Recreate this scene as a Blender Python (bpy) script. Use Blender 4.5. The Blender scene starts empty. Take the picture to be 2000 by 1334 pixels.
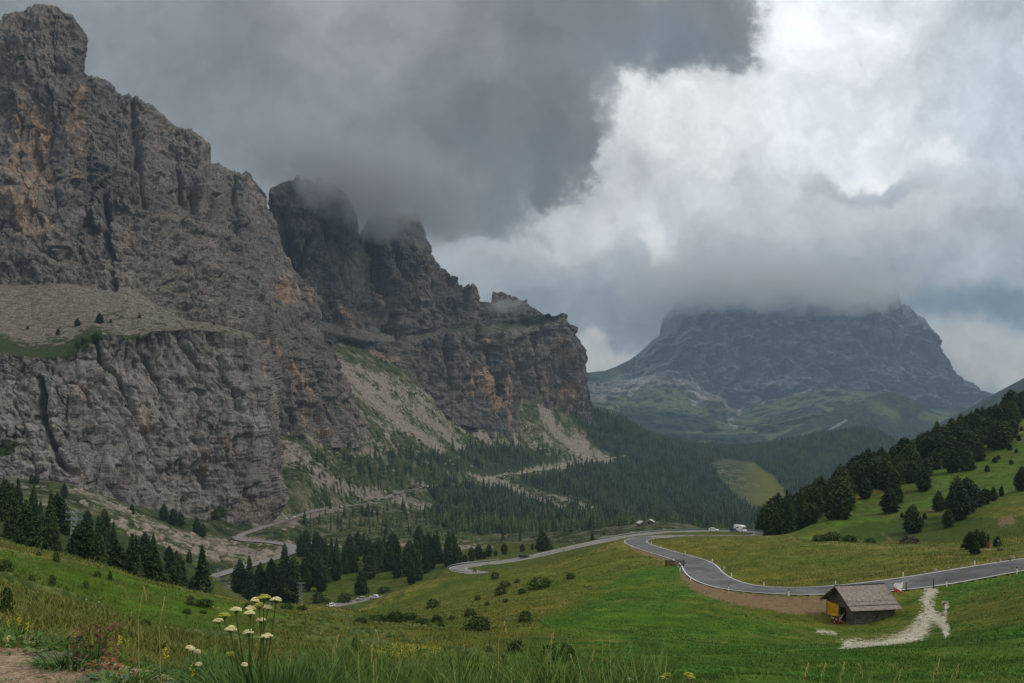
import bpy, math, random
import numpy as np
from mathutils import Vector
R = math.radians
random.seed(7)
rng = np.random.default_rng(11)
S = bpy.context.scene
C = S.collection
F, HZ = 1611.0, 830.0          # focal length and horizon row of the 2000 x 1334 photograph

# ------------------------------------------------------------------ camera
cam = bpy.data.objects.new('camera', bpy.data.cameras.new('camera'))
C.objects.link(cam)
cam.location = (0, 0, 0); cam.rotation_euler = (R(90), 0, 0)
cam.data.sensor_width = 36.0; cam.data.lens = 36.0*F/2000.0
cam.data.shift_y = (HZ-667.0)/2000.0
cam.data.clip_start = 0.3; cam.data.clip_end = 60000
S.camera = cam
S.view_settings.view_transform = 'Standard'; S.view_settings.look = 'None'
S.view_settings.exposure = 0.62; S.view_settings.gamma = 1.0
S.render.film_transparent = False
S.cycles.volume_bounces = 1
S.cycles.max_bounces = 6
S.cycles.use_denoising = True
S.cycles.volume_step_rate = 4.0

# ------------------------------------------------------------------ node helpers
class NT:
    """small wrapper that builds math graphs"""
    def __init__(s, tree): s.t = tree; s.n = tree.nodes; s.l = tree.links
    def node(s, typ, **kw):
        n = s.n.new(typ)
        for k, v in kw.items(): setattr(n, k, v)
        return n
    def put(s, sock, v):
        if isinstance(v, (int, float)):
            if sock.type == 'RGBA': sock.default_value = (v, v, v, 1)
            elif sock.type == 'VECTOR': sock.default_value = (v, v, v)
            else: sock.default_value = v
        elif isinstance(v, (tuple, list)):
            if sock.type == 'RGBA' and len(v) == 3: v = (*v, 1)
            sock.default_value = v
        else: s.l.new(v, sock)
    def m(s, op, a, b=0.0, c=None, clamp=False):
        n = s.node('ShaderNodeMath', operation=op, use_clamp=clamp)
        s.put(n.inputs[0], a); s.put(n.inputs[1], b)
        if c is not None: s.put(n.inputs[2], c)
        return n.outputs[0]
    def vm(s, op, a, b=(0, 0, 0)):
        n = s.node('ShaderNodeVectorMath', operation=op)
        s.put(n.inputs[0], a)
        if op == 'SCALE': s.put(n.inputs['Scale'], b)
        else: s.put(n.inputs[1], b)
        return n.outputs[0]
    def comb(s, x, y, z=0.0):
        n = s.node('ShaderNodeCombineXYZ')
        for i, v in enumerate((x, y, z)): s.put(n.inputs[i], v)
        return n.outputs[0]
    def sep(s, v):
        n = s.node('ShaderNodeSeparateXYZ'); s.put(n.inputs[0], v); return n.outputs
    def noise(s, vec, scale=1.0, detail=6.0, rough=0.55, color=False, lac=2.0, dist=0.0):
        n = s.node('ShaderNodeTexNoise')
        s.put(n.inputs['Vector'], vec)
        n.inputs['Scale'].default_value = scale; n.inputs['Detail'].default_value = detail
        n.inputs['Roughness'].default_value = rough; n.inputs['Lacunarity'].default_value = lac
        n.inputs['Distortion'].default_value = dist
        return n.outputs['Color' if color else 'Fac']
    def voro(s, vec, scale=1.0, feature='F1', out='Distance', rand=1.0):
        n = s.node('ShaderNodeTexVoronoi', feature=feature)
        s.put(n.inputs['Vector'], vec); n.inputs['Scale'].default_value = scale
        n.inputs['Randomness'].default_value = rand
        return n.outputs[out]
    def smooth(s, v, a, b, lo=0.0, hi=1.0):
        n = s.node('ShaderNodeMapRange', interpolation_type='SMOOTHSTEP')
        s.put(n.inputs[0], v); s.put(n.inputs[1], a); s.put(n.inputs[2], b)
        s.put(n.inputs[3], lo); s.put(n.inputs[4], hi)
        return n.outputs[0]
    def mix(s, f, a, b, blend='MIX'):
        n = s.node('ShaderNodeMix', data_type='RGBA', blend_type=blend)
        s.put(n.inputs[0], f); s.put(n.inputs[6], a); s.put(n.inputs[7], b)
        return n.outputs[2]
    def ramp(s, v, stops):
        n = s.node('ShaderNodeValToRGB'); s.put(n.inputs[0], v)
        e = n.color_ramp.elements
        while len(e) < len(stops): e.new(0.5)
        for el, (p, c) in zip(e, stops):
            el.position = p; el.color = (*c, 1) if len(c) == 3 else c
        return n.outputs[0]

def lin(c): return tuple(((x/255+0.055)/1.055)**2.4 if x > 10 else x/255/12.92 for x in c)

# ------------------------------------------------------------------ world
SUN_EL, SUN_AZ = 48.0, 104.0      # azimuth measured from the view direction (+Y) towards the right (+X)
W = bpy.data.worlds.new('World'); S.world = W; W.use_nodes = True
w = NT(W.node_tree); w.n.clear()
sky = w.node('ShaderNodeTexSky', sky_type='NISHITA', sun_disc=False)
sky.sun_elevation = R(SUN_EL); sky.sun_rotation = R(SUN_AZ)
sky.altitude = 2100
tc = w.node('ShaderNodeTexCoord').outputs['Generated']
dx, dy, dz = w.sep(tc)
yy = w.m('MAXIMUM', w.m('ABSOLUTE', dy), 0.18)
X = w.m('MULTIPLY_ADD', w.m('DIVIDE', dx, yy), F/1000, 1.0)
Y = w.m('MULTIPLY_ADD', w.m('DIVIDE', dz, yy), -F/1000, HZ/1000)
P2 = w.comb(X, Y)
wc = w.noise(P2, 2.6, 7, 0.56, color=True)
wv = w.vm('SCALE', w.vm('SUBTRACT', wc, (0.5, 0.5, 0.5)), 0.34)
wc2 = w.noise(P2, 8.0, 9, 0.66, color=True)
wv2 = w.vm('SCALE', w.vm('SUBTRACT', wc2, (0.5, 0.5, 0.5)), 0.13)
PW = w.vm('ADD', w.vm('ADD', P2, wv), wv2)
PX, PY, _ = w.sep(PW)
def ell(cx, cy, rx, ry, rot=0.0, px=PX, py=PY):
    a = w.m('SUBTRACT', px, cx); b = w.m('SUBTRACT', py, cy)
    if rot:
        c_, s_ = math.cos(R(rot)), math.sin(R(rot))
        a, b = (w.m('ADD', w.m('MULTIPLY', a, c_), w.m('MULTIPLY', b, s_)),
                w.m('SUBTRACT', w.m('MULTIPLY', b, c_), w.m('MULTIPLY', a, s_)))
    a = w.m('DIVIDE', a, rx); b = w.m('DIVIDE', b, ry)
    return w.m('SQRT', w.m('ADD', w.m('MULTIPLY', a, a), w.m('MULTIPLY', b, b)))
col = w.mix(0.12, lin((178, 186, 193)), w.vm('SCALE', sky.outputs[0], 0.09))
def paint(cx, cy, rx, ry, c, k=1.0, soft=0.5, rot=0.0):
    global col
    f = w.smooth(ell(cx, cy, rx, ry, rot), 1+soft, max(0.0, 1-soft), 0.0, k)
    col = w.mix(f, col, lin(c))
CLOUDS = [  # centre, radii (in thousands of photo pixels at the horizon scale), colour, strength, softness, tilt
    (1.62, 0.16, 0.40, 0.30, (219, 222, 226), 1.0, 0.6, 0),
    (1.34, 0.29, 0.22, 0.17, (217, 219, 220), 0.95, 0.5, 20),
    (1.30, 0.20, 0.12, 0.10, (228, 229, 230), 0.8, 0.6, 0),
    (1.93, 0.22, 0.13, 0.20, (184, 191, 197), 0.75, 0.6, 0),
    (2.05, 0.10, 0.25, 0.20, (182, 190, 197), 0.7, 0.6, 0),
    (1.60, 0.42, 0.45, 0.09, (200, 202, 205), 0.9, 0.7, 0),
    (1.10, 0.44, 0.20, 0.08, (208, 208, 208), 0.8, 0.6, -30),
    (1.30, 0.53, 0.30, 0.07, (166, 168, 170), 0.9, 0.7, 0),
    (1.18, 0.60, 0.24, 0.06, (142, 147, 151), 0.9, 0.6, 0),
    (1.56, 0.585, 0.30, 0.06, (126, 133, 139), 0.9, 0.8, 0),
    (1.95, 0.60, 0.24, 0.045, (118, 130, 140), 0.9, 0.6, -6),
    (1.90, 0.43, 0.12, 0.05, (190, 194, 198), 0.7, 0.7, 0),
    (1.83, 0.54, 0.10, 0.05, (190, 194, 197), 0.7, 0.6, 0),
    (1.70, 0.345, 0.10, 0.022, (160, 166, 173), 0.75, 0.6, 0),
    (1.15, 0.69, 0.16, 0.03, (214, 211, 205), 0.9, 0.7, 0),
    (1.98, 0.72, 0.24, 0.06, (216, 213, 207), 1.0, 0.7, 0),
    (1.71, 0.305, 0.055, 0.018, (236, 236, 237), 0.8, 0.4, 0), (1.85, 0.285, 0.05, 0.025, (222, 224, 228), 0.7, 0.5, 0), (1.40, 0.31, 0.035, 0.022, (240, 240, 240), 0.8, 0.5, 0), (1.22, 0.185, 0.06, 0.04, (238, 238, 238), 0.8, 0.5, 0), (1.30, 0.47, 0.022, 0.045, (226, 225, 222), 0.7, 0.5, 0), (1.62, 0.05, 0.14, 0.08, (226, 228, 230), 0.6, 0.7, 0), (1.52, 0.33, 0.13, 0.05, (190, 192, 196), 0.6, 0.6, 10), (1.27, 0.33, 0.05, 0.05, (196, 197, 199), 0.6, 0.6, 0),
    (0.86, 0.52, 0.10, 0.08, (170, 171, 171), 0.8, 0.7, 0),
]
for c_ in CLOUDS: paint(*c_[:4], c_[4], *c_[5:])
# the dark storm cloud: union of lobes, one soft torn edge
d = ell(0.30, 0.02, 0.82, 0.44)
for e in [(0.88, 0.08, 0.36, 0.36, 0), (1.08, 0.03, 0.36, 0.15, 4), (1.34, 0.05, 0.15, 0.12, -25), (1.10, 0.25, 0.085, 0.14, 8), (0.86, 0.36, 0.17, 0.10, 10), (0.66, 0.40, 0.20, 0.07, 8)]:
    d = w.m('MINIMUM', d, ell(*e))
core = w.m('ADD', w.m('MULTIPLY', w.smooth(d, 1.40, 0.70), 0.5), w.m('MULTIPLY', w.smooth(w.m('ADD', d, w.m('MULTIPLY', w.m('SUBTRACT', w.noise(P2, 18, 9, 0.7), 0.5), 0.5)), 1.12, 0.88), 0.5))
body = w.noise(PW, 2.2, 5, 0.5)
dark = w.ramp(body, [(0.34, lin((94, 95, 96))), (0.5, lin((116, 116, 117))), (0.66, lin((140, 141, 142)))])
dark = w.mix(w.smooth(ell(0.12, 0.06, 0.30, 0.30), 1.5, 0.2, 0, 0.6), dark, lin((134, 137, 139)))
dark = w.mix(w.smooth(ell(1.30, 0.12, 0.25, 0.10), 1.4, 0.3, 0, 0.6), dark, lin((104, 112, 120)))
dark = w.mix(w.smooth(ell(0.95, 0.32, 0.30, 0.12), 1.4, 0.3, 0, 0.6), dark, lin((92, 95, 96)))
col = w.mix(core, col, dark)
# fine billows
fine = w.noise(PW, 5.5, 8, 0.6)
amp = w.smooth(core, 0.0, 1.0, 1.25, 0.60)
fac = w.m('ADD', 1.0, w.m('MULTIPLY', w.m('SUBTRACT', fine, 0.5), amp))
fac = w.m('MULTIPLY', fac, w.m('ADD', 1.0, w.m('MULTIPLY', w.m('SUBTRACT', w.noise(PW, 15, 7, 0.62), 0.5), 0.40)))
col = w.vm('SCALE', col, fac)
# brighter cloud deck overhead and behind the photographer
up = w.smooth(dz, 0.50, 0.85, 0.0, 1.0)
back = w.smooth(dy, 0.15, -0.25, 0.0, 1.0)
deck = w.vm('SCALE', w.ramp(w.noise(tc, 2.2, 5, 0.5), [(0.3, lin((190, 194, 200))), (0.7, lin((228, 228, 228)))]), 0.85)
col = w.mix(w.m('MAXIMUM', w.m('MULTIPLY', up, 0.8), back), col, deck)
col = w.vm('SCALE', col, 1.0)
# below the horizon: ground bounce colour
col = w.mix(w.smooth(dz, -0.02, -0.10), col, lin((84, 89, 90)))
bg = w.node('ShaderNodeBackground'); w.put(bg.inputs[0], col); bg.inputs[1].default_value = 1.0
w.l.new(bg.outputs[0], w.node('ShaderNodeOutputWorld').inputs[0])

sun_d = bpy.data.lights.new('sun', 'SUN'); sun_d.energy = 1.5; sun_d.angle = R(14); sun_d.color = (1.0, 0.95, 0.87)
sun = bpy.data.objects.new('sun', sun_d); C.objects.link(sun)
_dir = Vector((math.sin(R(SUN_AZ))*math.cos(R(SUN_EL)), math.cos(R(SUN_AZ))*math.cos(R(SUN_EL)), math.sin(R(SUN_EL))))
sun.rotation_euler = _dir.to_track_quat('Z', 'Y').to_euler()
sun.location = _dir*300

# ------------------------------------------------------------------ numpy noise
def _hash(ix, iy, iz):
    h = (ix.astype(np.uint32)*np.uint32(374761393) + iy.astype(np.uint32)*np.uint32(668265263) + iz.astype(np.uint32)*np.uint32(2147483647))
    h = (h ^ (h >> np.uint32(13)))*np.uint32(1274126177)
    return h ^ (h >> np.uint32(16))
_G = rng.normal(size=(256, 3)).astype(np.float32); _G /= np.linalg.norm(_G, axis=1)[:, None]
def pn(x, y, z):
    x = np.asarray(x, np.float32); y = np.asarray(y, np.float32); z = np.asarray(z, np.float32)
    x, y, z = np.broadcast_arrays(x, y, z)
    fx, fy, fz = np.floor(x), np.floor(y), np.floor(z)
    ix, iy, iz = fx.astype(np.int64), fy.astype(np.int64), fz.astype(np.int64)
    x = x-fx; y = y-fy; z = z-fz
    ux, uy, uz = x*x*(3-2*x), y*y*(3-2*y), z*z*(3-2*z)
    out = 0
    for a in (0, 1):
        wx = ux if a else 1-ux
        for b in (0, 1):
            wy = uy if b else 1-uy
            for c in (0, 1):
                wz = uz if c else 1-uz
                g = _G[_hash(ix+a, iy+b, iz+c) & np.uint32(255)]
                out = out + wx*wy*wz*(g[..., 0]*(x-a)+g[..., 1]*(y-b)+g[..., 2]*(z-c))
    return out*1.5
def fbm(x, y, z, octv=4, gain=0.5, lac=2.03):
    s = 0; a = 1.0
    for i in range(octv):
        s = s+a*pn(x+17.3*i, y-9.1*i, z+5.7*i); a *= gain; x = x*lac; y = y*lac; z = z*lac
    return s
def ridged(x, y, z, octv=4, gain=0.5, lac=2.1):
    s = 0; a = 1.0
    for i in range(octv):
        s = s+a*(1-2*np.abs(pn(x+11.3*i, y+3.1*i, z-7.7*i))); a *= gain; x = x*lac; y = y*lac; z = z*lac
    return s

def worley(x, y, z):
    """nearest-cell random value and F2-F1 distance (blocky fracture)"""
    fx, fy, fz = np.floor(x).astype(np.int64), np.floor(y).astype(np.int64), np.floor(z).astype(np.int64)
    f1 = np.full(x.shape, 9.0, np.float32); f2 = f1.copy(); val = np.zeros(x.shape, np.float32)
    for a in (-1, 0, 1):
        for b in (-1, 0, 1):
            for c in (-1, 0, 1):
                h = _hash(fx+a, fy+b, fz+c)
                rx = (h & np.uint32(255))/255.0; ry = ((h >> np.uint32(8)) & np.uint32(255))/255.0; rz = ((h >> np.uint32(16)) & np.uint32(255))/255.0
                d = ((fx+a+rx-x)**2+(fy+b+ry-y)**2+(fz+c+rz-z)**2).astype(np.float32)
                nw = d < f1
                f2 = np.where(nw, f1, np.minimum(f2, d)); val = np.where(nw, ((h >> np.uint32(24)) & np.uint32(255))/255.0, val); f1 = np.where(nw, d, f1)
    return val, np.sqrt(f2)-np.sqrt(f1)

# ------------------------------------------------------------------ mesh helpers
def mesh_np(name, V, faces, mats=(), attrs=None, smooth=False, mat_idx=None):
    me = bpy.data.meshes.new(name)
    V = np.asarray(V, np.float32); faces = np.asarray(faces, np.int32)
    n, k = faces.shape
    me.vertices.add(len(V)); me.vertices.foreach_set('co', V.ravel())
    me.loops.add(n*k); me.loops.foreach_set('vertex_index', faces.ravel())
    me.polygons.add(n)
    me.polygons.foreach_set('loop_start', np.arange(0, n*k, k, dtype=np.int32))
    me.polygons.foreach_set('loop_total', np.full(n, k, np.int32))
    if smooth: me.polygons.foreach_set('use_smooth', np.ones(n, bool))
    for m in mats: me.materials.append(m)
    if mat_idx is not None: me.polygons.foreach_set('material_index', np.asarray(mat_idx, np.int32))
    me.update(calc_edges=True)
    for an, arr in (attrs or {}).items():
        at = me.color_attributes.new(an, 'FLOAT_COLOR', 'POINT')
        if arr.shape[1] == 3: arr = np.concatenate([arr, np.ones((len(arr), 1))], 1)
        at.data.foreach_set('color', np.asarray(arr, np.float32).ravel())
    return me
def link(name, me, parent=None, **props):
    o = bpy.data.objects.new(name, me); C.objects.link(o)
    if parent is not None: o.parent = parent
    for k, v in props.items():
        if v is not None: o[k] = v
    return o
def grid_faces(nr, nc):
    i = np.arange(nr-1)[:, None]*nc+np.arange(nc-1)[None, :]
    i = i.ravel()
    return np.stack([i, i+1, i+nc+1, i+nc], 1)
def in_poly(px, py, poly):
    inside = np.zeros(px.shape, bool)
    n = len(poly)
    for i in range(n):
        x1, y1 = poly[i]; x2, y2 = poly[(i+1) % n]
        if y1 == y2: continue
        c = ((y1 > py) != (y2 > py)) & (px < (x2-x1)*(py-y1)/(y2-y1)+x1)
        inside ^= c
    return inside
def seg_dist(px, py, pts):
    """distance to a polyline"""
    best = np.full(px.shape, 1e9)
    for (x1, y1), (x2, y2) in zip(pts[:-1], pts[1:]):
        ex, ey = x2-x1, y2-y1; L = ex*ex+ey*ey+1e-9
        t = np.clip(((px-x1)*ex+(py-y1)*ey)/L, 0, 1)
        best = np.minimum(best, np.hypot(px-x1-t*ex, py-y1-t*ey))
    return best
def sstep(x, a, b):
    t = np.clip((x-a)/(b-a), 0, 1); return t*t*(3-2*t)
def W3(px, py, Yd): return ((px-1000)/F*Yd, Yd, (HZ-py)/F*Yd)
def catmull(pts, step=1.5):
    P = np.array(pts, float); P = np.vstack([2*P[0]-P[1], P, 2*P[-1]-P[-2]])
    out = []
    for i in range(1, len(P)-2):
        p0, p1, p2, p3 = P[i-1:i+3]
        n = max(2, int(np.linalg.norm(p2-p1)/step))
        t = np.linspace(0, 1, n, endpoint=False)[:, None]
        # centripetal-like: limit tangents to chord
        c = np.linalg.norm(p2-p1)
        m1 = (p2-p0)/(np.linalg.norm(p2-p1)+np.linalg.norm(p1-p0)+1e-9)*c
        m2 = (p3-p1)/(np.linalg.norm(p3-p2)+np.linalg.norm(p2-p1)+1e-9)*c
        out.append((2*t**3-3*t**2+1)*p1+(t**3-2*t**2+t)*m1+(-2*t**3+3*t**2)*p2+(t**3-t**2)*m2)
    out.append(P[-2][None]); return np.vstack(out)

# ------------------------------------------------------------------ materials
def new_mat(name, rough=0.9, spec=0.2):
    m = bpy.data.materials.new(name); m.use_nodes = True
    t = NT(m.node_tree); b = m.node_tree.nodes['Principled BSDF']
    b.inputs['Roughness'].default_value = rough
    b.inputs['Specular IOR Level'].default_value = spec
    return m, t, b
def bump(t, b, h, dist=1.0, strength=1.0):
    n = t.node('ShaderNodeBump'); n.inputs['Strength'].default_value = strength
    n.inputs['Distance'].default_value = dist; t.put(n.inputs['Height'], h)
    t.l.new(n.outputs[0], b.inputs['Normal'])
def simple(name, c, rough=0.7, spec=0.3, var=0.25, scale=6.0, metal=0.0, bmp=0.0):
    m, t, b = new_mat(name, rough, spec)
    v = t.node('ShaderNodeTexCoord').outputs['Object']
    n = t.noise(v, scale, 5, 0.6)
    f = t.smooth(n, 0.3, 0.7, 1-var, 1+var)
    t.put(b.inputs['Base Color'], t.vm('SCALE', lin(c), f)); b.inputs['Metallic'].default_value = metal
    if bmp: bump(t, b, n, bmp, 1.0)
    return m

def rock_material(name, px_m, tone=(0.150, 0.131, 0.114), warm=(0.32, 0.21, 0.135), green=(0.045, 0.062, 0.018)):
    """px_m: metres per photo pixel at the rock's distance, so grain stays visible. attribute msk: R scree, G green, B warm, A pale"""
    m, t, b = new_mat(name, 0.95, 0.1)
    g = t.node('ShaderNodeNewGeometry'); pos = g.outputs['Position']
    at = t.node('ShaderNodeAttribute', attribute_name='msk')
    r_, g_, b_ = t.sep(at.outputs['Color']); a_ = at.outputs['Alpha']
    nz = t.sep(g.outputs['Normal'])[2]
    st = t.vm('MULTIPLY', pos, (1, 1, 0.22))                 # vertically stretched
    fl = t.vm('MULTIPLY', pos, (0.5, 0.5, 2.6))              # strata
    n1 = t.noise(st, 0.018/px_m*0.5, 6, 0.62); n2 = t.noise(st, 0.12/px_m*0.5, 6, 0.65); n3 = t.noise(pos, 0.9/px_m*0.5, 4, 0.7)
    n4 = t.noise(fl, 0.10/px_m*0.5, 5, 0.65)
    mixn = t.m('ADD', t.m('MULTIPLY', n1, 0.35), t.m('ADD', t.m('MULTIPLY', n2, 0.35), t.m('MULTIPLY', n4, 0.3)))
    base = t.ramp(mixn, [(0.36, tuple(x*0.55 for x in tone)), (0.45, tuple(x*0.85 for x in tone)), (0.53, tuple(x*1.05 for x in tone)), (0.63, tuple(x*1.6 for x in tone))])
    lg_ = t.noise(st, 0.006/px_m*0.5, 4, 0.6)
    base = t.mix(1.0, base, t.ramp(lg_, [(0.38, (0.66, 0.68, 0.72)), (0.5, (1, 1, 1)), (0.62, (1.32, 1.27, 1.2))]), 'MULTIPLY')
    # water-dark streaks and pale washed streaks down the wall
    stv = t.noise(t.vm('MULTIPLY', pos, (1, 1, 0.06)), 0.20/px_m*0.5, 4, 0.6)
    base = t.mix(t.smooth(stv, 0.50, 0.66, 0, 0.5), base, tuple(x*0.38 for x in tone))
    base = t.mix(t.smooth(stv, 0.46, 0.34, 0, 0.35), base, tuple(x*1.7 for x in tone))
    vc1 = t.voro(t.vm('ADD', t.vm('MULTIPLY', pos, (1, 1, 0.30)), t.vm('SCALE', t.noise(pos, 0.12/px_m*0.5, 3, 0.6, color=True), 7*px_m)), 0.075/px_m*0.5, 'DISTANCE_TO_EDGE')
    base = t.mix(t.m('MULTIPLY', t.smooth(vc1, 0.045, 0.0), t.smooth(n1, 0.44, 0.56, 0, 0.75)), base, tuple(x*0.22 for x in tone))
    zz_ = t.m('ADD', t.sep(pos)[2], t.m('MULTIPLY', n1, 30*px_m))
    bed = t.m('FRACT', t.m('DIVIDE', zz_, 9.0*px_m+1.0)); base = t.mix(t.m('MULTIPLY', t.smooth(bed, 0.16, 0.02), t.smooth(n2, 0.47, 0.58, 0, 0.6)), base, tuple(x*0.3 for x in tone))
    cv = t.m('ABSOLUTE', t.m('SUBTRACT', t.noise(t.vm('MULTIPLY', pos, (1, 1, 0.07)), 0.075/px_m*0.5, 5, 0.55), 0.5))
    base = t.mix(t.m('MULTIPLY', t.smooth(cv, 0.013, 0.002), t.smooth(n4, 0.45, 0.56, 0, 0.75)), base, tuple(x*0.22 for x in tone))
    # warm dolomite: where the mask says and noise agrees
    wn = t.noise(t.vm('MULTIPLY', pos, (1, 1, 0.30)), 0.05/px_m*0.5, 6, 0.68)
    wf = t.smooth(t.m('ADD', wn, t.m('MULTIPLY', b_, 0.28)), 0.66, 0.80, 0, 0.85)
    wcol = t.mix(t.smooth(n2, 0.35, 0.65), tuple(x*0.55 for x in warm), tuple(x*1.25 for x in warm))
    base = t.mix(wf, base, wcol)
    base = t.mix(t.m('MULTIPLY', a_, t.smooth(n2, 0.40, 0.56, 0.15, 0.85)), base, (0.30, 0.285, 0.265))
    # scree
    sn = t.noise(pos, 0.35/px_m*0.5, 6, 0.7)
    sc = t.ramp(sn, [(0.38, (0.085, 0.072, 0.056)), (0.5, (0.155, 0.132, 0.106)), (0.62, (0.26, 0.228, 0.19))])
    base = t.mix(t.smooth(t.m('ADD', r_, t.m('MULTIPLY', t.m('SUBTRACT', n2, 0.5), 0.8)), 0.35, 0.65), base, sc)
    # plants on flat places
    gn = t.noise(pos, 0.11/px_m*0.5, 5, 0.65)
    gf = t.smooth(t.m('ADD', t.m('MULTIPLY', t.m('SUBTRACT', gn, 0.5), 1.6), g_), 0.42, 0.62)
    gf2 = t.m('MULTIPLY', t.smooth(nz, 0.50, 0.72), t.smooth(gn, 0.5, 0.62, 0, 0.55))
    gcol = t.ramp(n3, [(0.35, tuple(x*0.45 for x in green)), (0.55, green), (0.7, tuple(x*1.5 for x in green))])
    base = t.mix(t.m('MAXIMUM', gf, gf2), base, gcol)
    t.put(b.inputs['Base Color'], base)
    vor = vc1; _v = t.voro(t.vm('MULTIPLY', pos, (1, 1, 0.55)), 0.14/px_m*0.5, 'DISTANCE_TO_EDGE')
    h = t.m('ADD', t.m('MULTIPLY', n2, 5.0), t.m('ADD', t.m('MULTIPLY', n3, 1.1), t.m('ADD', t.m('MULTIPLY', n4, 3.2), t.m('MULTIPLY', t.smooth(vor, 0.0, 0.10), 0.8))))
    bump(t, b, h, px_m*2.4, 1.0)
    return m

# ------------------------------------------------------------------ lofted mountains
def loft(curves, rows, px0, px1, step):
    """curves: list of [(px, py, Y)...] from the foot up; returns grids of px, py, Y, t"""
    cols = np.arange(px0, px1+step, step)
    K = []
    for c in curves:
        a = np.array(c, float); K.append((np.interp(cols, a[:, 0], a[:, 1]), np.interp(cols, a[:, 0], a[:, 2])))
    py, Yd, T = [], [], []
    for k in range(len(K)-1):
        n = rows[k]; last = k == len(K)-2
        for i in range(n+(1 if last else 0)):
            f = i/n
            py.append(K[k][0]*(1-f)+K[k+1][0]*f); Yd.append(K[k][1]*(1-f)+K[k+1][1]*f); T.append(np.full(len(cols), k+f))
    return np.tile(cols, (len(py), 1)), np.array(py), np.array(Yd), np.array(T)
def grid_normals(P):
    du = np.gradient(P, axis=1); dv = np.gradient(P, axis=0)
    N = np.cross(du, dv); N /= np.linalg.norm(N, axis=2, keepdims=True)+1e-9
    return N
def blur(A, k):
    if k < 1: return A
    pad = [(k, k), (0, 0)]+[(0, 0)]*(A.ndim-2)
    B = np.cumsum(np.pad(A, [(k+1, k)]+[(0, 0)]*(A.ndim-1), mode='edge'), 0); A = (B[2*k+1:]-B[:-2*k-1])/(2*k+1)
    B = np.cumsum(np.pad(A, [(0, 0), (k+1, k)]+[(0, 0)]*(A.ndim-2), mode='edge'), 1); return (B[:, 2*k+1:]-B[:, :-2*k-1])/(2*k+1)

def carve(px, py, lines):
    """sum of gullies: (polyline, half width px, depth m)"""
    d = np.zeros(px.shape)
    jx = 9*fbm(px/45, py/45, 3.3, 3); jy = 6*fbm(px/45, py/45, 9.3, 3)
    for pts, wd, dep in lines:
        d += dep*np.exp(-(seg_dist(px+jx, py+jy, pts)/wd)**2)
    return d

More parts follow.
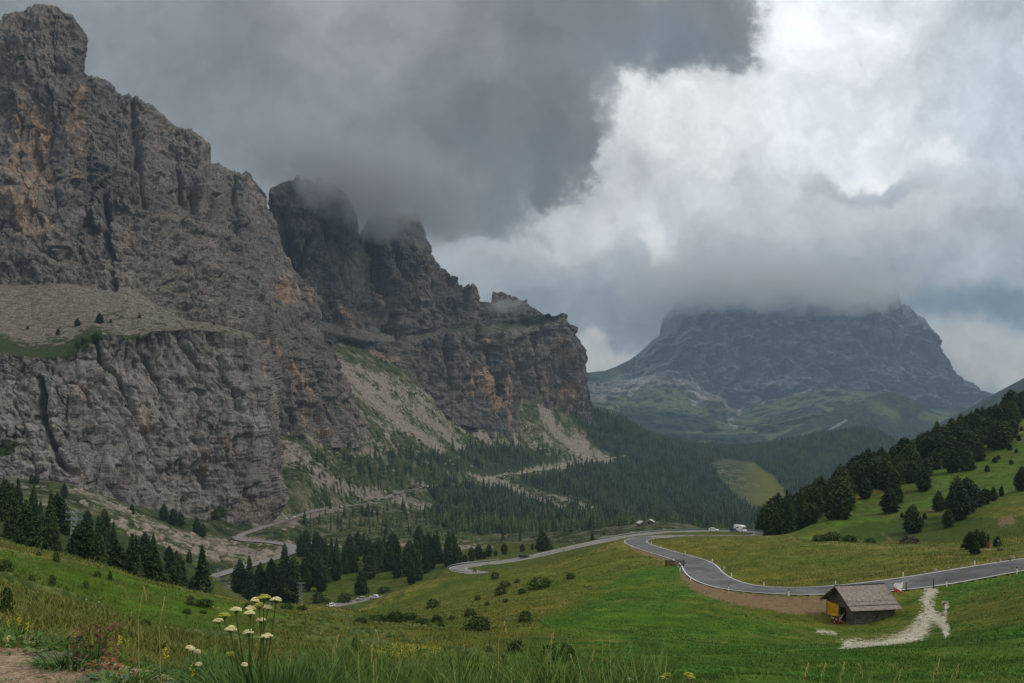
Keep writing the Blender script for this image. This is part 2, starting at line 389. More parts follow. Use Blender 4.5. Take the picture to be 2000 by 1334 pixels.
def build_mountain(name, curves, rows, px0, px1, step, mat, amp, shear, gullies, masks, seed, cliff_t, terr=1.0, label=None, jag=5.0):
    gx, gy, gY, T = loft(curves, rows, px0, px1, step)
    P = np.stack([(gx-1000)/F*gY, gY, (HZ-gy)/F*gY], 2)
    N = blur(grid_normals(P), 6)
    flip = np.where((N*P).sum(2) > 0, -1.0, 1.0)[..., None]
    N = N*flip; N[..., 2] *= 0.25
    N /= np.linalg.norm(N, axis=2, keepdims=True)+1e-9
    x, y, z = P[..., 0]+seed, P[..., 1], P[..., 2]
    xs = x+z*shear
    ck = cliff_t(T, gx)                         # 1 on walls, small on ledges
    s = amp
    wob = 0.3*fbm(x/(60*s), y/(60*s), z/(60*s), 4, 0.6)
    d = 20*s*fbm(xs/(120*s)+wob, y/(120*s), z/(420*s), 2)
    d += 13*s*(ridged(xs/(58*s)+wob, y/(58*s), z/(230*s), 2)-0.6)
    d += 4.0*s*(ridged(xs/(24*s)+wob*2, y/(24*s), z/(80*s), 3)-0.7)
    v1, e1 = worley(xs/(26*s)+wob*1.5, y/(26*s)+wob, z/(150*s)+wob)
    v2, e2 = worley(xs/(9*s)+wob*1.2, y/(9*s)-wob, z/(34*s)+wob)
    v3, e3 = worley(xs/(3.6*s)-wob*1.6, y/(3.6*s)+wob, z/(8*s)+wob)
    d += s*(7.5*(v1-0.5)+3.2*(v2-0.5)+1.5*(v3-0.5))-s*(3.5*np.exp(-(e1/0.05)**2)+1.3*np.exp(-(e2/0.10)**2))
    d -= 8.0*s*np.clip(ridged(xs/(19*s)+wob*1.5, y/(40*s), z/(170*s)+wob, 2, 0.6)-0.95, 0, 1)
    q = z+9*s*fbm(x/(70*s), y/(70*s), 0.3, 2)  # strata benches
    for lam, a in ((34*s, 5.0*s), (12*s, 2.2*s), (4.5*s, 0.8*s)):
        ph = q/lam+0.5*fbm(x/(150*s), y/(150*s), z/(60*s), 2)
        fr = ph-np.floor(ph)
        d += terr*a*(sstep(fr, 0.0, 0.75)-fr)*-1.6*(0.3+np.clip(fbm(x/(100*s), y/(100*s), z/(100*s)+7, 2)+0.3, 0, 1.2))
    d += 2.6*s*fbm(xs/(8*s), y/(8*s), z/(15*s), 4, 0.7)
    d = d*ck+(1-ck)*2.0*s*fbm(x/(22*s), y/(22*s), z/(22*s), 4)
    d -= carve(gx, gy, gullies)*(0.3+0.7*ck)
    edge = np.minimum(1, (T.max()-T)*8+0.4)
    jump = np.abs(np.gradient(gY, axis=1)/step); edge = edge/(1+blur((jump/12.0)**2, 2))
    P = P+N*(d*edge)[..., None]
    jg = worley(x[-1]/(14*s), y[-1]/(40*s), 0*x[-1]+2.5)[0]-0.5+0.6*(worley(x[-1]/(5*s), y[-1]/(20*s), 0*x[-1]+7.5)[0]-0.5)+0.5*fbm(x[-1]/(9*s), y[-1]/30, 0.4, 3)
    P[..., 2] += np.clip(T-(T.max()-0.25), 0, 1)**1.5/0.125*jag*s*jg[None]
    nr, nc = gx.shape
    # back side: closes the body behind the ridge
    top = P[-1]; rr_ = lambda dy, z_: np.stack([top[:, 0]*(top[:, 1]+dy)/top[:, 1], top[:, 1]+dy, z_+0*top[:, 1]], 1); b1 = rr_(60*s, top[:, 2]-25*s); b2 = rr_(220*s, top[:, 2]-200*s); b3 = rr_(300*s, -150.0)
    P = np.concatenate([P, b1[None], b2[None], b3[None]], 0)
    msk = np.zeros((nr+3, nc, 4)); masks(msk[:nr], gx, gy, T); msk[nr:] = msk[nr-1]
    me = mesh_np(name, P.reshape(-1, 3), grid_faces(nr+3, nc), [mat], {'msk': msk.reshape(-1, 4)}, smooth=False)
    return link(name, me, kind='structure', label=label)

QUAL = 1.0
near_rock = rock_material('near_rock', 0.45)
mid_rock = rock_material('mid_rock', 1.1, tone=(0.136, 0.119, 0.104))
far_rock = rock_material('far_rock', 4.5, tone=(0.20, 0.185, 0.175))

A_foot = [(-300, 975, 540), (0, 962, 600), (70, 965, 610), (140, 962, 620), (180, 972, 640), (230, 995, 665), (300, 1012, 700), (350, 1022, 730), (410, 1040, 770), (470, 1045, 800), (520, 1020, 850), (534, 985, 870), (548, 885, 1050), (600, 875, 1100), (700, 875, 1200), (716, 855, 1225)]
A_top1 = [(-300, 700, 660), (0, 690, 690), (60, 702, 695), (130, 698, 705), (175, 655, 730), (250, 662, 745), (300, 648, 770), (370, 642, 800), (440, 650, 830), (490, 665, 880), (540, 692, 1080), (600, 700, 1150), (640, 705, 1200), (690, 785, 1240), (716, 840, 1235)]
A_foot2 = [(-300, 548, 880), (0, 552, 900), (60, 556, 905), (130, 550, 905), (200, 565, 915), (250, 557, 925), (300, 588, 930), (360, 626, 930), (400, 632, 925), (450, 640, 925), (490, 652, 940), (540, 680, 1110), (600, 688, 1180), (640, 698, 1220), (690, 780, 1245), (716, 836, 1237)]
A_mid = [(-300, 380, 1090), (0, 400, 1090), (100, 410, 1090), (170, 400, 1100), (230, 430, 1080), (300, 450, 1080), (400, 490, 1100), (480, 530, 1150), (560, 600, 1220), (620, 670, 1270), (650, 704, 1250), (690, 778, 1250), (716, 835, 1240)]
A_sky = [(-300, 230, 1380), (60, 180, 1380), (140, 152, 1380), (170, 149, 1380), (192, 153, 1390), (222, 186, 1400), (262, 190, 1420), (283, 202, 1420), (332, 248, 1450), (395, 262, 1450), (412, 285, 1450), (420, 312, 1450), (445, 335, 1450), (478, 340, 1450), (505, 380, 1450), (530, 420, 1450), (548, 470, 1430), (575, 535, 1420), (600, 552, 1400), (612, 590, 1380), (620, 650, 1330), (628, 685, 1290), (650, 702, 1260), (690, 775, 1255), (716, 834, 1245)]
A_gul = [([(205, 380), (213, 440), (218, 500), (222, 560)], 5, 34), ([(258, 190), (262, 250), (275, 330), (285, 400)], 6, 26),
         ([(415, 300), (420, 370), (418, 430), (440, 500)], 6, 28), ([(345, 330), (352, 370), (360, 400)], 5, 26), ([(375, 365), (383, 410)], 9, 30), ([(455, 350), (462, 420), (475, 470)], 4, 20),
         ([(90, 170), (100, 230), (108, 300)], 4, 14), ([(270, 260), (268, 330)], 4, 16),
         ([(180, 660), (240, 780), (270, 830), (300, 890), (340, 930)], 4, 14), ([(240, 800), (290, 870)], 5, 10), ([(80, 740), (90, 830), (115, 900), (140, 930)], 5, 20),
         ([(275, 670), (310, 720), (350, 800), (350, 860)], 4, 12), ([(320, 740), (345, 790)], 4, 8), ([(355, 660), (385, 720), (395, 800), (380, 850)], 4, 12), ([(425, 700), (450, 770), (470, 810)], 4, 12),
         ([(505, 790), (515, 850), (520, 900)], 5, 18), ([(375, 860), (395, 900), (410, 960)], 6, 14), ([(400, 925), (415, 950)], 12, 14), ([(560, 720), (570, 790), (580, 840)], 4, 16), ([(620, 700), (640, 770), (650, 830)], 5, 18), ([(505, 690), (515, 760)], 4, 16), ([(465, 870), (470, 940), (480, 980)], 4, 12)]
def A_masks(m, gx, gy, T):
    ledge = (T > 1.0) & (T < 2.0)
    m[..., 0] = np.where(ledge & (gx < 520), 0.9, 0.0)
    # scree fan: bare on top, planted towards the lower lip
    f = np.clip(T-1, 0, 1)
    m[..., 1] = np.where(ledge & (gx < 500), np.clip(0.95-f*1.9, 0.0, 1), 0)
    m[..., 1] = np.where(ledge & (gx >= 200) & (gx < 480) & (f < 0.6), 0.45, m[..., 1])
    s = seg_dist(gx, gy, [(255, 560), (330, 612), (420, 665)]); m[..., 0] = np.maximum(m[..., 0], np.exp(-(s/12)**2))
    m[..., 0] = np.maximum(m[..., 0], 0.9*np.exp(-(seg_dist(gx, gy, [(310, 540), (330, 560)])/6)**2))
    m[..., 0] = np.maximum(m[..., 0], 1.0*np.exp(-(seg_dist(gx, gy, [(495, 1000), (540, 1015)])/28)**2))
    def warm(poly_c, r, k): m[..., 2] = np.maximum(m[..., 2], k*np.exp(-(seg_dist(gx, gy, poly_c)/r)**2))
    warm([(60, 230), (50, 330), (60, 430)], 55, 1.0); warm([(145, 180), (148, 340)], 20, 1.0); warm([(20, 380), (90, 440)], 40, 1.0)
    warm([(248, 440), (250, 480)], 8, 1.1); warm([(555, 545), (565, 585)], 16, 1.2); warm([(600, 570), (600, 590)], 8, 1.2)
    for (a, b_, r) in [((285, 700), (300, 750), 9), ((305, 740), (318, 810), 9), ((270, 800), (278, 840), 12), ((290, 770), (300, 800), 8), ((500, 700), (505, 800), 12), ((610, 760), (612, 830), 10), ((400, 880), (412, 920), 14), ((440, 860), (470, 880), 12), ((150, 760), (165, 780), 14), ((100, 820), (110, 840), 10), ((155, 920), (160, 950), 10), ((320, 980), (325, 1000), 10), ((560, 700), (600, 740), 16), ((480, 990), (540, 1010), 30), ((530, 670), (545, 690), 12), ((630, 840), (640, 850), 10), ((580, 740), (585, 780), 8)]:
        warm([a, b_], r, 1.15)
    nz_ = 70*fbm(gx/60, gy/60, 1.7, 4)
    pale = (0.12+0.62*sstep(T+nz_/260, 1.06, 0.85)*sstep(gx+nz_, 600, 400))*np.where(gx < 110, 1.3, 1.0)
    m[..., 3] = np.clip(pale, 0, 1)
    for pts, r in (([(430, 700), (470, 800), (500, 840)], 22), ([(0, 760), (40, 850), (120, 940)], 40), ([(20, 960), (60, 970)], 20)):
        m[..., 3] = np.maximum(m[..., 3], np.exp(-(seg_dist(gx, gy, pts)/r)**2))
    for pts, r in (([(0, 880), (20, 870)], 14), ([(170, 1000), (150, 985)], 10), ([(430, 1010), (440, 1000)], 14), ([(90, 690), (190, 660)], 13), ([(0, 665), (30, 680)], 12), ([(240, 660), (270, 655)], 8)):
        m[..., 1] = np.maximum(m[..., 1], 1.1*np.exp(-(seg_dist(gx, gy, pts)/r)**2))
T_foot = [(-300, 560, 875), (0, 566, 893), (60, 570, 897), (120, 566, 900), (140, 566, 935), (155, 566, 1000), (163, 566, 1120), (166, 566, 1300)]
T_mid = [(-300, 400, 945), (0, 410, 955), (110, 415, 958), (150, 415, 985), (158, 412, 1020), (163, 410, 1110), (166, 410, 1300)]
T_sky = [(-300, 170, 1050), (-60, 110, 1080), (-5, 70, 1095), (14, 38, 1100), (22, 29, 1100), (42, 27, 1105), (62, 16, 1110), (82, 8, 1110), (102, 12, 1110), (118, 24, 1112), (134, 27, 1115), (144, 44, 1120), (152, 52, 1130), (158, 66, 1150), (162, 84, 1180), (164, 105, 1230), (166, 145, 1330)]
def T_masks(m, gx, gy, T):
    A_masks(m, gx, gy, T+10); m[..., 0] = 0; m[..., 1] = 0
    m[..., 1] = 0.25*np.exp(-((T-0.02)/0.10)**2)
build_mountain('mountain', [T_foot, T_mid, T_sky], [130, 260], -300, 166, 0.9, near_rock, 1.0, 0.10, [g_ for g_ in A_gul if g_[0][0][0] < 120 and g_[0][0][1] < 400]+[([(60, 180), (62, 260), (50, 330)], 5, 9), ([(25, 200), (28, 300)], 5, 9), ([(105, 300), (112, 380), (120, 430)], 3, 8), ([(0, 360), (60, 365), (120, 350)], 4, 5)], T_masks, 60,
               lambda T, gx: 1.0+0*T, label='tall rock tower with ochre streaks at the left edge')
rock_a = build_mountain('mountain', [A_foot, A_top1, A_foot2, A_mid, A_sky], [300, 70, 130, 250], -300, 716, 1.15, near_rock, 1.0, 0.30, A_gul, A_masks, 0,
               lambda T, gx: np.where((T > 1) & (T < 2), np.where(gx < 500, 0.12, 0.6), 1.0), label='huge left rock wall with scree ledge and tall tower')

B_foot = [(480, 720, 1450), (600, 715, 1500), (625, 705, 1520), (700, 728, 1600), (760, 745, 1680), (800, 738, 1750), (830, 770, 1800), (870, 800, 1840), (920, 818, 1920), (990, 850, 2050), (1005, 848, 2080), (1030, 825, 2150), (1055, 800, 2210), (1085, 815, 2250), (1115, 825, 2290), (1140, 808, 2350), (1152, 802, 2370)]
B_top1 = [(480, 660, 1530), (600, 640, 1560), (700, 660, 1680), (760, 668, 1760), (790, 668, 1830), (820, 672, 1860), (880, 655, 1900), (930, 652, 1960), (980, 655, 2090), (1010, 662, 2130), (1060, 640, 2240), (1095, 636, 2290), (1118, 662, 2330), (1134, 722, 2360), (1142, 785, 2372), (1152, 797, 2375)]
B_foot2 = [(480, 640, 1600), (600, 620, 1640), (700, 640, 1760), (760, 655, 1880), (800, 655, 1960), (850, 645, 2020), (900, 640, 2100), (980, 630, 2230), (1030, 636, 2290), (1060, 628, 2330), (1095, 634, 2340), (1118, 660, 2345), (1134, 721, 2365), (1142, 784, 2375), (1152, 796, 2377)]
B_sky = [(480, 420, 1800), (518, 420, 1800), (532, 408, 1800), (535, 372, 1800), (552, 360, 1800), (600, 342, 1830), (650, 352, 1850), (685, 385, 1850), (704, 425, 1850), (709, 462, 1860), (714, 432, 2080), (745, 415, 2100), (790, 412, 2100), (814, 424, 2100), (820, 460, 2100), (829, 480, 2110), (832, 512, 2130), (842, 508, 2180), (850, 525, 2200), (858, 521, 2200), (868, 540, 2220), (879, 536, 2220), (890, 548, 2240), (896, 541, 2240), (906, 562, 2250), (912, 556, 2260), (922, 552, 2260), (934, 558, 2270), (944, 582, 2270), (956, 590, 2290), (961, 591, 2300), (963, 574, 2310), (975, 575, 2330), (990, 582, 2340), (1010, 589, 2350), (1040, 603, 2360), (1060, 618, 2370), (1085, 630, 2370), (1108, 640, 2360), (1120, 664, 2360), (1128, 700, 2370), (1136, 724, 2372), (1138, 745, 2375), (1142, 782, 2380), (1152, 794, 2380)]
B_gul = [([(600, 470), (590, 530), (585, 600)], 8, 60), ([(712, 450), (735, 520), (755, 590), (785, 660)], 7, 90), ([(545, 420), (560, 500), (580, 540)], 10, 60), ([(640, 390), (650, 470)], 7, 40),
         ([(935, 640), (960, 700), (975, 770)], 6, 60), ([(1060, 640), (1060, 720), (1062, 790)], 6, 50), ([(1020, 660), (1030, 740)], 5, 35), ([(865, 680), (880, 760)], 5, 30), ([(830, 560), (850, 640)], 6, 40), ([(905, 560), (915, 610)], 4, 40), ([(945, 585), (955, 630)], 5, 45), ([(660, 560), (680, 650)], 5, 40), ([(770, 480), (790, 560), (800, 620)], 5, 35), ([(880, 560), (885, 610)], 3, 25), ([(1100, 680), (1105, 760)], 4, 25)]
def B_masks(m, gx, gy, T):
    led = (T > 1.0) & (T < 2.0)
    m[..., 0] = np.where(led, 0.35, 0); m[..., 1] = np.where(led & (gx > 860), 0.52, 0)
    m[..., 1] = np.maximum(m[..., 1], np.where((T > 2) & (gx > 975), 0.36, 0))
    m[..., 1] = np.maximum(m[..., 1], 1.0*np.exp(-(seg_dist(gx, gy, [(985, 635), (1090, 625)])/8)**2))
    m[..., 0] = np.maximum(m[..., 0], 0.8*np.exp(-(seg_dist(gx, gy, [(770, 660), (800, 655)])/12)**2))
    def warm(pts, r, k=1.15): m[..., 2] = np.maximum(m[..., 2], k*np.exp(-(seg_dist(gx, gy, pts)/r)**2))
    warm([(738, 540), (745, 590)], 13); warm([(735, 690), (770, 700)], 12); warm([(905, 700), (910, 770)], 12); warm([(930, 720), (965, 790)], 20, 1.2); warm([(990, 740), (998, 830)], 13, 1.25)
    warm([(1080, 720), (1078, 780)], 10); warm([(1115, 760), (1105, 805)], 16, 1.4); warm([(1035, 780), (1035, 800)], 8); warm([(950, 665), (955, 700)], 12); warm([(1000, 700), (1010, 730)], 8); warm([(1090, 660), (1100, 700)], 8)
    warm([(680, 600), (700, 640)], 12, 0.9); warm([(620, 560), (615, 600)], 6)
    m[..., 3] = np.where(T < 0.3, 0.15, 0)
B_low = [(p[0], p[1]+26, p[2]-25) for p in B_foot]
rock_b = build_mountain('mountain', [B_low, B_top1, B_foot2, B_sky], [210, 40, 260], 480, 1152, 1.3, mid_rock, 1.9, 0.10, B_gul, B_masks, 900,
               lambda T, gx: np.where((T > 1) & (T < 2), 0.15, 1.0), label='row of rock towers ending in a sheer orange-stained buttress')

def build_far(name, curves, rows, px0, px1, step, mat, rough, masks, seed, label=None, yplus=900, rock=None):
    gx, gy, gY, T = loft(curves, rows, px0, px1, step)
    P = np.stack([(gx-1000)/F*gY, gY, (HZ-gy)/F*gY], 2)
    x, y, z = P[..., 0]+seed, P[..., 1], P[..., 2]
    ck = rock(T, gx) if rock else np.zeros(T.shape)
    d = rough*(fbm(x/500, y/500, z/900, 5, 0.55)*1.0+0.5*(ridged(x/260, y/260, z/1200, 4)-0.8))
    d = d*(1-ck)+ck*rough*(1.5*(ridged(x/260, y/260, z/2600, 4, 0.6)-0.8)+0.35*fbm(x/90, y/90, z/300, 4))
    wv, we = worley(x/110, y/110, z/600); d += ck*rough*0.5*(wv-0.5)
    q = z/90+0.6*fbm(x/500, y/500, 0.5, 3); fr = q-np.floor(q); d += ck*rough*0.08*(fr-sstep(fr, 0, 0.7))
    edge = np.minimum(1, (T.max()-T)*5+0.12)
    P[..., 1] -= d*edge; P[..., 2] += 0.22*d*edge*(1-ck)
    nr, nc = gx.shape
    top = P[-1]; b1 = top+np.array([0, yplus*0.3, -60]); b2 = np.stack([top[:, 0]*(top[:, 1]+yplus)/top[:, 1], top[:, 1]+yplus, np.full(nc, -700.0)], 1)
    P = np.concatenate([P, b1[None], b2[None]], 0)
    msk = np.zeros((nr+2, nc, 4)); masks(msk[:nr], gx, gy, T); msk[nr:] = msk[nr-1]
    return link(name, mesh_np(name, P.reshape(-1, 3), grid_faces(nr+2, nc), [mat], {'msk': msk.reshape(-1, 4)}, smooth=False), kind='structure', label=label), P[:nr], gx, gy

def far_hill_material(name='far_hill', wood=True):
    """R meadow, G woodland, B pale stone, A rock"""
    m, t, b = new_mat(name, 0.95, 0.05)
    g = t.node('ShaderNodeNewGeometry'); pos = g.outputs['Position']
    at = t.node('ShaderNodeAttribute', attribute_name='msk'); r_, g_, b_ = t.sep(at.outputs['Color']); a_ = at.outputs['Alpha']
    n1 = t.noise(pos, 0.004, 8, 0.68); n2 = t.noise(pos, 0.03, 6, 0.7); n3 = t.noise(t.vm('MULTIPLY', pos, (1, 1, 0.3)), 0.012, 7, 0.7); n5 = t.noise(t.vm('MULTIPLY', pos, (0.6, 0.6, 2.5)), 0.008, 6, 0.7)
    base = t.ramp(n1, [(0.35, (0.045, 0.065, 0.025)), (0.5, (0.085, 0.10, 0.045)), (0.65, (0.15, 0.14, 0.10))])
    mead = t.ramp(n2, [(0.4, (0.095, 0.125, 0.045)), (0.6, (0.165, 0.185, 0.075))])
    wd = t.ramp(n2, [(0.42, (0.022, 0.036, 0.022)), (0.58, (0.060, 0.080, 0.044))])
    st = t.ramp(n2, [(0.35, (0.24, 0.22, 0.20)), (0.65, (0.46, 0.43, 0.40))])
    rk = t.ramp(t.m('ADD', t.m('MULTIPLY', n3, 0.82), t.m('MULTIPLY', n5, 0.18)), [(0.38, (0.12, 0.113, 0.11)), (0.46, (0.18, 0.168, 0.16)), (0.54, (0.235, 0.22, 0.205)), (0.63, (0.33, 0.305, 0.285))])
    j = t.m('MULTIPLY', t.m('SUBTRACT', t.noise(pos, 0.009, 7, 0.7), 0.5), 1.5)
    base = t.mix(t.smooth(t.m('ADD', r_, j), 0.35, 0.6), base, mead)
    base = t.mix(t.smooth(t.m('ADD', g_, j), 0.42, 0.58), base, wd)
    base = t.mix(t.m('MULTIPLY', t.smooth(a_, 0.05, 0.3), t.smooth(t.m('ADD', a_, t.m('MULTIPLY', j, 0.6)), 0.35, 0.6)), base, rk)
    base = t.mix(t.m('MULTIPLY', t.smooth(b_, 0.04, 0.25), t.smooth(t.m('ADD', b_, t.m('MULTIPLY', j, 0.5)), 0.35, 0.55)), base, st)
    t.put(b.inputs['Base Color'], base)
    bump(t, b, t.m('ADD', t.m('MULTIPLY', n3, 60.0), t.m('MULTIPLY', n2, 18.0)), 1.0, 1.0)
    return m
hill_mat = far_hill_material()
# the big massif whose summits are in cloud
L_bot = [(1040, 960, 4300), (2150, 960, 4300)]
L_mid = [(1040, 800, 5600), (1140, 800, 5600), (1250, 830, 5600), (1350, 835, 5600), (1480, 850, 5600), (1600, 830, 5600), (1800, 830, 6000), (2150, 850, 6000)]
L_foot = [(1040, 745, 7700), (1140, 742, 7700), (1180, 748, 7700), (1230, 745, 7700), (1300, 722, 7700), (1340, 730, 7600), (1375, 762, 7500), (1425, 792, 7400), (1450, 800, 7400), (1490, 782, 7400), (1540, 768, 7450), (1600, 762, 7500), (1680, 765, 7600), (1760, 785, 7700), (1830, 797, 7800), (1870, 800, 7900), (1920, 778, 8000), (1935, 800, 8000), (2150, 840, 8000)]
L_sky = [(1040, 735, 7900), (1100, 733, 7900), (1142, 728, 7900), (1180, 724, 7950), (1205, 715, 8000), (1230, 703, 8100), (1250, 688, 8150), (1275, 664, 8200), (1300, 648, 8300), (1312, 640, 8300), (1316, 612, 8350), (1322, 590, 8400), (1350, 574, 8450), (1430, 565, 8500), (1500, 560, 8500), (1600, 558, 8600), (1680, 562, 8600), (1715, 568, 8650), (1738, 582, 8650), (1742, 592, 8650), (1744, 562, 8660), (1749, 560, 8660), (1752, 568, 8660), (1754, 597, 8660), (1764, 594, 8650), (1775, 598, 8600), (1790, 615, 8550), (1803, 622, 8500), (1818, 645, 8500), (1835, 690, 8400), (1850, 715, 8350), (1864, 735, 8300), (1880, 748, 8200), (1884, 742, 8200), (1895, 755, 8150), (1910, 766, 8100), (1924, 776, 8050), (1934, 800, 8050), (2000, 830, 8050), (2150, 850, 8050)]
def L_masks(m, gx, gy, T):
    cliff = sstep(T, 1.97, 2.03)
    m[..., 3] = cliff*np.where(gx < 1240, sstep(gx, 1190, 1300), 1.0)
    def st(pts, r): return np.exp(-(seg_dist(gx, gy, pts)/r)**2)
    m[..., 3] = np.maximum(m[..., 3], 0.75*st([(1150, 775), (1230, 745), (1320, 735), (1390, 770), (1440, 790)], 26))
    m[..., 0] = sstep(T, 0.6, 1.1)*(1-cliff)*0.95
    for p in [[(1205, 800), (1270, 795), (1350, 830), (1340, 850), (1210, 830)], [(1270, 830), (1420, 850), (1600, 850), (1600, 960), (1200, 960), (1180, 840)], [(1380, 800), (1420, 805), (1410, 830), (1380, 825)], [(1490, 815), (1560, 800), (1610, 800), (1560, 820), (1500, 830)], [(1470, 835), (1540, 825), (1540, 842), (1480, 848)], [(1270, 800), (1380, 815), (1400, 840), (1300, 835)]]:
        m[..., 1] = np.maximum(m[..., 1], 0.95*in_poly(gx, gy, p))
    for p in [[(1480, 850), (1540, 840), (1600, 825), (1520, 870), (1500, 880)], [(1340, 860), (1400, 858), (1390, 866), (1340, 868)]]:
        q = in_poly(gx, gy, p); m[..., 1] = np.where(q, 0, m[..., 1]); m[..., 0] = np.where(q, 1.0, m[..., 0])
    for pts, r in (([(1280, 718), (1240, 755)], 5), ([(1300, 712), (1230, 770)], 4), ([(1268, 735), (1200, 770)], 4), ([(1340, 765), (1378, 790)], 3), ([(1360, 762), (1355, 790)], 3), ([(1400, 775), (1418, 783)], 3), ([(1445, 800), (1440, 812), (1420, 822), (1418, 832), (1432, 840)], 2.6), ([(1448, 798), (1490, 785), (1530, 770)], 3), ([(1550, 765), (1580, 762)], 6), ([(1610, 765), (1628, 760)], 5), ([(1342, 730), (1345, 735)], 4), ([(1900, 795), (1893, 782)], 2)):
        m[..., 2] = np.maximum(m[..., 2], 1.0*st(pts, r*1.5))
    m[..., 2] = np.maximum(m[..., 2], 0.3*st([(1815, 690), (1818, 720)], 7))
build_far('mountain', [L_bot, L_mid, L_foot, L_sky], [50, 120, 260], 1040, 2150, 1.3, hill_mat, 150, L_masks, 50, rock=lambda T, gx: sstep(T, 1.9, 2.05)*sstep(gx, 1180, 1320), label='distant blue massif with its summit wrapped in cloud', yplus=2500)
# wooded ridge in front of it, and the long blue ridge on the right
def wood_masks(extra):
    def f(m, gx, gy, T):
        m[..., 1] = 0.9
        for p, ch, k in extra:
            q = np.exp(-(seg_dist(gx, gy, p[0])/p[1])**2)
            if ch == 0: m[..., 1] *= (1-np.clip(q*1.6, 0, 1))
            m[..., ch] = np.maximum(m[..., ch], k*q)
    return f
r1 = build_far('hill', [[(1420, 980, 4300), (2100, 980, 4300)], [(1420, 872, 5100), (1500, 862, 5100), (1560, 833, 5150), (1600, 812, 5200), (1650, 793, 5250), (1680, 785, 5250), (1700, 775, 5250), (1722, 768, 5250), (1745, 766, 5250), (1770, 776, 5250), (1800, 793, 5250), (1850, 815, 5250), (1900, 830, 5250), (2100, 880, 5250)]], [110], 1420, 2100, 1.6, hill_mat, 60,
               wood_masks([(([(1700, 790), (1720, 800), (1745, 812)], 12), 0, 0.6), (([(1610, 845), (1640, 828), (1650, 822)], 4), 2, 0.6), (([(1800, 812), (1850, 822), (1830, 832)], 7), 0, 0.9), (([(1540, 862), (1600, 838)], 4), 0, 0.7)]), 77, label='dark wooded ridge below the distant massif')
r2 = build_far('hill', [[(1600, 1000, 3300), (2400, 1000, 3300)], [(1600, 905, 3800), (1700, 885, 3850), (1780, 862, 3900), (1830, 838, 3950), (1860, 822, 3950), (1900, 797, 4000), (1925, 784, 4000), (1950, 772, 4000), (1975, 758, 4000), (2000, 744, 4000), (2100, 690, 4000), (2400, 600, 4000)]], [120], 1600, 2400, 1.8, hill_mat, 50,
               wood_masks([(([(1830, 850), (1900, 828), (1960, 800), (2000, 785)], 9), 0, 1.0), (([(1760, 868), (1800, 858), (1830, 850)], 3), 0, 0.8)]), 99, label='long blue ridge sloping down from the right')
r3 = build_far('hill', [[(1840, 830, 9700), (2300, 830, 9700)], [(1840, 800, 10000), (1890, 770, 10000), (1920, 773, 10000), (1950, 782, 10000), (2300, 760, 10000)]], [30], 1840, 2300, 4, hill_mat, 100, wood_masks([]), 199, label='faint farthest ridge on the skyline', yplus=500)
# small rock head peeping from behind the first wall
H_sky = [(470, 345, 1700), (482, 338, 1700), (495, 352, 1700), (508, 375, 1700), (513, 410, 1700), (530, 470, 1700)]
rock_h = build_mountain('mountain', [[(470, 560, 1600), (530, 560, 1600)], H_sky], [120], 470, 530, 1.5, mid_rock, 1.6, 0.1, [], lambda m, gx, gy, T: None, 333, lambda T, gx: 1.0+0*T, label='pale rock head half lost in cloud behind the left wall')

# ------------------------------------------------------------------ roads (centre lines: photo column, photo row, distance in metres)
ROAD_UP = [(2250, 1066, 112), (2120, 1082, 114), (2000, 1100, 117), (1900, 1119, 117), (1800, 1136, 116), (1700, 1150, 116), (1600, 1155, 118), (1500, 1154, 124), (1440, 1147, 131), (1400, 1136, 140), (1376, 1121, 150),
           (1369, 1109, 161), (1360, 1099, 173), (1330, 1088, 192), (1290, 1077, 215), (1258, 1067, 238), (1243, 1060, 257), (1243, 1055, 277), (1262, 1050, 294), (1300, 1048, 308), (1380, 1047, 322), (1450, 1047, 335), (1484, 1046, 350),
           (1490, 1042, 368), (1470, 1039, 384), (1420, 1037.5, 394), (1350, 1038, 400), (1280, 1041, 401), (1200, 1052, 396), (1140, 1064, 391), (1100, 1073, 388), (1050, 1085, 384), (1000, 1095, 381), (950, 1101, 379), (910, 1105, 376),
           (889, 1109, 368), (896, 1115, 358), (930, 1118, 352), (975, 1123, 350), (1000, 1129, 346)]
ROAD_LOW = [(850, 1158, 392), (800, 1160, 402), (765, 1162, 412), (735, 1166, 418), (705, 1173, 418), (670, 1179, 412), (640, 1185, 405), (600, 1190, 402), (540, 1186, 408), (460, 1172, 420), (390, 1154, 438),
           (370, 1142, 455), (430, 1121, 490), (500, 1100, 535), (555, 1084, 580), (576, 1073, 615), (563, 1064, 645), (520, 1058, 672), (478, 1055, 692), (464, 1049, 720), (480, 1041, 760), (520, 1028, 815), (560, 1015, 880),
           (600, 1001, 940), (650, 992, 1015), (700, 985, 1100), (750, 973, 1200), (780, 962, 1290), (810, 955, 1370), (860, 947, 1480), (910, 941, 1590)]
TRACK = [(910, 941, 1590), (960, 935, 1700), (1010, 926, 1830), (1060, 917, 1950), (1110, 908, 2060), (1150, 901, 2150), (1190, 896, 2240), (1222, 890, 2310)]
road_pts = catmull([W3(*p) for p in ROAD_UP], 1.5)
track_pts = catmull([W3(*p) for p in TRACK], 8)
def smooth_line(P, k, dims=(2,)):
    P = P.copy()
    for d_ in dims:
        a = np.pad(P[:, d_], (k, k), mode='edge'); P[:, d_] = np.convolve(a, np.ones(2*k+1)/(2*k+1), 'valid')
    return P
road_a = smooth_line(road_pts, 6, (0, 1, 2)); road_b = smooth_line(catmull([W3(*p) for p in ROAD_LOW], 1.5), 6, (0, 1, 2)); road_pts = np.vstack([road_a, road_b])
RD_YMAX = 1600

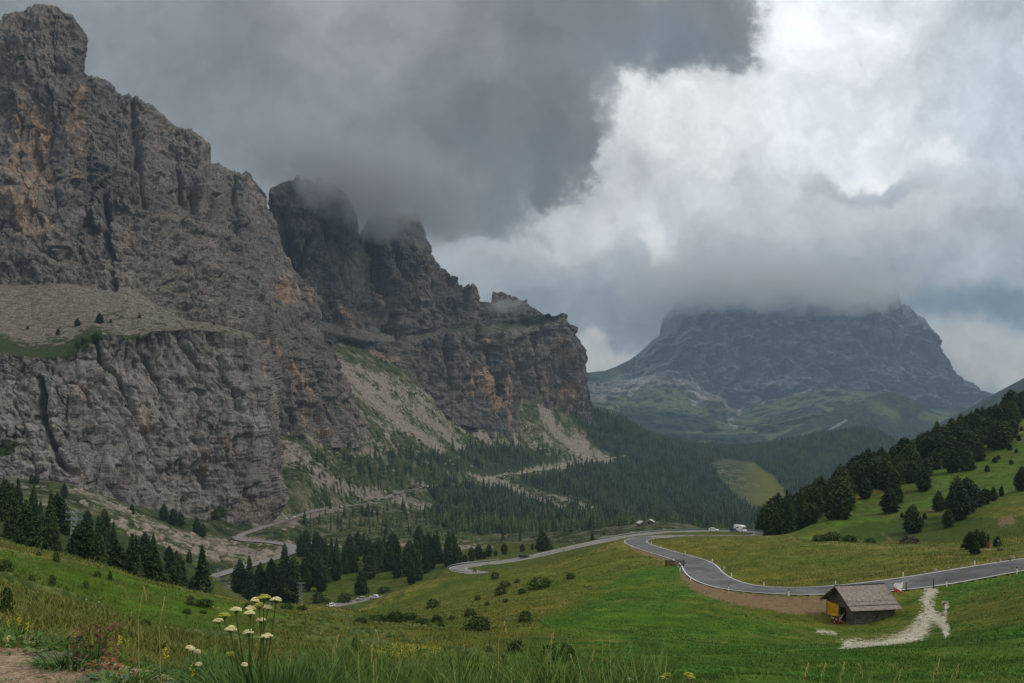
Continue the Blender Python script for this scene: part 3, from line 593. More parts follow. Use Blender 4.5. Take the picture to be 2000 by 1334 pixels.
# ------------------------------------------------------------------ ground: control points (column, row, distance) or (column, None, distance, height)
G = []
for p in ROAD_UP[::2]+ROAD_LOW[::2]+TRACK[1::2]: G.append(p)
def z(px, Yd, zz): G.append((px, None, Yd, zz))
for px in (-400, 0, 400, 800, 1200, 1600, 2000, 2400):
    z(px, 1.5, -1.6); z(px, 2.2, -1.6); z(px, 3.6, -1.66)
for px in (-400, 0, 150, 300): z(px, 5.5, -1.74); 
z(-400, 7.5, -1.9); z(0, 7.3, -1.85); z(150, 7.0, -1.9); z(300, 7.0, -2.15)
for px in (600, 900, 1300, 1700, 2100, 2400): z(px, 5.2, -1.85); z(px, 8, -2.9); z(px, 15, -5.8)
z(450, 5.2, -1.76); z(450, 8, -2.6)
G += [(-400, 1150, 12), (0, 1222, 11.5), (-400, 1090, 25), (0, 1150, 22), (0, 1128, 30), (-400, 1040, 40), (130, 1195, 21), (60, 1160, 26), (220, 1228, 20), (300, 1262, 16), (300, 1240, 24), (140, 1180, 38), (240, 1215, 42),
      (0, 1100, 50), (0, 1071, 72), (-400, 1000, 80), (60, 1088, 66), (100, 1084, 76), (200, 1109, 84), (330, 1143, 95), (420, 1166, 103), (550, 1181, 113), (640, 1186, 120), (700, 1191, 130), (200, 1160, 60), (350, 1190, 62), (100, 1130, 55),
      (300, 1212, 52), (500, 1225, 60), (400, 1262, 34), (600, 1290, 30), (800, 1302, 27), (700, 1250, 50), (640, 1210, 85), (900, 1256, 62), (820, 1205, 120), (935, 1222, 85), (860, 1205, 118), (1000, 1262, 60), (1110, 1302, 42), (1000, 1215, 100),
      (1200, 1240, 72), (1200, 1300, 42), (1300, 1285, 50), (1500, 1302, 44), (1700, 1330, 34), (1900, 1300, 38), (2000, 1250, 45), (2000, 1330, 30), (2400, 1150, 50), (1400, 1320, 36),
      (-400, 1040, 130), (0, 1082, 110), (100, 1108, 110), (200, 1135, 112), (330, 1172, 122), (420, 1195, 130), (550, 1215, 142), (640, 1220, 150), (700, 1215, 165)]
z(450, 200, -55); z(600, 220, -62); z(600, 280, -74); z(450, 300, -76); z(520, 350, -86); z(330, 200, -47)
# big meadow hill
G += [(760, 1161, 250), (800, 1142, 285), (880, 1139, 322), (940, 1136, 322), (1000, 1125, 322), (1060, 1110, 325), (1100, 1096, 312), (1150, 1079, 287), (1200, 1062, 262), (1230, 1060, 250), (700, 1187, 210), (750, 1200, 175), (800, 1182, 215), (900, 1160, 225), (1000, 1145, 195), (1000, 1126, 260),
      (1100, 1120, 200), (1200, 1090, 190), (1050, 1190, 118), (1200, 1130, 150), (1290, 1100, 180), (1300, 1130, 145), (1340, 1112, 162), (1300, 1165, 112), (1200, 1180, 105), (1400, 1165, 118), (1400, 1215, 90), (1550, 1210, 102), (1550, 1255, 75), (1700, 1262, 78), (1800, 1215, 95), (1680, 1214, 104),
      (1750, 1172, 108), (1900, 1155, 103), (1950, 1210, 72), (2000, 1150, 92), (2300, 1100, 90)]
z(1100, 345, -58); z(1150, 345, -54)
# mound beyond the upper road
G += [(1310, 1052, 274), (1330, 1062, 240), (1400, 1051, 258), (1500, 1053, 232), (1600, 1060, 202), (1700, 1065, 185), (1800, 1069, 172), (1900, 1074, 158), (1960, 1070, 152), (2050, 1062, 150), (2300, 1030, 150), (1420, 1078, 195), (1450, 1108, 160), (1600, 1088, 165), (1600, 1130, 136), (1450, 1130, 146), (1800, 1100, 140), (1700, 1120, 132), (1950, 1090, 132)]
# right hand slope
G += [(1520, 1050, 350), (1600, 1070, 262), (1700, 1072, 245), (1800, 1072, 232), (1900, 1064, 215), (2000, 1046, 205), (2300, 980, 220), (1560, 1045, 315), (1600, 990, 340), (1700, 938, 385), (1800, 893, 435), (1900, 846, 485), (2000, 806, 530), (2150, 745, 580), (2400, 650, 640), (1540, 1035, 335),
      (1600, 1020, 305), (1700, 1000, 320), (1750, 1005, 300), (1800, 962, 340), (1900, 928, 355), (2000, 895, 370), (2300, 800, 400), (1900, 1000, 280), (2000, 975, 272), (1850, 905, 410), (1950, 850, 450)]
for px, zz in ((1450, -100), (1600, -130), (1800, -130), (2000, -110), (2400, -60)): z(px, 700, zz)
z(1600, 450, -62); z(1750, 560, -60); z(1900, 640, -50); z(2100, 700, -30); z(1500, 430, -62); z(1500, 1200, -190); z(1800, 1200, -220); z(2200, 1200, -200); z(1900, 2200, -300); z(2300, 2200, -250)
# valley beyond
G += [(1250, 1032, 700), (1330, 1030, 800), (1400, 1040, 520), (1200, 1041, 700), (1150, 1062, 560), (1060, 1080, 500), (1000, 1082, 500), (1100, 1050, 780), (950, 1092, 460), (900, 1060, 700), (800, 1064, 730), (1000, 1066, 730), (640, 1062, 780), (600, 1105, 560), (500, 1168, 432), (560, 1174, 424),
      (700, 1150, 455), (800, 1120, 480), (650, 1120, 505), (850, 1140, 430), (700, 1040, 900), (800, 1000, 1100), (700, 1015, 980), (900, 1050, 850), (900, 990, 1250), (1000, 1012, 1200), (1150, 1000, 1400), (1200, 1022, 1250), (1400, 1022, 1400), (1400, 1005, 1750), (1450, 965, 2200), (1480, 905, 2500), (1540, 990, 2000), (1520, 930, 2380),
      (1300, 950, 2100), (1250, 900, 2400), (1200, 950, 1900), (1150, 850, 2450), (1180, 880, 2380), (1100, 870, 2170), (1050, 880, 2050), (1140, 800, 2370), (1200, 826, 2550), (1280, 862, 2650), (1340, 888, 2700), (1400, 906, 2750), (1480, 917, 2800), (1505, 914, 2900), (1560, 880, 3000), (1600, 860, 3080), (1640, 843, 3150), (1680, 834, 3200), (1710, 834, 3200), (1740, 848, 3230), (1765, 872, 3240), (1790, 905, 3250), (1840, 950, 3250), (1600, 950, 2700), (1700, 940, 2850), (1750, 930, 3000), (1450, 920, 2450)]
for px, zz in ((1140, -60), (1300, -180), (1500, -240), (1700, -260), (1900, -320), (2300, -320)): z(px, 3900, zz)
# left slope to the foot of the wall
G += [(0, 1010, 250), (-400, 980, 250), (0, 1050, 170), (100, 1050, 220), (200, 1095, 205), (200, 1045, 320), (300, 1110, 240), (300, 1060, 380), (400, 1120, 340), (400, 1135, 400), (0, 970, 420), (-400, 960, 420), (100, 988, 450), (200, 996, 550), (300, 1028, 600), (400, 1052, 650), (430, 1098, 520), (540, 1088, 640), (500, 1070, 665), (420, 1078, 600),
      (0, 950, 600), (-400, 950, 560), (140, 950, 620), (230, 985, 665), (300, 1000, 700), (410, 1030, 770), (470, 1032, 800), (530, 1000, 870), (545, 880, 1050), (600, 862, 1100), (700, 865, 1210), (600, 940, 1010), (560, 930, 1000), (640, 880, 1150), (700, 930, 1160), (620, 960, 1020), (760, 900, 1330), (690, 760, 1420), (650, 712, 1510), (700, 720, 1590), (760, 740, 1670), (800, 733, 1740), (750, 820, 1510), (830, 765, 1790), (870, 795, 1830), (800, 880, 1460), (800, 820, 1600), (920, 813, 1910), (900, 880, 1730), (990, 843, 2040), (950, 890, 1850), (1030, 815, 2150), (1055, 792, 2210), (1085, 808, 2250), (1115, 815, 2290), (1090, 860, 2200)]
GU, GS, GV = [], [], []
for p in G:
    u = (p[0]-1000)/F; Yd = p[2]
    v = (HZ-p[1])/F if p[1] is not None else p[3]/Yd
    GU.append(u); GS.append(math.log(Yd)); GV.append(v)
GU, GS, GV = map(np.array, (GU, GS, GV))
KS = 1.0
def kern(r2): return np.sqrt(r2+0.0006)     # softened linear kernel: no overshoot
n = len(GU); A = np.zeros((n+3, n+3))
r2 = (GU[:, None]-GU)**2+((GS[:, None]-GS)*KS)**2
A[:n, :n] = kern(r2)+np.eye(n)*3e-4
A[:n, n] = A[n, :n] = 1; A[:n, n+1] = A[n+1, :n] = GU; A[:n, n+2] = A[n+2, :n] = GS
wts = np.linalg.solve(A, np.concatenate([GV, np.zeros(3)]))
def rbf(u, s):
    u = u.astype(np.float64); s = s.astype(np.float64); out = wts[n]+wts[n+1]*u+wts[n+2]*s
    for k in range(n): out += wts[k]*kern((u-GU[k])**2+(s-GS[k])**2)
    return out
COLS = np.arange(-420, 2421, 2.6); s0, s1 = math.log(1.5), math.log(3900.0); NR = 820
SR = np.linspace(s0, s1, NR)
cu = (COLS-1000)/F
# coarse solve, then bilinear refinement (the field is smooth)
cc = np.linspace(0, len(COLS)-1, 300); rr = np.linspace(0, NR-1, 330)
UU, SS = np.meshgrid(np.interp(cc, np.arange(len(COLS)), cu), np.interp(rr, np.arange(NR), SR))
VV = rbf(UU, SS)
def upres(A, nr, nc):
    r = np.linspace(0, A.shape[0]-1, nr); c = np.linspace(0, A.shape[1]-1, nc)
    r0 = np.minimum(r.astype(int), A.shape[0]-2); c0 = np.minimum(c.astype(int), A.shape[1]-2); fr = (r-r0)[:, None]; fc = (c-c0)[None]
    a = A[r0][:, c0]; b = A[r0][:, c0+1]; d_ = A[r0+1][:, c0]; e = A[r0+1][:, c0+1]
    return (a*(1-fc)+b*fc)*(1-fr)+(d_*(1-fc)+e*fc)*fr
VV = upres(VV, NR, len(COLS))
VV = blur(VV, 3)
GX, GSs = np.meshgrid(COLS, SR); GYd = np.exp(GSs)
gX = (GX-1000)/F*GYd; gZ = VV*GYd
# natural unevenness, scaled by distance
far = sstep(GYd, 420, 900)
hum = 0.035*fbm(gX/1.1, GYd/1.1, 0.5, 3)+0.16*fbm(gX/5, GYd/5, 1.5, 3)*sstep(GYd, 8, 30)+0.75*fbm(gX/22, GYd/22, 2.5, 3)*sstep(GYd, 25, 90)
gRock = 3.2*ridged(gX/34, GYd/50, 0.2, 4)+4.5*fbm(gX/90, GYd/90, 8.5, 3)
leftslope = sstep(GX, 560, 420)*sstep(GYd, 330, 430)*sstep(GYd, 900, 800)
gZ = gZ+hum+gRock*np.maximum(far*sstep(GX, 1500, 1300), leftslope*0.7)+3*fbm(gX/60, GYd/60, 3.5, 3)*far
# rows of gullies running down the talus (towards lower right)
tal = sstep(GYd, 980, 1150)*sstep(GX, 1180, 1050)
gZ -= tal*5.0*np.maximum(0, ridged((gX*0.86+GYd*0.50)/70, (gX*0.5-GYd*0.86)/500, 0.3, 2)-0.5)
# roads press the ground flat
def flatten(P, inner, outer, drop=0.12, ymin=0, ymax=1e9):
    global gZ
    from mathutils.kdtree import KDTree
    kd = KDTree(len(P))
    for i, p in enumerate(P): kd.insert((p[0], p[1], 0), i)
    kd.balance()
    # candidate vertices: near the line's bounding cells
    cell = outer; occ = set()
    for p in P:
        cx, cy = int(p[0]//cell), int(p[1]//cell)
        for a in (-1, 0, 1):
            for b in (-1, 0, 1): occ.add((cx+a)*100003+cy+b)
    key = (np.floor(gX/cell)).astype(np.int64)*100003+np.floor(GYd/cell).astype(np.int64)
    cand = np.argwhere(np.isin(key, np.array(list(occ))))
    for r_, c_ in cand:
        _, i, dd = kd.find((gX[r_, c_], GYd[r_, c_], 0))
        if dd < outer:
            k = 1-float(sstep(np.array(dd), inner, outer))
            gZ[r_, c_] = gZ[r_, c_]*(1-k)+(P[i][2]-drop)*k
n_near = int(np.argmax(road_pts[:, 1] > 480)) if (road_pts[:, 1] > 480).any() else len(road_pts)
flatten(road_pts[:n_near], 5.0, 13.0, 0.10)
flatten(road_pts[n_near:], 9.0, 28.0, 0.7)
flatten(track_pts, 9.0, 35.0, 0.6)

def gh(x, y):
    """ground height at world x, y (arrays)"""
    x = np.atleast_1d(np.asarray(x, float)); y = np.atleast_1d(np.asarray(y, float))
    c = (x/y*F+1000-COLS[0])/(COLS[1]-COLS[0]); r = (np.log(y)-s0)/(SR[1]-SR[0])
    c = np.clip(c, 0, len(COLS)-1.001); r = np.clip(r, 0, NR-1.001); c0 = c.astype(int); r0 = r.astype(int); fc = c-c0; fr = r-r0
    return (gZ[r0, c0]*(1-fc)+gZ[r0, c0+1]*fc)*(1-fr)+(gZ[r0+1, c0]*(1-fc)+gZ[r0+1, c0+1]*fc)*fr
PYG = HZ-gZ/GYd*F
# visible-from-here flag (used only to find where a photo point lies on the ground)
def hit(px, py, ymin=2.0, ymax=3900):
    """first ground point seen at a photo position, walking outwards"""
    c = int(round((px-COLS[0])/(COLS[1]-COLS[0]))); colr = PYG[:, c]
    ok = (GYd[:, c] >= ymin) & (GYd[:, c] <= ymax) & (colr <= py)
    i = int(np.argmax(ok)) if ok.any() else int(np.argmin(np.where((GYd[:, c] >= ymin) & (GYd[:, c] <= ymax), colr, 1e9)))
    Yd = float(GYd[i, c]); x = (px-1000)/F*Yd
    return x, Yd, float(gh(x, Yd)[0])

# ------------------------------------------------------------------ what grows and lies where (material zones, no shading)
jit = 7*fbm(GX/40, PYG/18, 4.4, 3)
QX, QY = GX+jit*1.5, PYG+jit*0.5
def zone(poly, y0=0, y1=1e9): return (in_poly(QX, QY, poly) & (GYd > y0) & (GYd < y1)).astype(float)
def stroke(pts, r, y0=0, y1=1e9, jitter=True):
    a, b = (QX, QY) if jitter else (GX, PYG)
    return np.exp(-(seg_dist(a, b, pts)/r)**2)*((GYd > y0) & (GYd < y1))
m1 = np.zeros(GX.shape+(4,)); m2 = np.zeros(GX.shape+(4,))
# m1: R lush green, G bare earth, B gravel/scree, A forest floor ; m2: R dry straw grass, G pale gravel track, B alpine mix, A wet dark scrub
lush = zone([(1262, 1108), (1190, 1135), (1110, 1175), (1060, 1210), (1040, 1240), (985, 1275), (1000, 1310), (1130, 1310), (1400, 1340), (1500, 1420), (2500, 1420), (2500, 1050), (2000, 1112), (1850, 1142), (1760, 1160), (1640, 1168), (1610, 1200), (1500, 1192), (1400, 1172), (1350, 1142), (1335, 1105)], 24, 200)
m1[..., 0] = blur(lush, 3)
m1[..., 0] = np.maximum(m1[..., 0], 0.55*zone([(-400, 1000), (0, 1070), (200, 1105), (420, 1165), (500, 1182), (420, 1230), (300, 1240), (150, 1180), (0, 1110), (-400, 1060)], 34, 112))
m1[..., 0] = np.maximum(m1[..., 0], 0.45*zone([(180, 1150), (560, 1190), (600, 1240), (330, 1262), (240, 1220)], 34, 112))
m1[..., 0] = np.maximum(m1[..., 0], 0.35*zone([(590, 1120), (860, 1100), (860, 1175), (700, 1190), (560, 1190)], 380, 520))
m1[..., 0] = np.maximum(m1[..., 0], 0.5*sstep(GX, 1480, 1560)*sstep(GYd, 235, 270)*sstep(GYd, 700, 600))
m1[..., 1] = np.maximum(stroke([(1342, 1128), (1375, 1150), (1420, 1165), (1520, 1178), (1600, 1182)], 13, 90, 190), zone([(1338, 1120), (1400, 1155), (1500, 1166), (1612, 1168), (1618, 1198), (1560, 1200), (1440, 1180), (1360, 1152)], 90, 190)*0.9)
m1[..., 1] = np.maximum(m1[..., 1], 0.8*stroke([(1228, 1062), (1255, 1078), (1300, 1092), (1330, 1099)], 6, 150, 280))
m1[..., 1] = np.maximum(m1[..., 1], 0.5*stroke([(1270, 1066), (1330, 1082), (1385, 1098), (1405, 1130), (1460, 1145), (1560, 1148)], 4, 120, 290))
m1[..., 1] = np.maximum(m1[..., 1], 0.75*stroke([(1955, 1020), (1975, 1015)], 10, 200, 400)); m1[..., 1] = np.maximum(m1[..., 1], 0.6*stroke([(1733, 1048), (1735, 1052)], 6, 200, 400))
m1[..., 1] = np.maximum(m1[..., 1], 0.5*stroke([(1780, 1132), (1900, 1104), (2000, 1084)], 5, 100, 150))
dirt = zone([(-500, 1250), (0, 1262), (90, 1268), (160, 1282), (240, 1298), (320, 1316), (380, 1345), (420, 1500), (-500, 2500)], 1.4, 9.5)
dirt = np.maximum(dirt, zone([(20, 1240), (80, 1240), (110, 1250), (60, 1258)], 4, 14))
m1[..., 1] = np.maximum(m1[..., 1], dirt)
# talus, river bed, road cuts
m2[..., 2] = np.clip(sstep(GYd, 440, 560)*sstep(GX, 1500, 1420)*(PYG < 1062)+leftslope, 0, 1)
scr = np.zeros(GX.shape)
SCREE = [([(640, 695), (720, 770), (790, 830), (860, 880), (930, 925), (960, 935)], 13, 1.0), ([(700, 720), (770, 760), (820, 800), (870, 850), (920, 895), (990, 920)], 8, 0.85), ([(650, 700), (690, 760), (740, 800)], 20, 0.42), ([(740, 735), (800, 760), (840, 800)], 14, 0.4), ([(945, 930), (1000, 955), (1060, 985), (1100, 1000)], 11, 1.0),
         ([(1060, 800), (1085, 840), (1110, 865), (1150, 895)], 12, 0.95), ([(1035, 830), (1060, 850), (1085, 875)], 5, 0.8), ([(1110, 840), (1140, 870), (1170, 895)], 10, 0.6), ([(1170, 900), (1200, 920), (1240, 945)], 8, 0.6), ([(1075, 968), (1110, 975), (1170, 1000)], 9, 0.9), ([(550, 890), (600, 910), (660, 950), (740, 968)], 15, 0.75), ([(560, 870), (610, 900)], 16, 0.55), ([(620, 940), (700, 965), (740, 960)], 14, 0.6),
         ([(770, 975), (800, 985), (900, 1000), (960, 1010)], 9, 0.8), ([(790, 962), (783, 985), (840, 990), (920, 992)], 4, 1.0), ([(600, 1063), (700, 1066), (760, 1062), (880, 1070), (960, 1068)], 4, 0.95), ([(470, 1053), (540, 1062), (600, 1068)], 7, 0.9), ([(440, 1075), (500, 1080), (560, 1075)], 14, 0.8), ([(600, 1005), (650, 995), (740, 975)], 6, 0.55), ([(560, 1030), (580, 1020), (560, 1012)], 9, 0.6), ([(600, 1010), (620, 1000), (670, 998)], 7, 0.6),
         ([(930, 935), (1000, 925), (1060, 915)], 6, 1.0), ([(1040, 919), (1110, 908), (1160, 900), (1224, 890)], 5, 1.0), ([(600, 1001), (700, 985), (780, 962), (860, 947), (930, 938)], 4, 0.62), ([(140, 950), (240, 1000), (300, 1030), (330, 1060)], 13, 0.5), ([(200, 990), (270, 1020), (340, 1060), (420, 1080)], 13, 0.5), ([(330, 1050), (420, 1062), (520, 1090)], 13, 0.7), ([(480, 1000), (500, 1020), (545, 1012)], 12, 1.0), ([(340, 1110), (345, 1130), (370, 1143)], 5, 0.7), ([(880, 860), (940, 900), (985, 925)], 4, 0.7)]
for pts, r_, k in SCREE: scr = np.maximum(scr, k*stroke(pts, r_, 400, 2600))
scr = np.maximum(scr, 0.22*zone([(600, 860), (640, 700), (720, 730), (800, 760), (860, 810), (780, 830), (740, 860), (690, 870)], 1000, 2400))
scr = np.maximum(scr, 0.24*zone([(1000, 840), (1040, 790), (1120, 830), (1180, 890), (1140, 890), (1080, 860), (1050, 870)], 1900, 2500))
m1[..., 2] = scr
g_s = np.random.default_rng(23)
for i_ in range(34):      # many narrow runnels of stones, all falling towards the lower right
    x0_ = g_s.uniform(560, 1090); top_ = np.interp(x0_, [560, 640, 700, 800, 870, 1000, 1090], [870, 700, 725, 745, 800, 845, 810]); L_ = g_s.uniform(60, 210); st_ = g_s.uniform(0.0, 60)
    p0 = (x0_+st_*0.9, top_+st_*0.62); p1 = (p0[0]+L_*0.5, p0[1]+L_*0.36); p2 = (p0[0]+L_, p0[1]+L_*g_s.uniform(0.58, 0.72))
    scr = np.maximum(scr, g_s.uniform(0.45, 0.95)*stroke([p0, p1, p2], g_s.uniform(1.8, 5.0), 900, 2500))
scr = np.maximum(scr, 0.27*zone([(550, 880), (600, 850), (700, 720), (800, 745), (1000, 850), (1040, 800), (1160, 890), (1000, 920), (820, 890), (700, 900), (640, 940)], 850, 2400))
m1[..., 2] = scr
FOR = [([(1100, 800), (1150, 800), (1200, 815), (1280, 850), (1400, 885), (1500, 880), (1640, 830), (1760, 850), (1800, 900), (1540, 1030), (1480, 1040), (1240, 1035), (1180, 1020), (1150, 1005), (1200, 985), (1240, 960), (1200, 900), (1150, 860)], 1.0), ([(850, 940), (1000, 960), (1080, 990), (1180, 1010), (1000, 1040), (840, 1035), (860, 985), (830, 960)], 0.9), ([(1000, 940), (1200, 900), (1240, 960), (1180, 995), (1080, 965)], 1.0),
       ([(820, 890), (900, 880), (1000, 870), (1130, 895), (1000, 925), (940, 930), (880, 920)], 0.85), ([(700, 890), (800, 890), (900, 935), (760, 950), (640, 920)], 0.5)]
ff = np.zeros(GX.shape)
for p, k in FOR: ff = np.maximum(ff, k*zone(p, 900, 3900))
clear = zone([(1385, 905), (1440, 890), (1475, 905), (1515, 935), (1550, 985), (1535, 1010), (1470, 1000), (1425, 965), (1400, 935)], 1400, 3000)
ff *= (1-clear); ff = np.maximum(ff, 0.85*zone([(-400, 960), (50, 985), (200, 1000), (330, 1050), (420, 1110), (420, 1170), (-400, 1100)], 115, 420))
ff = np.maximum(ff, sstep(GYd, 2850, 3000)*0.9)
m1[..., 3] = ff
m2[..., 0] = np.clip(0.2*clear+0.8*stroke([(1560, 992), (1680, 972), (1720, 958), (1760, 935)], 7, 280, 520)+0.8*stroke([(1850, 905), (1950, 858), (2050, 815)], 10, 300, 620)+0.5*stroke([(1150, 1070), (1240, 1060), (1300, 1085)], 12, 140, 300)+0.5*stroke([(700, 1190), (900, 1110), (1000, 1100)], 8, 140, 345)+0.5*stroke([(0, 1073), (200, 1107), (420, 1167), (700, 1190)], 5, 60, 140)+0.4*stroke([(1300, 1046), (1500, 1048), (1700, 1066), (1950, 1074)], 8, 150, 300), 0, 1)
path = [(1815, 1152), (1812, 1185), (1808, 1215), (1790, 1238), (1745, 1258), (1690, 1266), (1655, 1264)]
m2[..., 1] = np.clip(0.92*stroke(path, 16, 55, 125)+1.1*stroke([(1828, 1205), (1845, 1225), (1848, 1238)], 8, 55, 125)+0.7*stroke([(1850, 1180), (1838, 1210)], 5, 55, 125)+0.8*stroke([(1595, 1233), (1635, 1238)], 4, 55, 125), 0, 1.2)
m2[..., 3] = np.clip(1.0*stroke([(1130, 1290), (1200, 1296), (1300, 1308), (1400, 1322)], 8, 25, 75)+0.8*stroke([(700, 1205), (800, 1212), (880, 1210)], 9, 75, 190)+0.6*stroke([(740, 1205), (880, 1140), (960, 1115)], 10, 140, 340)+0.6*stroke([(900, 1215), (1000, 1265), (1110, 1300)], 12, 35, 130)+0.75*zone([(1560, 1060), (1640, 1060), (1760, 1056), (1900, 1070), (2000, 1055), (2300, 1040), (2300, 1000), (1950, 1010), (1800, 1010), (1700, 1020)], 205, 330), 0, 1)

# ------------------------------------------------------------------ ground material
def ground_material():
    m, t, b = new_mat('meadow', 0.95, 0.08)
    g = t.node('ShaderNodeNewGeometry'); pos = g.outputs['Position']
    a1 = t.node('ShaderNodeAttribute', attribute_name='m1'); a2 = t.node('ShaderNodeAttribute', attribute_name='m2')
    lu, ea, gr = t.sep(a1.outputs['Color']); fo = a1.outputs['Alpha']
    dr, tr, al = t.sep(a2.outputs['Color']); we = a2.outputs['Alpha']
    yd = t.sep(pos)[1]
    nL = t.noise(pos, 0.03, 5, 0.6); nM = t.noise(pos, 0.22, 6, 0.62); nS = t.noise(pos, 1.6, 6, 0.68); nT = t.noise(pos, 9.0, 5, 0.7)
    streak = t.noise(t.vm('MULTIPLY', pos, (0.8, 0.5, 0.8)), 0.7, 5, 0.65)
    mm = t.m('ADD', t.m('MULTIPLY', nM, 0.45), t.m('ADD', t.m('MULTIPLY', nS, 0.30), t.m('MULTIPLY', streak, 0.25)))
    olive = t.ramp(mm, [(0.36, (0.040, 0.062, 0.008)), (0.46, (0.084, 0.104, 0.014)), (0.54, (0.132, 0.134, 0.022)), (0.64, (0.215, 0.188, 0.048))])
    tint = t.ramp(nL, [(0.35, (0.80, 1.02, 0.75)), (0.5, (1, 1, 1)), (0.65, (1.22, 1.03, 0.95))])
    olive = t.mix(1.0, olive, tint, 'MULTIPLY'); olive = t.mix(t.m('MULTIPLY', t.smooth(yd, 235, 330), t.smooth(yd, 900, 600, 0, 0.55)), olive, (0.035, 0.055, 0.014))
    lg = t.ramp(mm, [(0.36, (0.018, 0.054, 0.005)), (0.46, (0.043, 0.105, 0.009)), (0.55, (0.076, 0.152, 0.014)), (0.66, (0.145, 0.205, 0.03))])
    lg = t.mix(t.smooth(nL, 0.46, 0.58, 0, 0.75), lg, olive)
    base = t.mix(t.smooth(t.m('ADD', lu, t.m('MULTIPLY', t.m('SUBTRACT', nM, 0.5), 1.6)), 0.2, 0.8), olive, lg)
    straw = t.ramp(mm, [(0.35, (0.14, 0.12, 0.03)), (0.55, (0.26, 0.20, 0.07)), (0.7, (0.36, 0.27, 0.12))])
    base = t.mix(t.smooth(t.m('ADD', dr, t.m('MULTIPLY', t.m('SUBTRACT', streak, 0.5), 2.6)), 0.25, 0.8, 0, 0.8), base, straw)
    scrub = t.ramp(nS, [(0.35, (0.018, 0.035, 0.006)), (0.6, (0.05, 0.08, 0.014))])
    base = t.mix(t.smooth(t.m('ADD', we, t.m('MULTIPLY', t.m('SUBTRACT', nS, 0.5), 3.0)), 0.35, 0.75, 0, 0.9), base, scrub)
    # alpine mosaic beyond the meadows: low scrub, stones, turf
    f1 = t.noise(pos, 0.035, 8, 0.70); f2 = t.noise(pos, 0.15, 6, 0.7)
    alp = t.ramp(f1, [(0.40, (0.018, 0.032, 0.010)), (0.47, (0.042, 0.060, 0.018)), (0.54, (0.080, 0.088, 0.034)), (0.60, (0.16, 0.145, 0.095))])
    stones = t.ramp(f2, [(0.40, (0.10, 0.090, 0.070)), (0.52, (0.19, 0.165, 0.13)), (0.62, (0.31, 0.275, 0.225))])
    alp = t.mix(t.smooth(f2, 0.56, 0.66, 0, 0.8), alp, stones)
    base = t.mix(al, base, alp)
    # long scree tongues
    ts = t.noise(t.vm('MULTIPLY', pos, (1.0, 0.3, 0.3)), 0.04, 7, 0.7)
    scree = t.mix(t.smooth(t.noise(pos, 0.4, 4, 0.7), 0.4, 0.6), stones, (0.30, 0.255, 0.205))
    gv = t.m('ADD', gr, t.m('MULTIPLY', t.m('SUBTRACT', f2, 0.5), 2.6))
    gv = t.m('ADD', gv, t.m('MULTIPLY', t.m('SUBTRACT', ts, 0.5), 2.4))
    base = t.mix(t.m('MULTIPLY', t.smooth(gr, 0.05, 0.2), t.smooth(gv, 0.36, 0.62)), base, scree)
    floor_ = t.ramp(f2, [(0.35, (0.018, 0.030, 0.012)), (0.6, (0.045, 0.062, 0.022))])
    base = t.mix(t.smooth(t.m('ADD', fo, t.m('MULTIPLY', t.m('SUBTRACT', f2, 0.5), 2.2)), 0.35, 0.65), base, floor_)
    # bare earth
    earth = t.ramp(t.m('ADD', t.m('MULTIPLY', nS, 0.5), t.m('MULTIPLY', nT, 0.5)), [(0.3, (0.105, 0.062, 0.032)), (0.5, (0.20, 0.130, 0.072)), (0.7, (0.30, 0.21, 0.13))])
    nearf = t.smooth(yd, 14, 8)
    earthn = t.ramp(t.m('ADD', t.m('MULTIPLY', nS, 0.4), t.m('MULTIPLY', t.noise(pos, 28, 5, 0.7), 0.6)), [(0.38, (0.20, 0.13, 0.08)), (0.5, (0.36, 0.25, 0.165)), (0.62, (0.55, 0.43, 0.31))])
    earth = t.mix(nearf, earth, earthn)
    ev = t.m('ADD', ea, t.m('MULTIPLY', t.m('SUBTRACT', t.mix(nearf, nS, t.noise(pos, 5, 6, 0.7)), 0.5), 3.2))
    base = t.mix(t.m('MULTIPLY', t.smooth(ea, 0.05, 0.2), t.smooth(ev, 0.36, 0.6, 0, 0.95)), base, earth)
    # pale gravel
    gn = t.noise(pos, 5.5, 4, 0.75); gcol = t.ramp(gn, [(0.33, (0.13, 0.12, 0.06)), (0.45, (0.40, 0.36, 0.26)), (0.58, (0.60, 0.55, 0.43)), (0.7, (0.75, 0.70, 0.58))])
    tv = t.m('ADD', tr, t.m('MULTIPLY', t.m('SUBTRACT', t.m('ADD', t.m('MULTIPLY', nS, 0.5), t.m('MULTIPLY', t.noise(pos, 2.4, 4, 0.7), 0.5)), 0.5), 6.0))
    base = t.mix(t.m('MULTIPLY', t.smooth(tr, 0.05, 0.3), t.smooth(tv, 0.38, 0.75)), base, gcol)
    t.put(b.inputs['Base Color'], base)
    hb = t.m('ADD', t.m('MULTIPLY', nM, 1.2), t.m('ADD', t.m('MULTIPLY', nS, 0.45), t.m('MULTIPLY', nT, 0.10)))
    hf = t.m('ADD', t.m('MULTIPLY', f1, 14.0), t.m('MULTIPLY', f2, 5.0))
    fm = t.smooth(yd, 300, 700)
    h = t.m('ADD', t.m('MULTIPLY', hb, t.m('SUBTRACT', 1.0, t.m('MULTIPLY', fm, 0.8))), t.m('MULTIPLY', hf, fm))
    bump(t, b, h, 0.9, 1.0)
    return m
ground_mat = ground_material()
P = np.stack([gX, GYd, gZ], 2)
gnd = link('ground', mesh_np('ground', P.reshape(-1, 3), grid_faces(*GX.shape), [ground_mat], {'m1': m1.reshape(-1, 4), 'm2': m2.reshape(-1, 4)}, smooth=True), kind='structure')

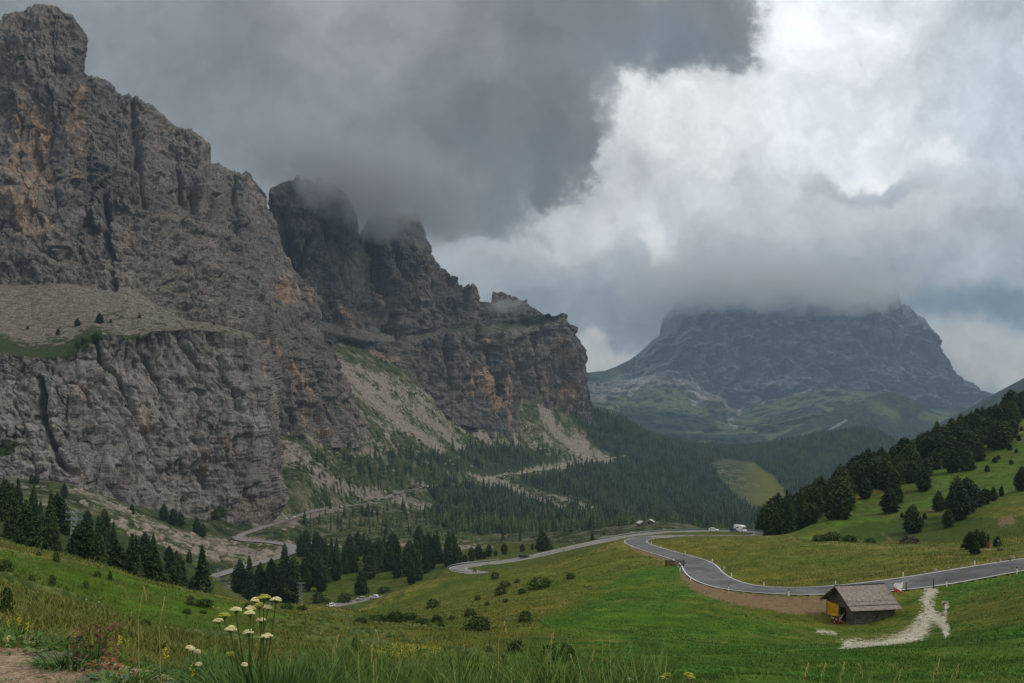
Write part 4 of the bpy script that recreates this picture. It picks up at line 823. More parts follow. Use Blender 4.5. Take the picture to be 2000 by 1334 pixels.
# ------------------------------------------------------------------ road surfaces
def ribbon(name, P, offs, lift, mat, ends=None, wobble=0.0):
    """strip following the line P between two sideways offsets, laid `lift` above the line"""
    P = np.asarray(P); T = np.gradient(P[:, :2], axis=0); T /= np.linalg.norm(T, axis=1)[:, None]+1e-9
    Nn = np.stack([-T[:, 1], T[:, 0]], 1)
    rows = []
    for o in offs:
        oo = o+(wobble*pn(P[:, 0]*0.4+o, P[:, 1]*0.4, 0.5) if wobble else 0)
        oo = np.broadcast_to(oo, (len(P),))
        rows.append(np.column_stack([P[:, 0]+Nn[:, 0]*oo, P[:, 1]+Nn[:, 1]*oo, P[:, 2]+lift]))
    V = np.stack(rows, 1)
    return mesh_np(name, V.reshape(-1, 3), grid_faces(len(P), len(offs)), [mat])
m_as, t_, b_ = new_mat('asphalt', 0.85, 0.25)
pos_ = t_.node('ShaderNodeNewGeometry').outputs['Position']
na = t_.noise(pos_, 0.35, 5, 0.6); nb = t_.noise(pos_, 6, 4, 0.7)
t_.put(b_.inputs['Base Color'], t_.mix(t_.smooth(na, 0.3, 0.7), (0.085, 0.086, 0.088), (0.13, 0.13, 0.128)))
ck_ = t_.voro(t_.vm('ADD', pos_, t_.vm('SCALE', t_.noise(pos_, 0.8, 3, 0.6, color=True), 1.6)), 0.22, 'DISTANCE_TO_EDGE')
c0_ = t_.mix(t_.smooth(na, 0.40, 0.60), (0.078, 0.079, 0.082), (0.135, 0.134, 0.13)); c0_ = t_.mix(t_.smooth(ck_, 0.012, 0.004, 0, 0.7), c0_, (0.035, 0.035, 0.036)); c0_ = t_.mix(t_.smooth(t_.noise(pos_, 0.12, 2, 0.5), 0.56, 0.58, 0, 0.35), c0_, (0.05, 0.05, 0.052)); t_.put(b_.inputs['Base Color'], c0_); bump(t_, b_, nb, 0.01, 0.6)
m_as2, t_, b_ = new_mat('old_asphalt', 0.85, 0.25)
pos_ = t_.node('ShaderNodeNewGeometry').outputs['Position']
t_.put(b_.inputs['Base Color'], t_.mix(t_.smooth(t_.noise(pos_, 0.3, 5, 0.6), 0.3, 0.7), (0.15, 0.135, 0.122), (0.22, 0.20, 0.185)))
m_line = simple('road_paint', (225, 222, 212), 0.7, 0.3, 0.12, 1.5)
m_verge = simple('verge_soil', (150, 125, 95), 0.95, 0.1, 0.3, 1.0)
i_up = int(np.argmax((road_pts[:, 1] > 300)))            # the upper stretch ends here
def part_of(P, ya, yb):
    k = (P[:, 1] >= ya) & (P[:, 1] <= yb); return P[k]
i_hp = int(np.argmin(np.where(road_pts[:, 1] < 395, road_pts[:, 0]+1000*(road_pts[:, 1] > 380)*(road_pts[:, 0] > 20), 1e9)))
up = road_pts[:i_up]
rest = road_a[i_up-1:]
k_far = int(np.argmax(road_b[:, 1] > 450))
W_UP = 3.5
link('road', ribbon('road', up, np.linspace(-W_UP-0.35, W_UP+0.35, 9), 0.0, m_as), kind='structure')
link('road', ribbon('road', rest, np.linspace(-4.0, 4.0, 9), 0.0, m_as2), kind='structure')
link('road', ribbon('road', road_b[:k_far+2], np.linspace(-4.0, 4.0, 9), 0.0, m_as2), kind='structure')
link('road', ribbon('road', road_b[k_far:], np.linspace(-4.6, 4.6, 7), 0.0, m_as2), kind='structure')
link('path', ribbon('path', track_pts, np.linspace(-5, 5, 7), 0.3, simple('track_stone', (168, 152, 132), 0.95, 0.1, 0.3, 0.2), wobble=2.5), kind='structure')
V_, F_, off_ = [], [], 0
for P_, hw in ((up, W_UP), (rest, 3.6)):
    for sgn in (-1, 1):
        me_ = ribbon('tmp', P_, (sgn*hw-0.085, sgn*hw+0.085), 0.012, m_line)
        v = np.empty(len(me_.vertices)*3, np.float32); me_.vertices.foreach_get('co', v)
        V_.append(v.reshape(-1, 3)); F_.append(grid_faces(len(P_), 2)+off_); off_ += len(P_)*2
        bpy.data.meshes.remove(me_)
link('road_marking', mesh_np('road_marking', np.concatenate(V_), np.concatenate(F_), [m_line]), kind='structure')

# ------------------------------------------------------------------ small mesh builder for objects
class MB:
    def __init__(s): s.v = []; s.f = []; s.n = 0
    def add(s, V, Fc):
        s.v.append(np.asarray(V, float)); s.f += [tuple(int(i)+s.n for i in f) for f in Fc]; s.n += len(V); return s
    def box(s, c, d, rz=0.0, taper=1.0, rx=0.0, ry=0.0):
        from mathutils import Euler
        M = np.array(Euler((rx, ry, rz)).to_matrix())
        V = []
        for z_ in (-.5, .5):
            k = taper if z_ > 0 else 1
            for y_ in (-.5, .5):
                for x_ in (-.5, .5): V.append((x_*d[0]*k, y_*d[1]*k, z_*d[2]))
        V = np.array(V)@M.T+np.array(c)
        return s.add(V, [(0, 2, 3, 1), (4, 5, 7, 6), (0, 1, 5, 4), (2, 6, 7, 3), (0, 4, 6, 2), (1, 3, 7, 5)])
    def tube(s, pts, rad, n=7, cap=True):
        pts = [Vector(p) for p in pts]; rad = rad if hasattr(rad, '__len__') else [rad]*len(pts)
        V = []
        for i, p in enumerate(pts):
            t = (pts[min(i+1, len(pts)-1)]-pts[max(i-1, 0)]).normalized()
            a = t.cross(Vector((0, 0, 1))) if abs(t.z) < 0.95 else t.cross(Vector((1, 0, 0)))
            a.normalize(); b = t.cross(a)
            for k in range(n):
                q = 2*math.pi*k/n; w_ = p+(a*math.cos(q)+b*math.sin(q))*rad[i]; V.append(w_[:])
        Fc = [(i*n+k, i*n+(k+1) % n, (i+1)*n+(k+1) % n, (i+1)*n+k) for i in range(len(pts)-1) for k in range(n)]
        if cap: Fc += [tuple(range(n))[::-1], tuple((len(pts)-1)*n+k for k in range(n))]
        return s.add(V, Fc)
    def prism(s, prof, y0, y1, inset=None):
        """side outline (x, z) extruded along y; inset(z) shrinks the width"""
        n = len(prof); V = []
        for y_ in (y0, y1):
            for (x_, z_) in prof:
                k = inset(z_) if inset else 1.0; V.append((x_, y_*k, z_))
        Fc = [(i, (i+1) % n, n+(i+1) % n, n+i) for i in range(n)]+[tuple(range(n))[::-1], tuple(range(n, 2*n))]
        return s.add(V, Fc)
    def ball(s, c, r, n=8, m_=6, jit_=0.0):
        V = [(c[0], c[1], c[2]-r[2])]
        for i in range(1, m_):
            a = -math.pi/2+math.pi*i/m_
            for k in range(n):
                q = 2*math.pi*k/n; j = 1+jit_*random.uniform(-1, 1)
                V.append((c[0]+r[0]*math.cos(a)*math.cos(q)*j, c[1]+r[1]*math.cos(a)*math.sin(q)*j, c[2]+r[2]*math.sin(a)*j))
        V.append((c[0], c[1], c[2]+r[2])); Fc = []
        for k in range(n): Fc.append((0, 1+(k+1) % n, 1+k))
        for i in range(m_-2):
            for k in range(n): a = 1+i*n; Fc.append((a+k, a+(k+1) % n, a+n+(k+1) % n, a+n+k))
        a = 1+(m_-2)*n; t = len(V)-1
        for k in range(n): Fc.append((a+k, a+(k+1) % n, t))
        return s.add(V, Fc)
    def mesh(s, name, mat, smooth=False):
        me = bpy.data.meshes.new(name); me.from_pydata(np.concatenate(s.v).tolist(), [], s.f)
        me.materials.append(mat); me.update()
        if smooth: me.polygons.foreach_set('use_smooth', np.ones(len(me.polygons), bool))
        return me
    def build(s, name, mat, parent=None, smooth=False, bevel=0.0, **props):
        o = link(name, s.mesh(name, mat, smooth), parent, **props)
        if bevel:
            md = o.modifiers.new('bevel', 'BEVEL'); md.width = bevel; md.segments = 2; md.limit_method = 'ANGLE'
        return o
def thing(name, label, cat, loc, rz=0.0, group=None):
    o = bpy.data.objects.new(name, None); C.objects.link(o); o.empty_display_size = 0.5
    o.location = loc; o.rotation_euler = (0, 0, rz); o['label'] = label; o['category'] = cat
    if group: o['group'] = group
    return o
def kids(o): return [c for c in C.objects if c.parent == o]
def copy_thing(o, tree, loc, rz, sc, label=None, group=None):
    """tree: nested list [(child, [grandchildren])] prepared once"""
    r = o.copy(); C.objects.link(r); r.location = loc; r.rotation_euler = (0, 0, rz); r.scale = sc
    if label: r['label'] = label
    if group: r['group'] = group
    for ch, gs in tree:
        c = ch.copy(); C.objects.link(c); c.parent = r
        for g in gs: d_ = g.copy(); C.objects.link(d_); d_.parent = c
    return r
def tree_of(o):
    ks = kids(o); return [(k, kids(k)) for k in ks]

# ------------------------------------------------------------------ conifers
def leaf_mat(name, dark, light, rough=0.85, sc=0.9):
    m, t, b = new_mat(name, rough, 0.15)
    rnd = t.node('ShaderNodeObjectInfo').outputs['Random']
    n = t.noise(t.node('ShaderNodeNewGeometry').outputs['Position'], sc, 6, 0.65)
    c = t.mix(t.smooth(n, 0.38, 0.62), dark, light)
    c = t.mix(1.0, c, t.ramp(rnd, [(0.0, (0.72, 0.80, 0.85)), (0.5, (1, 1, 1)), (1.0, (1.35, 1.22, 0.95))]), 'MULTIPLY')
    t.put(b.inputs['Base Color'], c)
    return m
M_pine = leaf_mat('needles_dark', (0.018, 0.034, 0.014), (0.060, 0.090, 0.032))
M_light = leaf_mat('needles_light', (0.020, 0.042, 0.013), (0.048, 0.080, 0.026))
M_bush = leaf_mat('bush_leaves', (0.020, 0.042, 0.008), (0.060, 0.095, 0.020))
M_bark = simple('bark', (72, 58, 46), 0.95, 0.1, 0.3, 3.0)
def crown_np(seed, profile, nclump, size, droop=0.3):
    """clusters of needles spread through a crown of unit height; profile(h) = radius"""
    g = np.random.default_rng(seed); V, Fc = [], []
    hs = np.sort(g.uniform(0.05, 1.0, nclump*4)); pr = np.array([profile(h) for h in hs])
    keep = g.uniform(0, 1, len(hs)) < (pr/pr.max()+0.12); hs = hs[keep][:nclump] if keep.sum() < nclump else g.choice(hs[keep], nclump, replace=False)
    lob = g.uniform(0, 6.28, 12)
    i0 = 0
    for h in hs:
        a = g.uniform(0, 2*math.pi); layer = (h*14) % 1.0
        r = profile(h)*(0.62+0.42*g.uniform()**0.5)*(1.0-0.30*layer)*(1+0.22*math.sin(3*a+lob[int(h*11)])+0.10*math.sin(7*a+lob[(int(h*11)+5) % 12]))
        s_ = size*(0.7+0.7*g.uniform())*(0.55+0.45*min(1, profile(h)/0.14))
        cx, cy, cz = r*math.cos(a), r*math.sin(a), h-droop*r*0.5
        for k in range(3):
            out = np.array([math.cos(a+g.normal()*0.5), math.sin(a+g.normal()*0.5), -droop+g.normal()*0.45]); out /= np.linalg.norm(out)
            side = np.cross(out, [0, 0, 1.0]); side /= np.linalg.norm(side)+1e-6
            upv = np.cross(side, out); tl = g.normal()*0.7
            sd = side*math.cos(tl)+upv*math.sin(tl); c = np.array([cx, cy, cz])+g.normal(size=3)*s_*0.3
            V += [c-out*s_*0.5-sd*s_*0.30, c-out*s_*0.2+sd*s_*0.42, c+out*s_*0.75+sd*s_*0.05, c+out*s_*0.25-sd*s_*0.42]
            Fc.append((i0, i0+1, i0+2, i0+3)); i0 += 4
    return np.array(V), np.array(Fc)
def pine_prof(w, sharp, low):
    def f(h):
        if h < low: return w*(0.55+0.45*h/low)
        t = (h-low)/(1-low); return w*max(0.0, (1-t**sharp))**0.85+0.004
    return f
KINDS = {
    'spruce': (pine_prof(0.155, 0.95, 0.12), M_pine, 1500, 0.032, 0.35),
    'pine': (pine_prof(0.225, 1.9, 0.25), M_pine, 1700, 0.037, 0.15),
    'roundpine': (pine_prof(0.30, 2.6, 0.35), M_pine, 1700, 0.042, 0.05),
    'larch': (pine_prof(0.235, 1.3, 0.15), M_light, 1400, 0.034, 0.2),
}
PROTO = {}
def conifer_proto(kind, seed):
    prof, mat, n_, size, dr = KINDS[kind]
    V, Fc = crown_np(seed, prof, n_, size, dr)
    crown = mesh_np('crown', V, Fc, [mat])
    tb = MB(); tb.tube([(0, 0, -0.06), (0, 0, 0.3), (0.004, 0, 0.93)], [0.022, 0.016, 0.003], 7)
    for k in range(10):
        h = 0.15+0.07*k; a = k*2.4; r = prof(h)*0.75; tb.tube([(0, 0, h), (r*math.cos(a), r*math.sin(a), h-0.02)], [0.006, 0.002], 4, False)
    return crown, tb.mesh('trunk', M_bark)
for kd_ in KINDS: PROTO[kd_] = [conifer_proto(kd_, 100+i*7+len(kd_)) for i in range(3)]
NTREES = 0
def conifer(x, y, zb, h, kind, label, group=None, wide=1.0, name=None, cat='tree'):
    global NTREES
    NTREES += 1
    crown, trunk = PROTO[kind][NTREES % 3]
    t = thing(name or {'spruce': 'spruce_tree', 'pine': 'pine_tree', 'roundpine': 'pine_tree', 'larch': 'larch_tree'}[kind], label, cat, (x, y, zb), random.uniform(0, 6.28), group)
    k = h*wide*random.uniform(0.9, 1.12); t.scale = (k, k, h)
    link('crown', crown, t); link('trunk', trunk, t)
    return t
def tree_top(px, top, Yd, kind='pine', label='', group=None, wide=1.0):
    """tree standing on the ground at (column, distance) whose tip reaches the given row"""
    x = (px-1000)/F*Yd; zb = float(gh(x, Yd)[0]); h = max(2.0, (HZ-top)/F*Yd-zb)
    return conifer(x, Yd, zb-0.2, h+0.2, kind, label, group, wide)
def tree_base(px, base, top, kind, label, group=None, wide=1.0, y0=20, y1=3000):
    x, Yd, zb = hit(px, base, y0, y1); h = max(0.8, (base-top)/F*Yd)
    return conifer(x, Yd, zb-0.15, h, kind, label, group, wide)
def sample_zone(poly, n_, y0, y1, mind=0.0, seed=1):
    """ground points, evenly spread on the land, whose photo position falls in the polygon"""
    g = np.random.default_rng(seed); out = []
    px = [p[0] for p in poly]; tries = 0
    while len(out) < n_ and tries < 400:
        tries += 1
        Yd = np.sqrt(g.uniform(y0**2, y1**2, 400)); u = g.uniform(min(px), max(px), 400); x = (u-1000)/F*Yd; zz = gh(x, Yd)
        py = HZ-zz/Yd*F; ok = in_poly(u, py, poly)
        for a, b, c in zip(x[ok], Yd[ok], zz[ok]):
            if mind and any((a-o[0])**2+(b-o[1])**2 < mind**2 for o in out): continue
            out.append((a, b, c))
            if len(out) >= n_: break
    return out
Gl = 'conifers of the dense clump between the left meadow and the rock wall'
left_poly = [(-60, 985), (40, 990), (110, 1000), (190, 1020), (240, 1060), (330, 1110), (400, 1140), (400, 1175), (300, 1180), (200, 1150), (0, 1100), (-60, 1100)]
for (x, y, zz) in sample_zone(left_poly, 54, 125, 330, 5.5, 3):
    conifer(x, y, zz-0.3, random.uniform(7, 13.5), random.choice(['spruce', 'spruce', 'pine', 'larch']), 'conifer in the dense dark clump between the left meadow and the rock wall', Gl)
for px, top, Yd, kd_, lb in [(152, 1022, 135, 'larch', 'loose-crowned larch standing on the left meadow edge, left of the tallest tree'), (192, 1008, 128, 'spruce', 'tallest dark spruce on the crest of the left meadow'), (258, 1042, 140, 'spruce', 'broad spruce on the meadow crest right of the tallest one'), (300, 1062, 148, 'larch', 'mid green larch on the falling meadow crest left of the road end'),
                             (395, 1064, 150, 'spruce', 'dark slim spruce standing alone in front of the lower road end'), (345, 1075, 165, 'spruce', 'dark spruce between the larch and the lone slim spruce on the meadow crest'), (225, 1052, 150, 'pine', 'dark pine just right of the tallest spruce on the left meadow'),
                             (283, 1040, 300, 'pine', 'narrow pine in front of the pale boulder field, left of centre clump'), (330, 1065, 330, 'pine', 'dark pine at the lower edge of the pale boulder field'), (370, 1072, 350, 'larch', 'greener tree at the lower right of the boulder field')]:
    tree_top(px, top, Yd, kd_, lb)
for px, base, top, lb in [(38, 982, 952, 'single dark conifer in the grass below the left rock foot'), (62, 948, 928, 'left conifer of two on the grey rock foot at far left'), (72, 946, 926, 'right conifer of two on the grey rock foot at far left'), (126, 975, 946, 'thick dark conifer beside the top of the boulder field'), (112, 985, 962, 'small conifer left of the top of the boulder field'),
                          (320, 1018, 984, 'left and tallest of three conifers at the foot of the pale wall'), (338, 1028, 994, 'middle one of three conifers at the foot of the pale wall'), (353, 1028, 1000, 'right one of three conifers at the foot of the pale wall'), (384, 1045, 1012, 'slim left conifer of a pair by the wall foot near the road bend'), (396, 1050, 1022, 'stout right conifer of a pair by the wall foot near the road bend'), (258, 1005, 984, 'small conifer on top of the boulder field')]:
    tree_base(px, base, top, 'pine', lb, y0=300, y1=900)
Gc = 'conifers of the wood in the valley in front of the river bed'
TENS = 'first second third fourth fifth sixth seventh eighth ninth tenth eleventh twelfth thirteenth fourteenth fifteenth sixteenth seventeenth eighteenth nineteenth twentieth twenty-first twenty-second twenty-third twenty-fourth twenty-fifth twenty-sixth'.split()
for i, (px, top, Yd, kd_, wd) in enumerate(sorted([(468, 1092, 440, 'pine', .9), (487, 1085, 436, 'spruce', 1.1), (508, 1098, 432, 'pine', .9), (530, 1090, 428, 'pine', .9), (556, 1062, 424, 'spruce', 1.35), (572, 1085, 420, 'pine', .9), (600, 1072, 470, 'pine', .8), (618, 1068, 472, 'pine', .8), (636, 1055, 480, 'spruce', 1.2), (628, 1098, 452, 'pine', .9), (655, 1062, 482, 'pine', .8), (600, 1110, 455, 'pine', .8), (672, 1068, 500, 'spruce', 1.1), (690, 1066, 505, 'spruce', 1.2), (722, 1078, 480, 'pine', .9), (745, 1062, 500, 'spruce', 1.3), (762, 1068, 500, 'pine', .8), (775, 1090, 470, 'pine', .9),
                                (804, 1088, 440, 'pine', .8), (816, 1075, 450, 'spruce', 1.2), (830, 1062, 470, 'spruce', 1.2), (843, 1068, 480, 'pine', .8), (857, 1058, 500, 'spruce', 1.2), (872, 1064, 500, 'spruce', 1.2), (888, 1062, 500, 'pine', .8), (897, 1066, 480, 'pine', .8)])):
    tree_top(px, top, Yd, kd_, TENS[i]+' tall conifer from the left along the front of the valley wood', Gc, wd)
for (x, y, zz) in sample_zone([(585, 1078), (900, 1066), (905, 1120), (860, 1125), (700, 1130), (590, 1140)], 34, 470, 600, 5, 5):
    conifer(x, y, zz-0.3, random.uniform(15, 21), random.choice(['spruce', 'pine']), 'dark conifer in the wood on the valley floor between the lower road and the hairpin', Gc)
tree_top(706, 1112, 437, 'larch', 'light green conical tree standing in the clearing in front of the valley wood', wide=1.2)
tree_top(490, 1132, 420, 'larch', 'small light green tree in front of the dark valley wood at its left end', wide=1.4)
Gh = 'round pines on the meadow just behind the hairpin guardrail'
ORD = ['first', 'second', 'third', 'fourth', 'fifth', 'sixth', 'seventh', 'eighth', 'ninth', 'tenth', 'eleventh', 'twelfth']
for oi, (px, top, Yd, wd) in enumerate([(908, 1082, 470, 1.1), (921, 1068, 470, 1.0), (935, 1063, 480, 1.1), (946, 1076, 475, 1.0), (955, 1063, 484, 1.0), (968, 1074, 480, 1.0), (985, 1061, 486, 1.2), (996, 1076, 490, .7)]):
    tree_top(px, top, Yd, 'roundpine' if wd >= 1 else 'spruce', ORD[oi]+' tree from the left in the short row behind the hairpin guardrail', Gh, wd*0.8)
for px, top, Yd, kd_, wd, lb in [(1020, 1062, 520, 'roundpine', .9, 'small round pine alone on the pale meadow beyond the hairpin road'), (1040, 1060, 540, 'pine', .9, 'smaller slim pine between the lone round pine and the broad tree'), (1060, 1036, 500, 'pine', 1.35, 'broad lone conifer beside the road climbing from the hairpin'), (1073, 1050, 505, 'larch', 1.2, 'lower greener conifer leaning on the broad lone conifer'),
                                 (1157, 1038, 590, 'spruce', 1.5, 'dark conifer just above the start of the long guardrail'), (1180, 1036, 640, 'spruce', 1.4, 'left one of two touching conifers beyond the long guardrail'), (1192, 1039, 640, 'spruce', 1.2, 'right one of two touching conifers beyond the long guardrail'), (1205, 1033, 655, 'spruce', 1.0, 'slim conifer near the two far sheds')]:
    tree_top(px, top, Yd, kd_, lb, None, wd)
# right-hand slope
Gr = 'conifers of the wood climbing the right-hand slope'
right_poly = [(1484, 1052), (1560, 1062), (1620, 1064), (1665, 1050), (1668, 1010), (1650, 985), (1700, 962), (1780, 925), (1860, 895), (1905, 870), (1935, 845), (2000, 822), (2080, 780), (2080, 690), (2000, 800), (1900, 840), (1800, 885), (1700, 930), (1600, 985), (1530, 1030)]
lbr = 'dark stone pine in the wood climbing the right-hand slope'
nr_ = 0
for (x, y, zz) in sample_zone(right_poly, 100, 290, 600, 6.0, 8):
    px_ = 1000+x/y*F; nr_ += 1
    conifer(x, y, zz-0.4, random.uniform(13, 18)*(1.1 if px_ < 1700 else 1.0), random.choice(['pine', 'roundpine', 'pine', 'larch'] if nr_ % 7 == 0 else ['pine', 'roundpine', 'pine', 'spruce']), lbr, Gr, 1.1)
RW = sample_zone(right_poly, 330, 300, 640, 2.5, 88)+sample_zone([(1560, 1035), (1640, 1005), (1700, 985), (1790, 950), (1870, 928), (1930, 895), (2000, 850), (2000, 825), (1900, 868), (1780, 925), (1690, 962), (1600, 1000)], 70, 290, 600, 3.5, 89)
mass_rw = [(x, y, zz-0.4) for x, y, zz in RW]
for px, base, top, kd_, wd, lb in [
    (1690, 975, 930, 'pine', 1.2, 'pine at the lower tip of the straw coloured ridge on the right slope'), (1803, 962, 914, 'pine', 1.2, 'large dark conical pine standing free on the open right slope'), (1738, 1002, 952, 'pine', 1.4, 'broad dark pine with a skirt on the open slope below the straw ridge'), (1755, 985, 948, 'pine', 1.0, 'slim pine just right of the broad skirted pine'),
    (1783, 1042, 985, 'pine', 1.3, 'bushy dark pine alone low on the right slope above the reddish bush'), (1833, 998, 957, 'pine', 1.2, 'small pine standing alone between the bushy pine and the dark group'), (1852, 1032, 992, 'pine', 1.2, 'lowest pine of the dark group on the open right slope'), (1870, 1018, 930, 'pine', 0.9, 'tall pine in the middle of the dark group on the open right slope'), (1888, 1005, 935, 'roundpine', 0.9, 'thick pine right of the tall one in the dark group'),
    (1905, 992, 945, 'pine', 1.3, 'pine near the upper right of the dark group on the open slope'), (1924, 985, 952, 'roundpine', 1.0, 'round pine at the right of the dark group'), (1940, 980, 952, 'pine', 1.1, 'small pine second from the right end of the dark group'), (1956, 972, 950, 'pine', 1.0, 'small pine ending the dark group on the right'), (1996, 960, 912, 'pine', 1.2, 'pine cut by the right edge of the picture'),
    (1858, 1008, 965, 'roundpine', 0.9, 'dark pine left of the tall one in the dark group'), (1762, 1012, 1000, 'pine', 1.3, 'tiny pine left of the bushy lone pine'), (1806, 1015, 1002, 'pine', 1.2, 'tiny pine below the large conical pine'), (1888, 920, 870, 'larch', 1.3, 'light green round larch at the lower edge of the slope wood'), (1860, 925, 880, 'roundpine', 1.0, 'dark pine left of the light green larch')]:
    tree_base(px, base, top, kd_, lb, None, wd, 200, 620)
for i, (px, base, hh) in enumerate([(1928, 925, 14), (1943, 905, 12), (1950, 898, 10), (1975, 908, 10), (1985, 885, 9), (1965, 868, 16), (1972, 880, 14), (1990, 862, 12), (1958, 848, 12), (1995, 842, 10), (1968, 842, 9), (1980, 850, 14)]):
    tree_base(px, base, base-hh, 'pine', ORD[i]+' young pine of the dozen on the upper right clearing, counted up the slope', 'young pines on the upper right clearing', 1.6, 300, 700)
Gp = 'small pines around the carved totem'
for px, base, top, wd, lb in [(1896, 1074, 1036, 1.3, 'left one of the small pines beside the carved totem'), (1908, 1070, 1032, 1.2, 'middle one of the small pines beside the carved totem'), (1919, 1070, 1034, 1.1, 'small pine touching the carved totem on its left'), (1904, 1084, 1052, 1.5, 'low bushy pine standing in front of the pines by the totem'), (1948, 1068, 1046, 1.4, 'low dark bush pine behind the little trough'), (1881, 1070, 1060, 1.8, 'lowest dark bush left of the totem pines')]:
    tree_base(px, base, top, 'pine', lb, Gp, wd, 120, 175)
# trees on the rock ledge
_c = np.empty(len(rock_a.data.vertices)*3, np.float32); rock_a.data.vertices.foreach_get('co', _c); Pa = _c.reshape(-1, 3)[::3]; PaU = 1000+Pa[:, 0]/Pa[:, 1]*F; PaV = HZ-Pa[:, 2]/Pa[:, 1]*F
def on_rock(px, py):
    k = np.hypot(PaU-px, PaV-py) < 4; c = Pa[k]; i = int(np.argmin(c[:, 1])); return c[i]
for px, base, h, lb in [(198, 628, 22, 'largest tree on the green lip above the pale wall'), (154, 632, 16, 'slim tree left of the largest one on the green lip'), (218, 626, 9, 'small tree right of the largest one on the green lip'), (113, 650, 14, 'small tree on the grassy ledge, left part'), (274, 618, 10, 'small tree at the right end of the grassy ledge'), (56, 640, 8, 'tiny tree on the scree edge at the far left'), (152, 672, 12, 'small tree just below the lip above the pale wall')]:
    c = on_rock(px, base); conifer(c[0], c[1]-1, c[2]-1.0, h*c[1]/F, 'pine', lb, None, 1.3)

# ------------------------------------------------------------------ far woods as one mass each (past counting)
def mass_forest(name, pts, hmin, hmax, mat, label, tiers=4, seg=6, wide=0.17):
    g = np.random.default_rng(5); n_ = len(pts); pts = np.array(pts)
    H = g.uniform(hmin, hmax, n_)*(0.75+0.5*g.uniform(size=n_)**2); Wd = H*wide*g.uniform(0.8, 1.35, n_); ph = g.uniform(0, 6.28, n_)
    Vs, Fs = [], []; base = 0
    for k in range(tiers):
        zl = 0.02+0.93*(k/tiers)*0.95; zt = min(1.0, zl+1.45/tiers) if k < tiers-1 else 1.0; rr = (1-k/tiers)**0.8
        ring = np.zeros((n_, seg+1, 3))
        for j in range(seg):
            a = ph+2*math.pi*j/seg+k*0.5; r = Wd*rr*(0.75+0.5*g.uniform(size=n_))
            ring[:, j, 0] = pts[:, 0]+r*np.cos(a); ring[:, j, 1] = pts[:, 1]+r*np.sin(a); ring[:, j, 2] = pts[:, 2]+H*(zl-0.05*g.uniform(size=n_))
        ring[:, seg, 0] = pts[:, 0]+Wd*0.1*g.normal(size=n_)*(k < tiers-1); ring[:, seg, 1] = pts[:, 1]; ring[:, seg, 2] = pts[:, 2]+H*zt
        Vs.append(ring.reshape(-1, 3))
        b0 = base+np.arange(n_)[:, None]*(seg+1)
        for j in range(seg): Fs.append(np.concatenate([b0+j, b0+(j+1) % seg, b0+seg], 1))
        base += n_*(seg+1)
    return link(name, mesh_np(name, np.concatenate(Vs), np.concatenate(Fs), [mat]), kind='stuff', label=label)
M_far = leaf_mat('far_needles', (0.009, 0.018, 0.009), (0.050, 0.075, 0.028), sc=0.03)
def detailed_mass(name, pts, h0, h1, label, kinds=('pine', 'roundpine')):
    g = np.random.default_rng(44); Vs, Fs, base = [], [], 0
    for i, (x, y, zz) in enumerate(pts):
        me = PROTO[kinds[i % len(kinds)]][i % 3][0]; v = np.empty(len(me.vertices)*3, np.float32); me.vertices.foreach_get('co', v); v = v.reshape(-1, 3); h = g.uniform(h0, h1); a = g.uniform(0, 6.28); k = h*g.uniform(.9, 1.15)
        Vs.append(np.stack([(v[:, 0]*math.cos(a)-v[:, 1]*math.sin(a))*k+x, (v[:, 0]*math.sin(a)+v[:, 1]*math.cos(a))*k+y, v[:, 2]*h+zz], 1)); Fs.append(np.arange(len(v)).reshape(-1, 4)+base); base += len(v)
    return link(name, mesh_np(name, np.concatenate(Vs), np.concatenate(Fs), [M_pine]), kind='stuff', label=label)
detailed_mass('forest', mass_rw, 9, 15, 'trees filling the gaps of the wood on the right-hand slope')
def mask_points(n_, y0, y1, thr, seed, mask, px0=-100, px1=2100, extra=None):
    g = np.random.default_rng(seed); Yd = np.sqrt(g.uniform(y0**2, y1**2, n_)); u = g.uniform(px0, px1, n_)
    c = np.clip(((u-COLS[0])/(COLS[1]-COLS[0])).astype(int), 0, len(COLS)-1); r = np.clip(((np.log(Yd)-s0)/(SR[1]-SR[0])).astype(int), 0, NR-1)
    mk = mask[r, c]+0.25*fbm(u/30, Yd/60, 0.7, 3)
    k = (mk > thr) & (g.uniform(size=n_) < np.clip(mk*1.3, 0, 1)); x = (u[k]-1000)/F*Yd[k]; yk = Yd[k]
    return np.stack([x, yk, gh(x, yk)-0.5], 1)
keep_out = np.clip(1-(scr-0.3)*2.2, 0, 1)
pf = mask_points(52000, 1150, 3300, 0.45, 21, ff*keep_out*(PYG > 780), 500, 1900)
mass_forest('forest', pf, 15, 25, M_far, 'dense conifer forest covering the slope and valley below the rock buttress')
sp = zone([(820, 985), (1180, 1000), (1260, 1030), (1480, 1032), (1500, 1050), (1180, 1040), (900, 1045), (840, 1025)], 800, 1600)*0.95
sp = np.maximum(sp, 0.30*zone([(570, 900), (700, 880), (840, 890), (940, 940), (830, 950), (700, 975), (600, 985), (540, 930)], 850, 1700))
sp = np.maximum(sp, 0.16*zone([(600, 1005), (850, 990), (880, 1060), (600, 1062)], 700, 1300)); sp = np.maximum(sp, 0.35*zone([(640, 990), (740, 1000), (850, 1010), (840, 1035), (640, 1035)], 750, 1200))
sp = np.maximum(sp, 0.55*zone([(880, 1068), (1100, 1055), (1100, 1062), (1000, 1085), (900, 1085)], 640, 800)*0.6)
g_ = np.random.default_rng(31)
